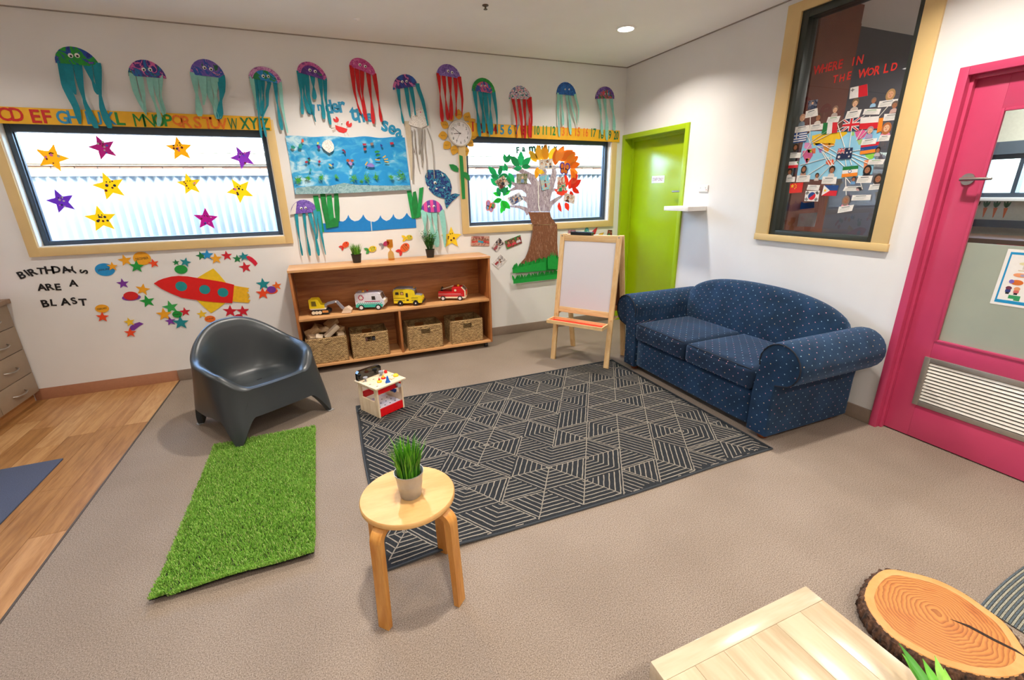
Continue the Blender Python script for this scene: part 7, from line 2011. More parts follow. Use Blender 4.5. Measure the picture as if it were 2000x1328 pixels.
photo('photo of a brown haired person at the right end of the branches', PB, [(-0.6854,1.5102),(-0.552,1.4808),(-0.5658,1.3902),(-0.7019,1.4253)], ['#8a5a4a', '#c8a898', '#e8dcd8'], [(.35, .5, .2, 1, HBK, '#5a2a2a'), (.7, .5, .15, 2, HB, '#e0d0d0')], .010)
photo('white bordered photo of a group at the bright green leaves', PB, [(-1.3776,1.4713),(-1.2353,1.5284),(-1.1819,1.4541),(-1.3212,1.3865)], ['#8a8a98', '#d0d0d8', '#3a4a7a'], [(.35, .3, .13, 2, HBK, '#c8c8d0'), (.6, .3, .13, 2, HBK, '#2a3a6a'), (.45, .62, .13, 1, HBK, '#3a5aa0'), (.75, .6, .13, 2, HBK, '#d0d0d0')], .010, M_WHITE)
GP2 = 'photo prints on the wall below the right window'
photo('photo of a row of children in red on the wall, farthest left', B0, [(-1.8117,1.1072),(-1.6164,1.097),(-1.6201,0.9959),(-1.8225,1.0104)], ['#6a3a34', '#a05a50', '#c89a88'], [(.12, .4, .09, 1, HBK, '#c83a34'), (.28, .35, .09, 1, HBK, '#d04a40'), (.45, .35, .09, 1, HBK, '#2aa0c0'), (.6, .4, .09, 1, HBK, '#2aa0c0'), (.75, .35, .09, 1, HBK, '#c83a34'), (.9, .4, .09, 1, HBK, '#d85a4a')], .006, None, GP2)
photo('narrow curled photo tilted steeply right of the row of children', B0, [(-1.508,1.0753),(-1.4485,1.0173),(-1.5404,0.9291),(-1.5969,0.9794)], ['#7a5a58', '#3a3034', '#d8c8c4'], [(.5, .35, .2, 1, HBK, '#a04a50')], .006, None, GP2)
photo('photo of three children in red shirts, tilted up to the right', B0, [(-1.448,1.0371),(-1.2629,1.0916),(-1.2444,1.0055),(-1.4219,0.9486)], ['#2a6a3a', '#4a8a4a', '#8a3038'], [(.2, .35, .15, 1, HBK, '#c82a3a'), (.5, .35, .15, 1, HBK, '#d03a48'), (.8, .3, .15, 1, HBK, '#d8d0d8')], .006, None, GP2)
photo('square photo turned on its corner below the other wall photos', B0, [(-1.4974,0.9109),(-1.4208,0.8399),(-1.5235,0.748),(-1.5949,0.813)], ['#5a5a62', '#b0a8a8', '#e8e2e0'], [(.4, .4, .18, 1, HBK, '#a03a40'), (.65, .5, .16, 1, HBK, '#c8c0c0')], .006, M_WHITE, GP2)
photo('small dark photo behind the black tray on the easel', B0, [(-0.6784,1.1164),(-0.582,1.1151),(-0.5823,1.0723),(-0.6747,1.0701)], ['#4a3a44', '#6a5a64', '#c88a98'], [(.35, .6, .2, 1, HBK, '#e08a98')], .006, None, 'photo prints behind the easel')
photo('small cut-out photo of two people behind the right end of the easel', B0, [(-0.1509,1.0927),(-0.0911,1.0876),(-0.0896,1.0149),(-0.1636,1.0187)], ['#3a7a5a', '#8a3a3a'], [(.4, .25, .28, 1, HBK, '#2a8a5a'), (.75, .3, .28, 1, HBK, '#8a3a3a')], .006, None, 'photo prints behind the easel')
flat('paper_leaf', 'blue paper cone leaf standing above the easel tray', 'leaf', B0, [([(-0.4355,1.1627),(-0.4119,1.114),(-0.3975,1.0676),(-0.4123,1.0546),(-0.4705,1.0895),(-0.4531,1.1295)], paint('leaf_blue_white', ['#2f6fae', '#3f84be', '#4a9a6a', '#d8e0e4'], 20))], .006, .001, 'paper leaves behind the easel')
flat('paper_leaf', 'red paper leaf rising behind the easel', 'leaf', B0, [([(-0.2951,1.1315),(-0.3093,1.0817),(-0.3244,1.0502),(-0.3348,1.0369),(-0.3843,1.0394),(-0.3749,1.0757),(-0.3379,1.106)], mat('leaf_crimson', '#cc2a30', .6, var=.1))], .006, .001, 'paper leaves behind the easel')
flat('paper_leaf', 'yellow paper leaf low behind the easel', 'leaf', B0, [([(-0.2029,1.0673),(-0.2183,1.0402),(-0.2289,1.0291),(-0.2959,1.0326),(-0.2637,1.0564)], mat('leaf_ochre', '#e2b23a', .6, var=.1))], .006, .001, 'paper leaves behind the easel')

# ============================================================ RIGHT WALL: STAFF SIGN, WORLD DISPLAY, DOOR POSTER
ORG[sg.name] = (.505, 1.628)
MB().box(-.098, .098, -.002, -.0003, -.036, .036).build('board', M_WHITE, sg, smooth=False)
mb = MB(); text_on(mb, 'STAFF ONLY', 0, 0, .032, 0, .0021, .0005, .9, .0, width=.168)
mb.build('lettering', mat('sign_red', '#8a3a48', .5), sg, smooth=False, recalc=False)

RP = PANE3 - .0025
R3 = ('R', RP)
RED = mat('world_letter_red', '#e02a22', .5)
for (ch, (s, z, h, w)) in zip('WHEREINTHEWORLD', [(2.1168,2.2803,0.0274,'WHERE'),(2.1623,2.2793,0.0245,'WHERE'),(2.1982,2.2804,0.0255,'WHERE'),(2.2333,2.2784,0.0265,'WHERE'),(2.267,2.2796,0.0262,'WHERE'),(2.3454,2.2759,0.0244,'IN'),(2.3852,2.2751,0.0254,'IN'),(2.2486,2.1967,0.0229,'THE'),(2.2928,2.1948,0.0214,'THE'),(2.3366,2.1986,0.0236,'THE'),(2.4203,2.194,0.0254,'WORLD'),(2.4647,2.1929,0.0215,'WORLD'),(2.502,2.1931,0.0248,'WORLD'),(2.5522,2.193,0.0255,'WORLD'),(2.5931,2.1919,0.0206,'WORLD')]):
    letter(ch, ('red letter %s of the word %s on the dark window' if not (ch == 'E' and s > 2.25 and w == 'WHERE') else 'red final letter %s of the word %s on the dark window') % (ch, w), R3, s, z, h * 2, RED, 0.0, 'letters of where in the world', .8, .02, .0006, shear=.0)
# world map sheet
MAPQ = [(2.1342,1.8991),(2.6006,1.8527),(2.6246,1.5591),(2.1028,1.4896)]
MW = paint('map_sea', ['#86c4e4', '#94cfea', '#8cc8e6'], 4, soft=True)
wm = wthing('world_map', 'pale blue world map with coloured countries on the dark window', 'map', R3, *MAPQ[0])
cut(wm, 'map_sheet', [(2.0992,1.8605),(2.1433,1.8955),(2.2752,1.88),(2.4411,1.8651),(2.5977,1.8465),(2.6001,1.7851),(2.5976,1.7055),(2.5998,1.5921),(2.497,1.575),(2.2845,1.5697),(2.0943,1.581),(2.093,1.6814)], MW, .0008, .0005)
for nm, pts, c in (('country', [(2.1578,1.8642),(2.2244,1.8715),(2.293,1.8685),(2.3887,1.8644),(2.3961,1.852),(2.366,1.8321),(2.3537,1.8192),(2.327,1.8267),(2.3278,1.7981),(2.2945,1.7844),(2.2373,1.8068),(2.1848,1.7969),(2.1619,1.829)], '#f2c41c'), ('country', [(2.2318,1.8073),(2.2692,1.8062),(2.3173,1.7991),(2.3297,1.7884),(2.2965,1.7745),(2.2536,1.7783)], '#f09a24'), ('country', [(2.1818,1.8121),(2.2258,1.8103),(2.2511,1.7908),(2.2142,1.7868)], '#4a78c8'), ('country', [(2.4421,1.8605),(2.4976,1.8606),(2.5195,1.8425),(2.5068,1.817),(2.473,1.8024),(2.4528,1.8319)], '#e0609c'), ('country', [(2.4625,1.8081),(2.4994,1.8088),(2.5099,1.7806),(2.4836,1.774)], '#a8c88a'), ('country', [(2.1121,1.8239),(2.1582,1.8194),(2.1709,1.7832),(2.1443,1.7754),(2.1132,1.7882)], '#d890c0'), ('country', [(2.1055,1.7685),(2.15,1.7749),(2.1862,1.7618),(2.1866,1.7316),(2.1699,1.7024),(2.1519,1.6779),(2.1352,1.7047),(2.1105,1.7424)], '#c85a8a'), ('country', [(2.1385,1.7759),(2.1719,1.7781),(2.1797,1.7523),(2.1483,1.7548)], '#a8c82a'), ('country', [(2.1662,1.7786),(2.199,1.7807),(2.2033,1.7454),(2.1836,1.747)], '#e0704a'), ('country', [(2.139,1.7147),(2.1668,1.7178),(2.1661,1.6924),(2.1498,1.6883)], '#f0c01c'), ('country', [(2.2157,1.7792),(2.2536,1.7783),(2.2492,1.7467),(2.2328,1.7481)], '#9a6ab8'), ('country', [(2.2541,1.7759),(2.296,1.777),(2.2957,1.7528),(2.2709,1.745)], '#d8902a'), ('country', [(2.2917,1.6943),(2.3377,1.6986),(2.3495,1.6662),(2.3142,1.6609),(2.2903,1.6746)], '#e8603a'), ('country', [(2.5283,1.7153),(2.5947,1.7192),(2.5846,1.684),(2.5583,1.6812)], '#8ad04a'), ('country', [(2.5362,1.6781),(2.5629,1.6809),(2.5589,1.6354),(2.5434,1.6223)], '#e88a5a'), ('country', [(2.4198,1.8539),(2.4378,1.8587),(2.4431,1.833),(2.4237,1.8351)], '#a0d07a')):
    cut(wm, nm, pts, mat('country_' + c[1:], c, .6), .0014, .0003)
STW = mat('white_string', '#eee9e2', .7)
def sline(c, p):
    a, b_ = p
    org = ORG[wm.name]
    MB().tube([(a[0] - org[0], -.0042, a[1] - org[1]), (b_[0] - org[0], -.0046, b_[1] - org[1])], .0022, 5).build('string', STW, wm)
for p in ([(2.1506,1.8151),(2.1226,1.9867)], [(2.1572,1.8245),(2.3631,1.9413)], [(2.1649,1.8137),(2.4844,1.9444)], [(2.4286,1.7652),(2.4179,1.9315)], [(2.3989,1.7678),(2.3167,1.9267)], [(2.4635,1.8034),(2.5167,1.9398)], [(2.4843,1.8149),(2.6139,1.9847)], [(2.1592,1.8143),(2.1049,1.89)], [(2.1592,1.8143),(2.1066,1.7324)], [(2.2082,1.7898),(2.3255,1.784)], [(2.2318,1.8073),(2.3552,1.7383)], [(2.2472,1.7568),(2.3326,1.6475)], [(2.1064,1.6727),(2.309,1.7127)], [(2.1776,1.6043),(2.2957,1.6743)], [(2.3165,1.7268),(2.3368,1.6522)], [(2.2516,1.5708),(2.3631,1.6992)], [(2.4197,1.6906),(2.4332,1.6493)], [(2.4494,1.6886),(2.4661,1.6546)], [(2.4581,1.6927),(2.5404,1.6364)], [(2.46,1.7066),(2.5632,1.6581)], [(2.4561,1.7256),(2.5619,1.6856)], [(2.4531,1.7398),(2.5224,1.7432)], [(2.2591,1.7509),(2.3587,1.6461)], [(2.3641,1.6943),(2.4237,1.6474)], [(2.3498,1.7146),(2.2082,1.7898)], [(2.4423,1.5813),(2.471,1.4664)], [(2.4423,1.5813),(2.4823,1.5415)], [(2.5227,1.5878),(2.5642,1.5018)]):
    sline(None, p)
FW = mat('flag_white', '#ece8e6', .5); FR_ = mat('flag_red', '#d8182a', .5); FB_ = mat('flag_blue', '#17458a', .5); FN = mat('flag_navy', '#14264e', .5); FG_ = mat('flag_green', '#137a38', .5); FO_ = mat('flag_orange', '#f08a1c', .5); FYL = mat('flag_yellow', '#f2c51c', .5); FRR = mat('flag_china_red', '#e02418', .5)
def bands(Q, mats, vertical=False, w=None):
    n = len(mats); out = [(Q, mats[0])]
    w = w or [1 / n] * n
    a = 0
    for k in range(n):
        b_ = a + w[k]
        c = [(a, 0), (b_, 0), (b_, 1), (a, 1)] if vertical else [(0, a), (1, a), (1, b_), (0, b_)]
        if k: out.append(([quadmap(Q, u, v) for u, v in c], mats[k]))
        a = b_
    return out
def qp(Q, pts): return [quadmap(Q, u, v) for u, v in pts]
def jack(Q):
    L_ = [(Q, FN)]
    for pts in ([(0, 0), (.12, 0), (1, .88), (1, 1), (.88, 1), (0, .12)], [(1, 0), (.88, 0), (0, .88), (0, 1), (.12, 1), (1, .12)]): L_.append((qp(Q, pts), FW))
    for pts in ([(0, 0), (.05, 0), (1, .95), (1, 1), (.95, 1), (0, .05)], [(1, 0), (.95, 0), (0, .95), (0, 1), (.05, 1), (1, .05)]): L_.append((qp(Q, pts), FR_))
    for m, w in ((FW, .17), (FR_, .1)):
        L_.append((qp(Q, [(.5 - w / 1.6, 0), (.5 + w / 1.6, 0), (.5 + w / 1.6, 1), (.5 - w / 1.6, 1)]), m)); L_.append((qp(Q, [(0, .5 - w), (1, .5 - w), (1, .5 + w), (0, .5 + w)]), m))
    return L_
def flag(label, layers, lift=.003): return flat('paper_flag', label, 'flag', R3, layers, lift, .0005, 'paper flags on the dark window')
Q = [(2.3589,2.1241),(2.4592,2.1264),(2.4758,2.059),(2.3654,2.0585)]
flag('white and red flag with a grey cross alone at the top', bands(Q, [FW, FR_], True) + [(qp(Q, [(.1, .2), (.15, .08), (.2, .2), (.3, .25), (.2, .3), (.15, .42), (.1, .3), (.02, .25)]), mat('flag_grey', '#7a7a7a', .5))], .001)
Q = [(2.2247,1.9365),(2.3204,1.9332),(2.332,1.864),(2.2258,1.864)]
flag('green white and red striped flag left of the union flag', bands(Q, [FG_, FW, FR_], True), .0056)
flag('red white and blue union flag in the upper middle', jack([(2.3591,1.9373),(2.4629,1.9387),(2.4656,1.86),(2.3586,1.8679)]), .0056)
Q = [(2.4633,1.9364),(2.5711,1.9298),(2.5754,1.8601),(2.4689,1.8663)]
flag('white over red flag right of the union flag', bands(Q, [FW, FR_], False, [.5, .5]), .0056)
Q = [(2.574,1.9165),(2.5972,1.9176),(2.603,1.8416),(2.5767,1.8337)]
flag('orange flag edge behind the red haired child cut-out', bands(Q, [FO_]), .0056)
Q = [(2.0256,1.894),(2.1208,1.8957),(2.1222,1.8305),(2.0264,1.827)]
flag('blue and white striped flag with a cross at the left edge', bands(Q, [FB_, FW] * 4 + [FB_]) + [(qp(Q, [(0, 0), (.4, 0), (.4, .55), (0, .55)]), FB_), (qp(Q, [(.15, 0), (.25, 0), (.25, .55), (.15, .55)]), FW), (qp(Q, [(0, .22), (.4, .22), (.4, .33), (0, .33)]), FW)], .0056)
Q = [(2.3625,1.7639),(2.4543,1.7615),(2.4576,1.6951),(2.3564,1.6949)]
AU = jack(qp(Q, [(0, 0), (.5, 0), (.5, .5), (0, .5)]))
AU = [(Q, FN)] + AU + [(star(*quadmap(Q, .2, .78), .011, 0, .5, 7), FW)] + [(star(*quadmap(Q, u, v), .0075, 0, .45, 7), FW) for u, v in ((.78, .12), (.68, .45), (.85, .8), (.92, .4))]
flag('navy flag with union corner and white stars in the map centre', AU, .0075)
Q = [(2.4992,1.7771),(2.605,1.7825),(2.5942,1.7214),(2.5054,1.7148)]
flag('red blue and orange striped flag on the right side of the map', bands(Q, [FR_, FB_, FO_]), .0056)
Q = [(2.4142,1.6456),(2.5097,1.6497),(2.516,1.5861),(2.4179,1.5792)]
flag('green white and orange flag with a small wheel under the map', bands(Q, [FG_, FW, FO_]) + [(circ(*quadmap(Q, .5, .5), .011, 16), FB_), (circ(*quadmap(Q, .5, .5), .0075, 12), FW)], .0056)
Q = [(2.0056,1.7026),(2.0919,1.7023),(2.0916,1.6579),(2.0054,1.657)]
flag('white over red flag with a green corner at the left edge', bands(Q, [FW, FR_], False, [.55, .45]) + [(qp(Q, [(.85, .1), (1, 0), (1, .5)]), FG_)], .0056)
Q = [(2.0548,1.5494),(2.1555,1.5549),(2.1571,1.486),(2.0584,1.4812)]
flag('red flag with yellow stars at the lower left', [(Q, FRR), (star(*quadmap(Q, .2, .28), .016), FYL)] + [(star(*quadmap(Q, u, v), .006), FYL) for u, v in ((.42, .12), (.5, .25), (.5, .42), (.42, .55))], .0056)
Q = [(2.1843,1.4963),(2.288,1.4978),(2.2889,1.4239),(2.188,1.4261)]
KR = [(Q, FW), (circ(*quadmap(Q, .5, .5), .027, 20), FR_), ([quadmap(Q, .5, .5)] + [(quadmap(Q, .5, .5)[0] + .027 * cos(a), quadmap(Q, .5, .5)[1] + .027 * sin(a)) for a in [radians(40 + 180 * k / 10) for k in range(11)]], FB_)]
for u, v, rt in ((.15, .2, .8), (.85, .2, -.8), (.15, .8, -.8), (.85, .8, .8)):
    for k in (-1, 0, 1):
        c = quadmap(Q, u, v); KR.append((rect(c[0] + k * .006 * cos(rt + pi / 2), c[1] + k * .006 * sin(rt + pi / 2), .022, .003, rt), M_BLACK))
flag('white flag with red and blue circle and black bars at the bottom', KR, .0056)
Q = [(2.3107,1.5331),(2.4105,1.5296),(2.4065,1.4616),(2.3058,1.4633)]
flag('blue over red flag with a white triangle and yellow sun at the bottom', bands(Q, [FB_, FR_]) + [(qp(Q, [(0, 0), (.5, .5), (0, 1)]), FW), (star(*quadmap(Q, .17, .5), .011, 0, .5, 8), FYL)], .0056)
# name cards
CARD = mat('name_card_white', '#eeeae6', .6); INK = mat('faint_pen', '#8a9a98', .6); INKG = mat('pen_green', '#4a9a4a', .6)
cards = (('under the small framed photo at the upper left', [(2.0836,2.029),(2.1644,2.0384),(2.1769,1.9886),(2.0866,1.9843)], .0062), ('under the baby cut-out at the far left', [(2.0237,1.935),(2.1268,1.937),(2.1376,1.8962),(2.0251,1.8966)], .0066), ('under the child in white beside the baby', [(2.1308,1.9365),(2.2253,1.9331),(2.2276,1.8953),(2.1399,1.8984)], .0066), ('above the green white and red flag', [(2.2522,1.9684),(2.3338,1.9647),(2.3265,1.9278),(2.2459,1.9351)], .0072), ('under the blonde boy cut-out in the upper middle', [(2.3734,1.9853),(2.4614,1.9844),(2.4534,1.94),(2.3644,1.9397)], .0072), ('with green writing under the child in pale blue', [(2.4772,1.9828),(2.5744,1.9699),(2.5692,1.9387),(2.4715,1.9516)], .0072), ('under the fair haired girl cut-out at the top right', [(2.5553,2.0133),(2.6564,2.0099),(2.653,1.9743),(2.5518,1.9798)], .0062), ('under the hooded child cut-out at the right edge', [(2.5994,1.9364),(2.6829,1.9292),(2.6829,1.8931),(2.5993,1.898)], .0072), ('under the red haired child cut-out', [(2.6017,1.8178),(2.6595,1.8136),(2.6561,1.7817),(2.594,1.7836)], .0072), ('under the child in lilac on the map', [(2.5027,1.8039),(2.5896,1.8038),(2.5858,1.7711),(2.4993,1.7703)], .0078), ('with green writing under the small dark haired child', [(2.5674,1.6806),(2.6598,1.6775),(2.6534,1.6482),(2.5647,1.6512)], .0072), ('at the left edge under the dark cut-out', [(1.9832,1.7653),(2.1014,1.7596),(2.1025,1.7234),(1.9837,1.7296)], .0072), ('under the boy in a white collar at the left edge', [(2.0118,1.5968),(2.0866,1.5962),(2.0892,1.5609),(2.0124,1.5597)], .0066), ('under the child in brown at the lower left of the map', [(2.0991,1.6032),(2.2006,1.6029),(2.2009,1.5579),(2.0998,1.5585)], .0072), ('above the white flag with the circle', [(2.1962,1.5382),(2.2836,1.5337),(2.2795,1.4989),(2.1914,1.5042)], .0072), ('under the smiling boy in the lower middle', [(2.2911,1.5908),(2.3891,1.5842),(2.3907,1.5389),(2.29,1.5422)], .0078), ('under the girl with long hair at the lower right', [(2.5256,1.5854),(2.6105,1.5835),(2.6085,1.5407),(2.5183,1.5416)], .0078), ('beside the dark speech bubble in the lower middle', [(2.4546,1.5218),(2.553,1.5219),(2.5477,1.4916),(2.4445,1.4936)], .0072), ('under the girl with the hair band at the right edge', [(2.6062,1.5301),(2.678,1.5344),(2.6827,1.5025),(2.6021,1.4966)], .0072), ('with dark writing, wide, low on the right', [(2.5125,1.4663),(2.6251,1.4693),(2.6262,1.4365),(2.5114,1.4323)], .0072), ('under the girl in pink, lowest of all', [(2.4412,1.3918),(2.5346,1.4067),(2.5297,1.3675),(2.4395,1.3499)], .0072))
for i, (lb, Q, lf) in enumerate(cards):
    L_ = [(Q, CARD), (qp(Q, [(.2, .18), (.75, .14), (.75, .24), (.2, .28)]), INKG if 'green' in lb else mat('pen_dark', '#4a5a5a', .6))]
    for k in range(3): L_.append((qp(Q, [(.1, .42 + .17 * k), (.85 - .1 * k, .40 + .17 * k), (.85 - .1 * k, .43 + .17 * k), (.1, .45 + .17 * k)]), INK))
    flat('name_card', 'white name card ' + lb, 'card', R3, L_, lf, .0005, 'name cards on the dark window')
# cut-out portraits
def portrait(label, c, r_, skin, hair, shirt, lift, long=False, wide=1.0):
    s, z = c
    sh = mat('shirt_' + shirt[1:], shirt, .6); hr = mat('hair_' + hair[1:], hair, .7)
    L_ = [([(s - r_ * 1.0 * wide, z - r_ * 2.1), (s - r_ * .85, z - r_ * 1.25), (s - r_ * .35, z - r_ * .9), (s + r_ * .35, z - r_ * .9), (s + r_ * .85, z - r_ * 1.25), (s + r_ * 1.0 * wide, z - r_ * 2.1)], sh)]
    if long: L_.append((circ(s, z - r_ * .25, r_ * .95, 20, r_ * 1.25), hr))
    else: L_.append((circ(s, z + r_ * .12, r_ * .86, 20, r_ * .95), hr))
    L_.append((circ(s, z - r_ * .2, r_ * .58, 18, r_ * .72), SK[skin]))
    for k in (-1, 1): L_.append((circ(s + k * r_ * .26, z - r_ * .02, r_ * .08, 8, r_ * .06), M_PUP))
    L_.append(([(s - r_ * .07, z - r_ * .3), (s + r_ * .07, z - r_ * .3), (s, z - r_ * .12)], mat('nose_shade', '#c08a68', .6)))
    L_.append((circ(s, z - r_ * .5, r_ * .2, 12, r_ * .07), mat('lip_pink', '#b0524e', .6)))
    flat('portrait_cutout', label, 'photo', R3, L_, lift, .0005, 'child portrait cut-outs on the dark window')
pr_ = (
 ('cut-out photo of a fair haired child in pale blue at the top right', 'e2', 1595, 285, 62, 0, '#b08a5a', '#8ab4d8', .001, True),
 ('cut-out photo of a blonde boy under the white and red flag', 'e2', 1135, 405, 55, 2, '#7a6248', '#c8bcb4', .001, False),
 ('cut-out photo of a small hooded child holding a pale blue card', 'e2', 1375, 375, 38, 1, '#8a6a5a', '#9ac4e4', .001, False),
 ('cut-out photo of a hooded child in pink at the right edge', 'e2', 1655, 430, 48, 1, '#6a5a52', '#c8a8a0', .0068, False),
 ('cut-out photo of a red haired child in pink', 'e2', 1550, 720, 62, 2, '#b0683a', '#e08aa8', .0066, True),
 ('cut-out photo of a child in lilac on the pink part of the map', 'e2', 1335, 760, 48, 2, '#a8949c', '#a89ac0', .0066, False),
 ('cut-out photo of a baby in grey blue at the far left', 'e2', 450, 600, 48, 2, '#c8957a', '#7a8a9a', .001, False),
 ('cut-out photo of a child in white beside the baby', 'e2', 655, 590, 50, 1, '#5a3f34', '#d8cfc8', .001, False),
 ('cut-out photo of a pale child against the brown pillar', 'e2', 875, 490, 46, 2, '#8a6a5c', '#b8a8a0', .001, False),
 ('dark cut-out photo at the left edge above its name card', 'e2', 360, 975, 40, 1, '#3a2c20', '#4a4a52', .001, True),
 ('cut-out photo of a small dark haired child by the striped flag', 'e2', 1435, 1015, 38, 1, '#1c1614', '#b8b0b8', .0066, False),
 ('cut-out photo of a boy with a white collar at the left edge', 'e3', 292, 300, 40, 1, '#2a1c14', '#e8e4e0', .0062, False),
 ('cut-out photo of a child in a brown scarf on the map corner', 'e3', 475, 262, 42, 1, '#2c1e1a', '#b08a78', .0066, True),
 ('cut-out photo of a child above the white flag name card', 'e3', 645, 350, 32, 1, '#2c2422', '#c8b8b0', .0066, False),
 ('cut-out photo of a smiling dark haired boy in the lower middle', 'e3', 840, 275, 48, 1, '#1c1818', '#d8d0cc', .0066, False),
 ('cut-out photo of a girl with long black hair at the lower right', 'e3', 1300, 270, 55, 1, '#141014', '#2a3048', .0066, True),
 ('cut-out photo of a small child in blue below the green white orange flag', 'e3', 1120, 395, 32, 1, '#2a2028', '#6a9ac8', .0066, False),
 ('cut-out photo of a girl with a white hair band at the right edge', 'e3', 1440, 385, 58, 1, '#3a2c26', '#d8d4d8', .0066, True),
 ('cut-out photo of a girl in pink, lowest of the portraits', 'e3', 1020, 665, 52, 1, '#8a7468', '#e08aa0', .0062, True))
PPOS = [(2.6067,2.0462,0.0273)] + [(2.4092,2.0289,0.0258)] + [(2.5185,2.0237,0.0172)] + [(2.6457,1.9796,0.0211)] + [(2.6286,1.86,0.0279)] + [(2.5373,1.8537,0.0222)] + [(2.0627,1.9901,0.025)] + [(2.1789,1.9787,0.0252)] + [(2.2872,2.0099,0.0224)] + [(2.0462,1.8019,0.0214)] + [(2.6069,1.7338,0.0176)] + [(2.037,1.6335,0.022)] + [(2.1432,1.6484,0.0224)] + [(2.2488,1.5985,0.0167)] + [(2.3461,1.6317,0.0243)] + [(2.5707,1.6229,0.0261)] + [(2.4986,1.5674,0.0157)] + [(2.6449,1.5672,0.0272)] + [(2.4771,1.437,0.0261)]
for (lb, c, x, y, q, skn, hr, shc, lf, lg_), (s, z, r_) in zip(pr_, PPOS):
    portrait(lb, (s, z), r_, skn, hr, shc, lf, lg_)
Q = [(2.0848,2.0945),(2.1535,2.0934),(2.1542,2.0352),(2.0903,2.0378)]
photo('small dark photo of two people at the upper left of the display', R3, Q, ['#3a4a6a', '#8a8a98', '#22304a'], [(.5, .3, .22, 2, HB, '#2a3a5a')], .001, None, 'child portrait cut-outs on the dark window')
Q = [(2.5264,1.5143),(2.5467,1.5187),(2.5642,1.5018),(2.559,1.4934),(2.537,1.4974),(2.5298,1.5047)]
flat('speech_bubble', 'small dark paper speech bubble on a name card', 'bubble', R3, [(Q, mat('bubble_dark', '#2c2a30', .5)), ([(a * .6 + .4 * Q[0][0], b_ * .6 + .4 * Q[3][1]) for a, b_ in Q], mat('bubble_pink', '#c8a0a0', .5))], .0082, .0005)

# ------------------------------------------------------------ hand washing poster on the pink door
hp = wthing('wash_poster', 'white hand washing poster with blue border on the frosted door glass', 'poster', ('R', .0635), 3.318, 1.19)
def pcut(name, pts, m, k=1, label=None): return cut(hp, name, pts, m, .0006 * k, .0004, label)
PQ = [(3.313,1.1957),(3.508,1.1864),(3.5187,0.887),(3.3047,0.9039)]
# rectangle in the door plane, hung slightly askew
PL = PQ[0][0] * .5 + PQ[3][0] * .5
tl = (3.322, 1.198); w_, h_ = .42, .292
def pp_(u, v): return (tl[0] + u * w_ - v * .004, tl[1] - v * h_ + u * .004)
pcut('sheet', [pp_(0, 0), pp_(1, 0), pp_(1, 1), pp_(0, 1)], M_WHITE, 1)
PBL = mat('poster_blue', '#1691c8', .5)
for a in ((.035, .05, .965, .09), (.035, .90, .965, .955), (.035, .09, .052, .90), (.948, .09, .965, .90)):
    pcut('border', [pp_(a[0], a[1]), pp_(a[2], a[1]), pp_(a[2], a[3]), pp_(a[0], a[3])], PBL, 2)
mb = MB()
def ptext(s, u, v, h, width=None):
    q = pp_(u, v); vs, fs, asp = glyph(s)
    w = width or asp * h
    text_on(mb, s, q[0] + w / 2 - 3.318, q[1] - 1.19, h, 0, .0016, .0003, 1, 0, width=w)
ptext('hand washing', .2, .16, .024)
for k, s in enumerate(('1. wet', '2. soap', '3. scrub', '4. rinse', '5. dry')): ptext(s, .38, .30 + .145 * k, .014)
mb.build('lettering', mat('poster_ink', '#2a3a52', .6), hp, smooth=False, recalc=False)
def blob(name, u, v, ru, rv, c, k=2): q = pp_(u, v); pcut(name, circ(q[0], q[1], ru, 18, rv), mat('poster_' + c[1:], c, .6), k)
blob('basin_picture', .2, .24, .024, .008, '#e0d8a8'); q = pp_(.2, .3); pcut('basin_picture', rect(q[0], q[1], .012, .022), mat('poster_e8e4dc', '#d0cabc', .6), 2); q = pp_(.2, .36); pcut('basin_picture', rect(q[0], q[1], .04, .006), mat('poster_d8c8b0', '#d8c8b0', .6), 2)
blob('hands_picture', .19, .44, .028, .011, '#f0a070'); blob('soap_picture', .205, .44, .008, .006, '#a8a0b8', 3)
blob('scrub_picture', .18, .57, .024, .014, '#d8702a'); blob('scrub_picture', .13, .56, .01, .01, '#7a6ac0', 3)
for u, c in ((.125, '#6a3048'), (.2, '#e09a6a')):
    blob('child_picture', u, .68, .012, .01, c); q = pp_(u, .73); pcut('child_picture', rect(q[0], q[1], .02, .014), mat('poster_' + ('2a3a7a' if u < .15 else 'd06a6a'), '#2a3a7a' if u < .15 else '#d06a6a', .6), 3); q = pp_(u, .77); pcut('child_picture', rect(q[0], q[1], .014, .01), mat('poster_18202a', '#18202a' , .6), 2)
q = pp_(.2, .845); pcut('towel_picture', rect(q[0], q[1], .045, .026), mat('poster_2f9a62', '#2f9a62', .6), 2); q = pp_(.17, .88); pcut('towel_picture', rect(q[0], q[1], .025, .01), M_WHITE, 3)

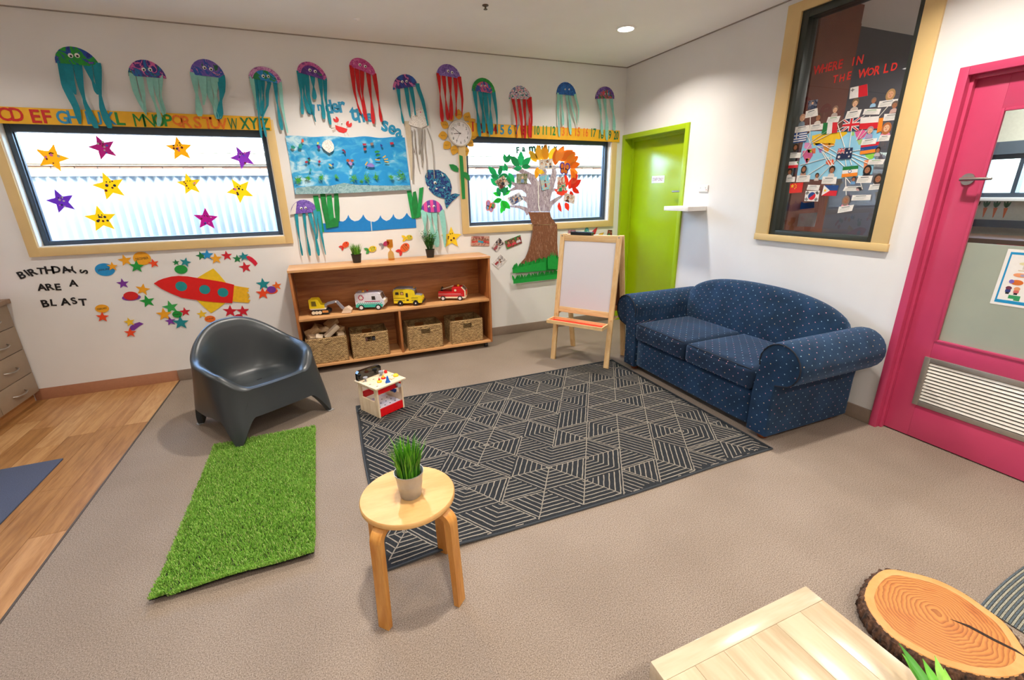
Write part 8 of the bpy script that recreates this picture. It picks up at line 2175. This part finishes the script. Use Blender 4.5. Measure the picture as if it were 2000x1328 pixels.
# carrot pictures on the wall of the next room, below its window
for k, y in enumerate((-1.80, -1.88, -1.96, -2.04)):
    o = thing('carrot_drawing', ('carrot drawing nearest the door edge seen through the pink door', 'bright orange carrot drawing second from the left behind the pink door', 'carrot drawing third from the left behind the pink door', 'thin carrot drawing farthest right behind the pink door')[k], 'drawing', (3.3, y, 1.26), radians(-90), 'carrot drawings behind the pink door')
    MB().prism([(-.016, .02), (.016, .02), (.004, -.075), (-.002, -.08)], -.002, -.0003, 'y').build('carrot_root', mat('carrot_orange', '#e06a2a', .6), o, smooth=False)
    for a in (-.4, 0, .4): MB().prism(leafp(0, .02, .07, .02, pi / 2 + a), -.0035, -.0022, 'y').build('carrot_top', mat('carrot_leaf', '#2a6a3a', .6), o, smooth=False)
o = thing('corn_drawing', 'yellow corn drawing left of the carrot drawings behind the pink door', 'drawing', (3.3, -1.735, 1.24), radians(-90))
MB().prism(leafp(0, -.05, .11, .045, pi / 2), -.002, -.0003, 'y').build('corn_cob', mat('corn_yellow', '#e8c82a', .6), o, smooth=False)
for a in (-.7, .7): MB().prism(leafp(0, -.06, .07, .03, pi / 2 + a), -.0035, -.0022, 'y').build('husk', mat('carrot_leaf', '#2a6a3a', .6), o, smooth=False)
# low furniture in the next room
hc = thing('hall_cabinet', 'low brown cabinet with a red side in the room behind the pink door', 'cabinet', (2.9, -2.0, 0))
MB().box(-.25, .3, -.5, .28, 0, 1.02, .004).build('body', mat('hall_brown', '#5a4232', .6), hc)
MB().box(-.252, -.24, -.5, -.3, .05, .98).build('red_panel', mat('hall_red', '#a01a22', .5), hc, smooth=False)
cs = flat('calendar_sheet', 'white calendar sheet behind the glass low in the dark window', 'calendar', ('R', .30), [([(1.9261,1.3182),(2.1244,1.3361),(2.1212,1.2298),(1.9277,1.2216)], mat('calendar_white', '#b9aeb0', .6))] , .002, .001)
sc_ = [(1.8282,1.3516),(1.8238,1.3941),(1.8501,1.4185),(1.8717,1.4007),(1.8948,1.4129),(1.9,1.4277),(1.9158,1.4072),(1.9371,1.3986),(1.9602,1.4135),(1.9634,1.4368),(1.9794,1.4137),(2.0064,1.4053),(2.037,1.4085),(2.0848,1.4147),(2.0937,1.3695),(1.9714,1.3551)]
flat('wave_reflection', 'blue and purple scalloped shape standing in for the reflected paper waves', 'border', ('R', .30), [(sc_, mat('scallop_blue', '#27438f', .6))], .004, .001)  # reflection of the paper waves put in as a flat coloured shape
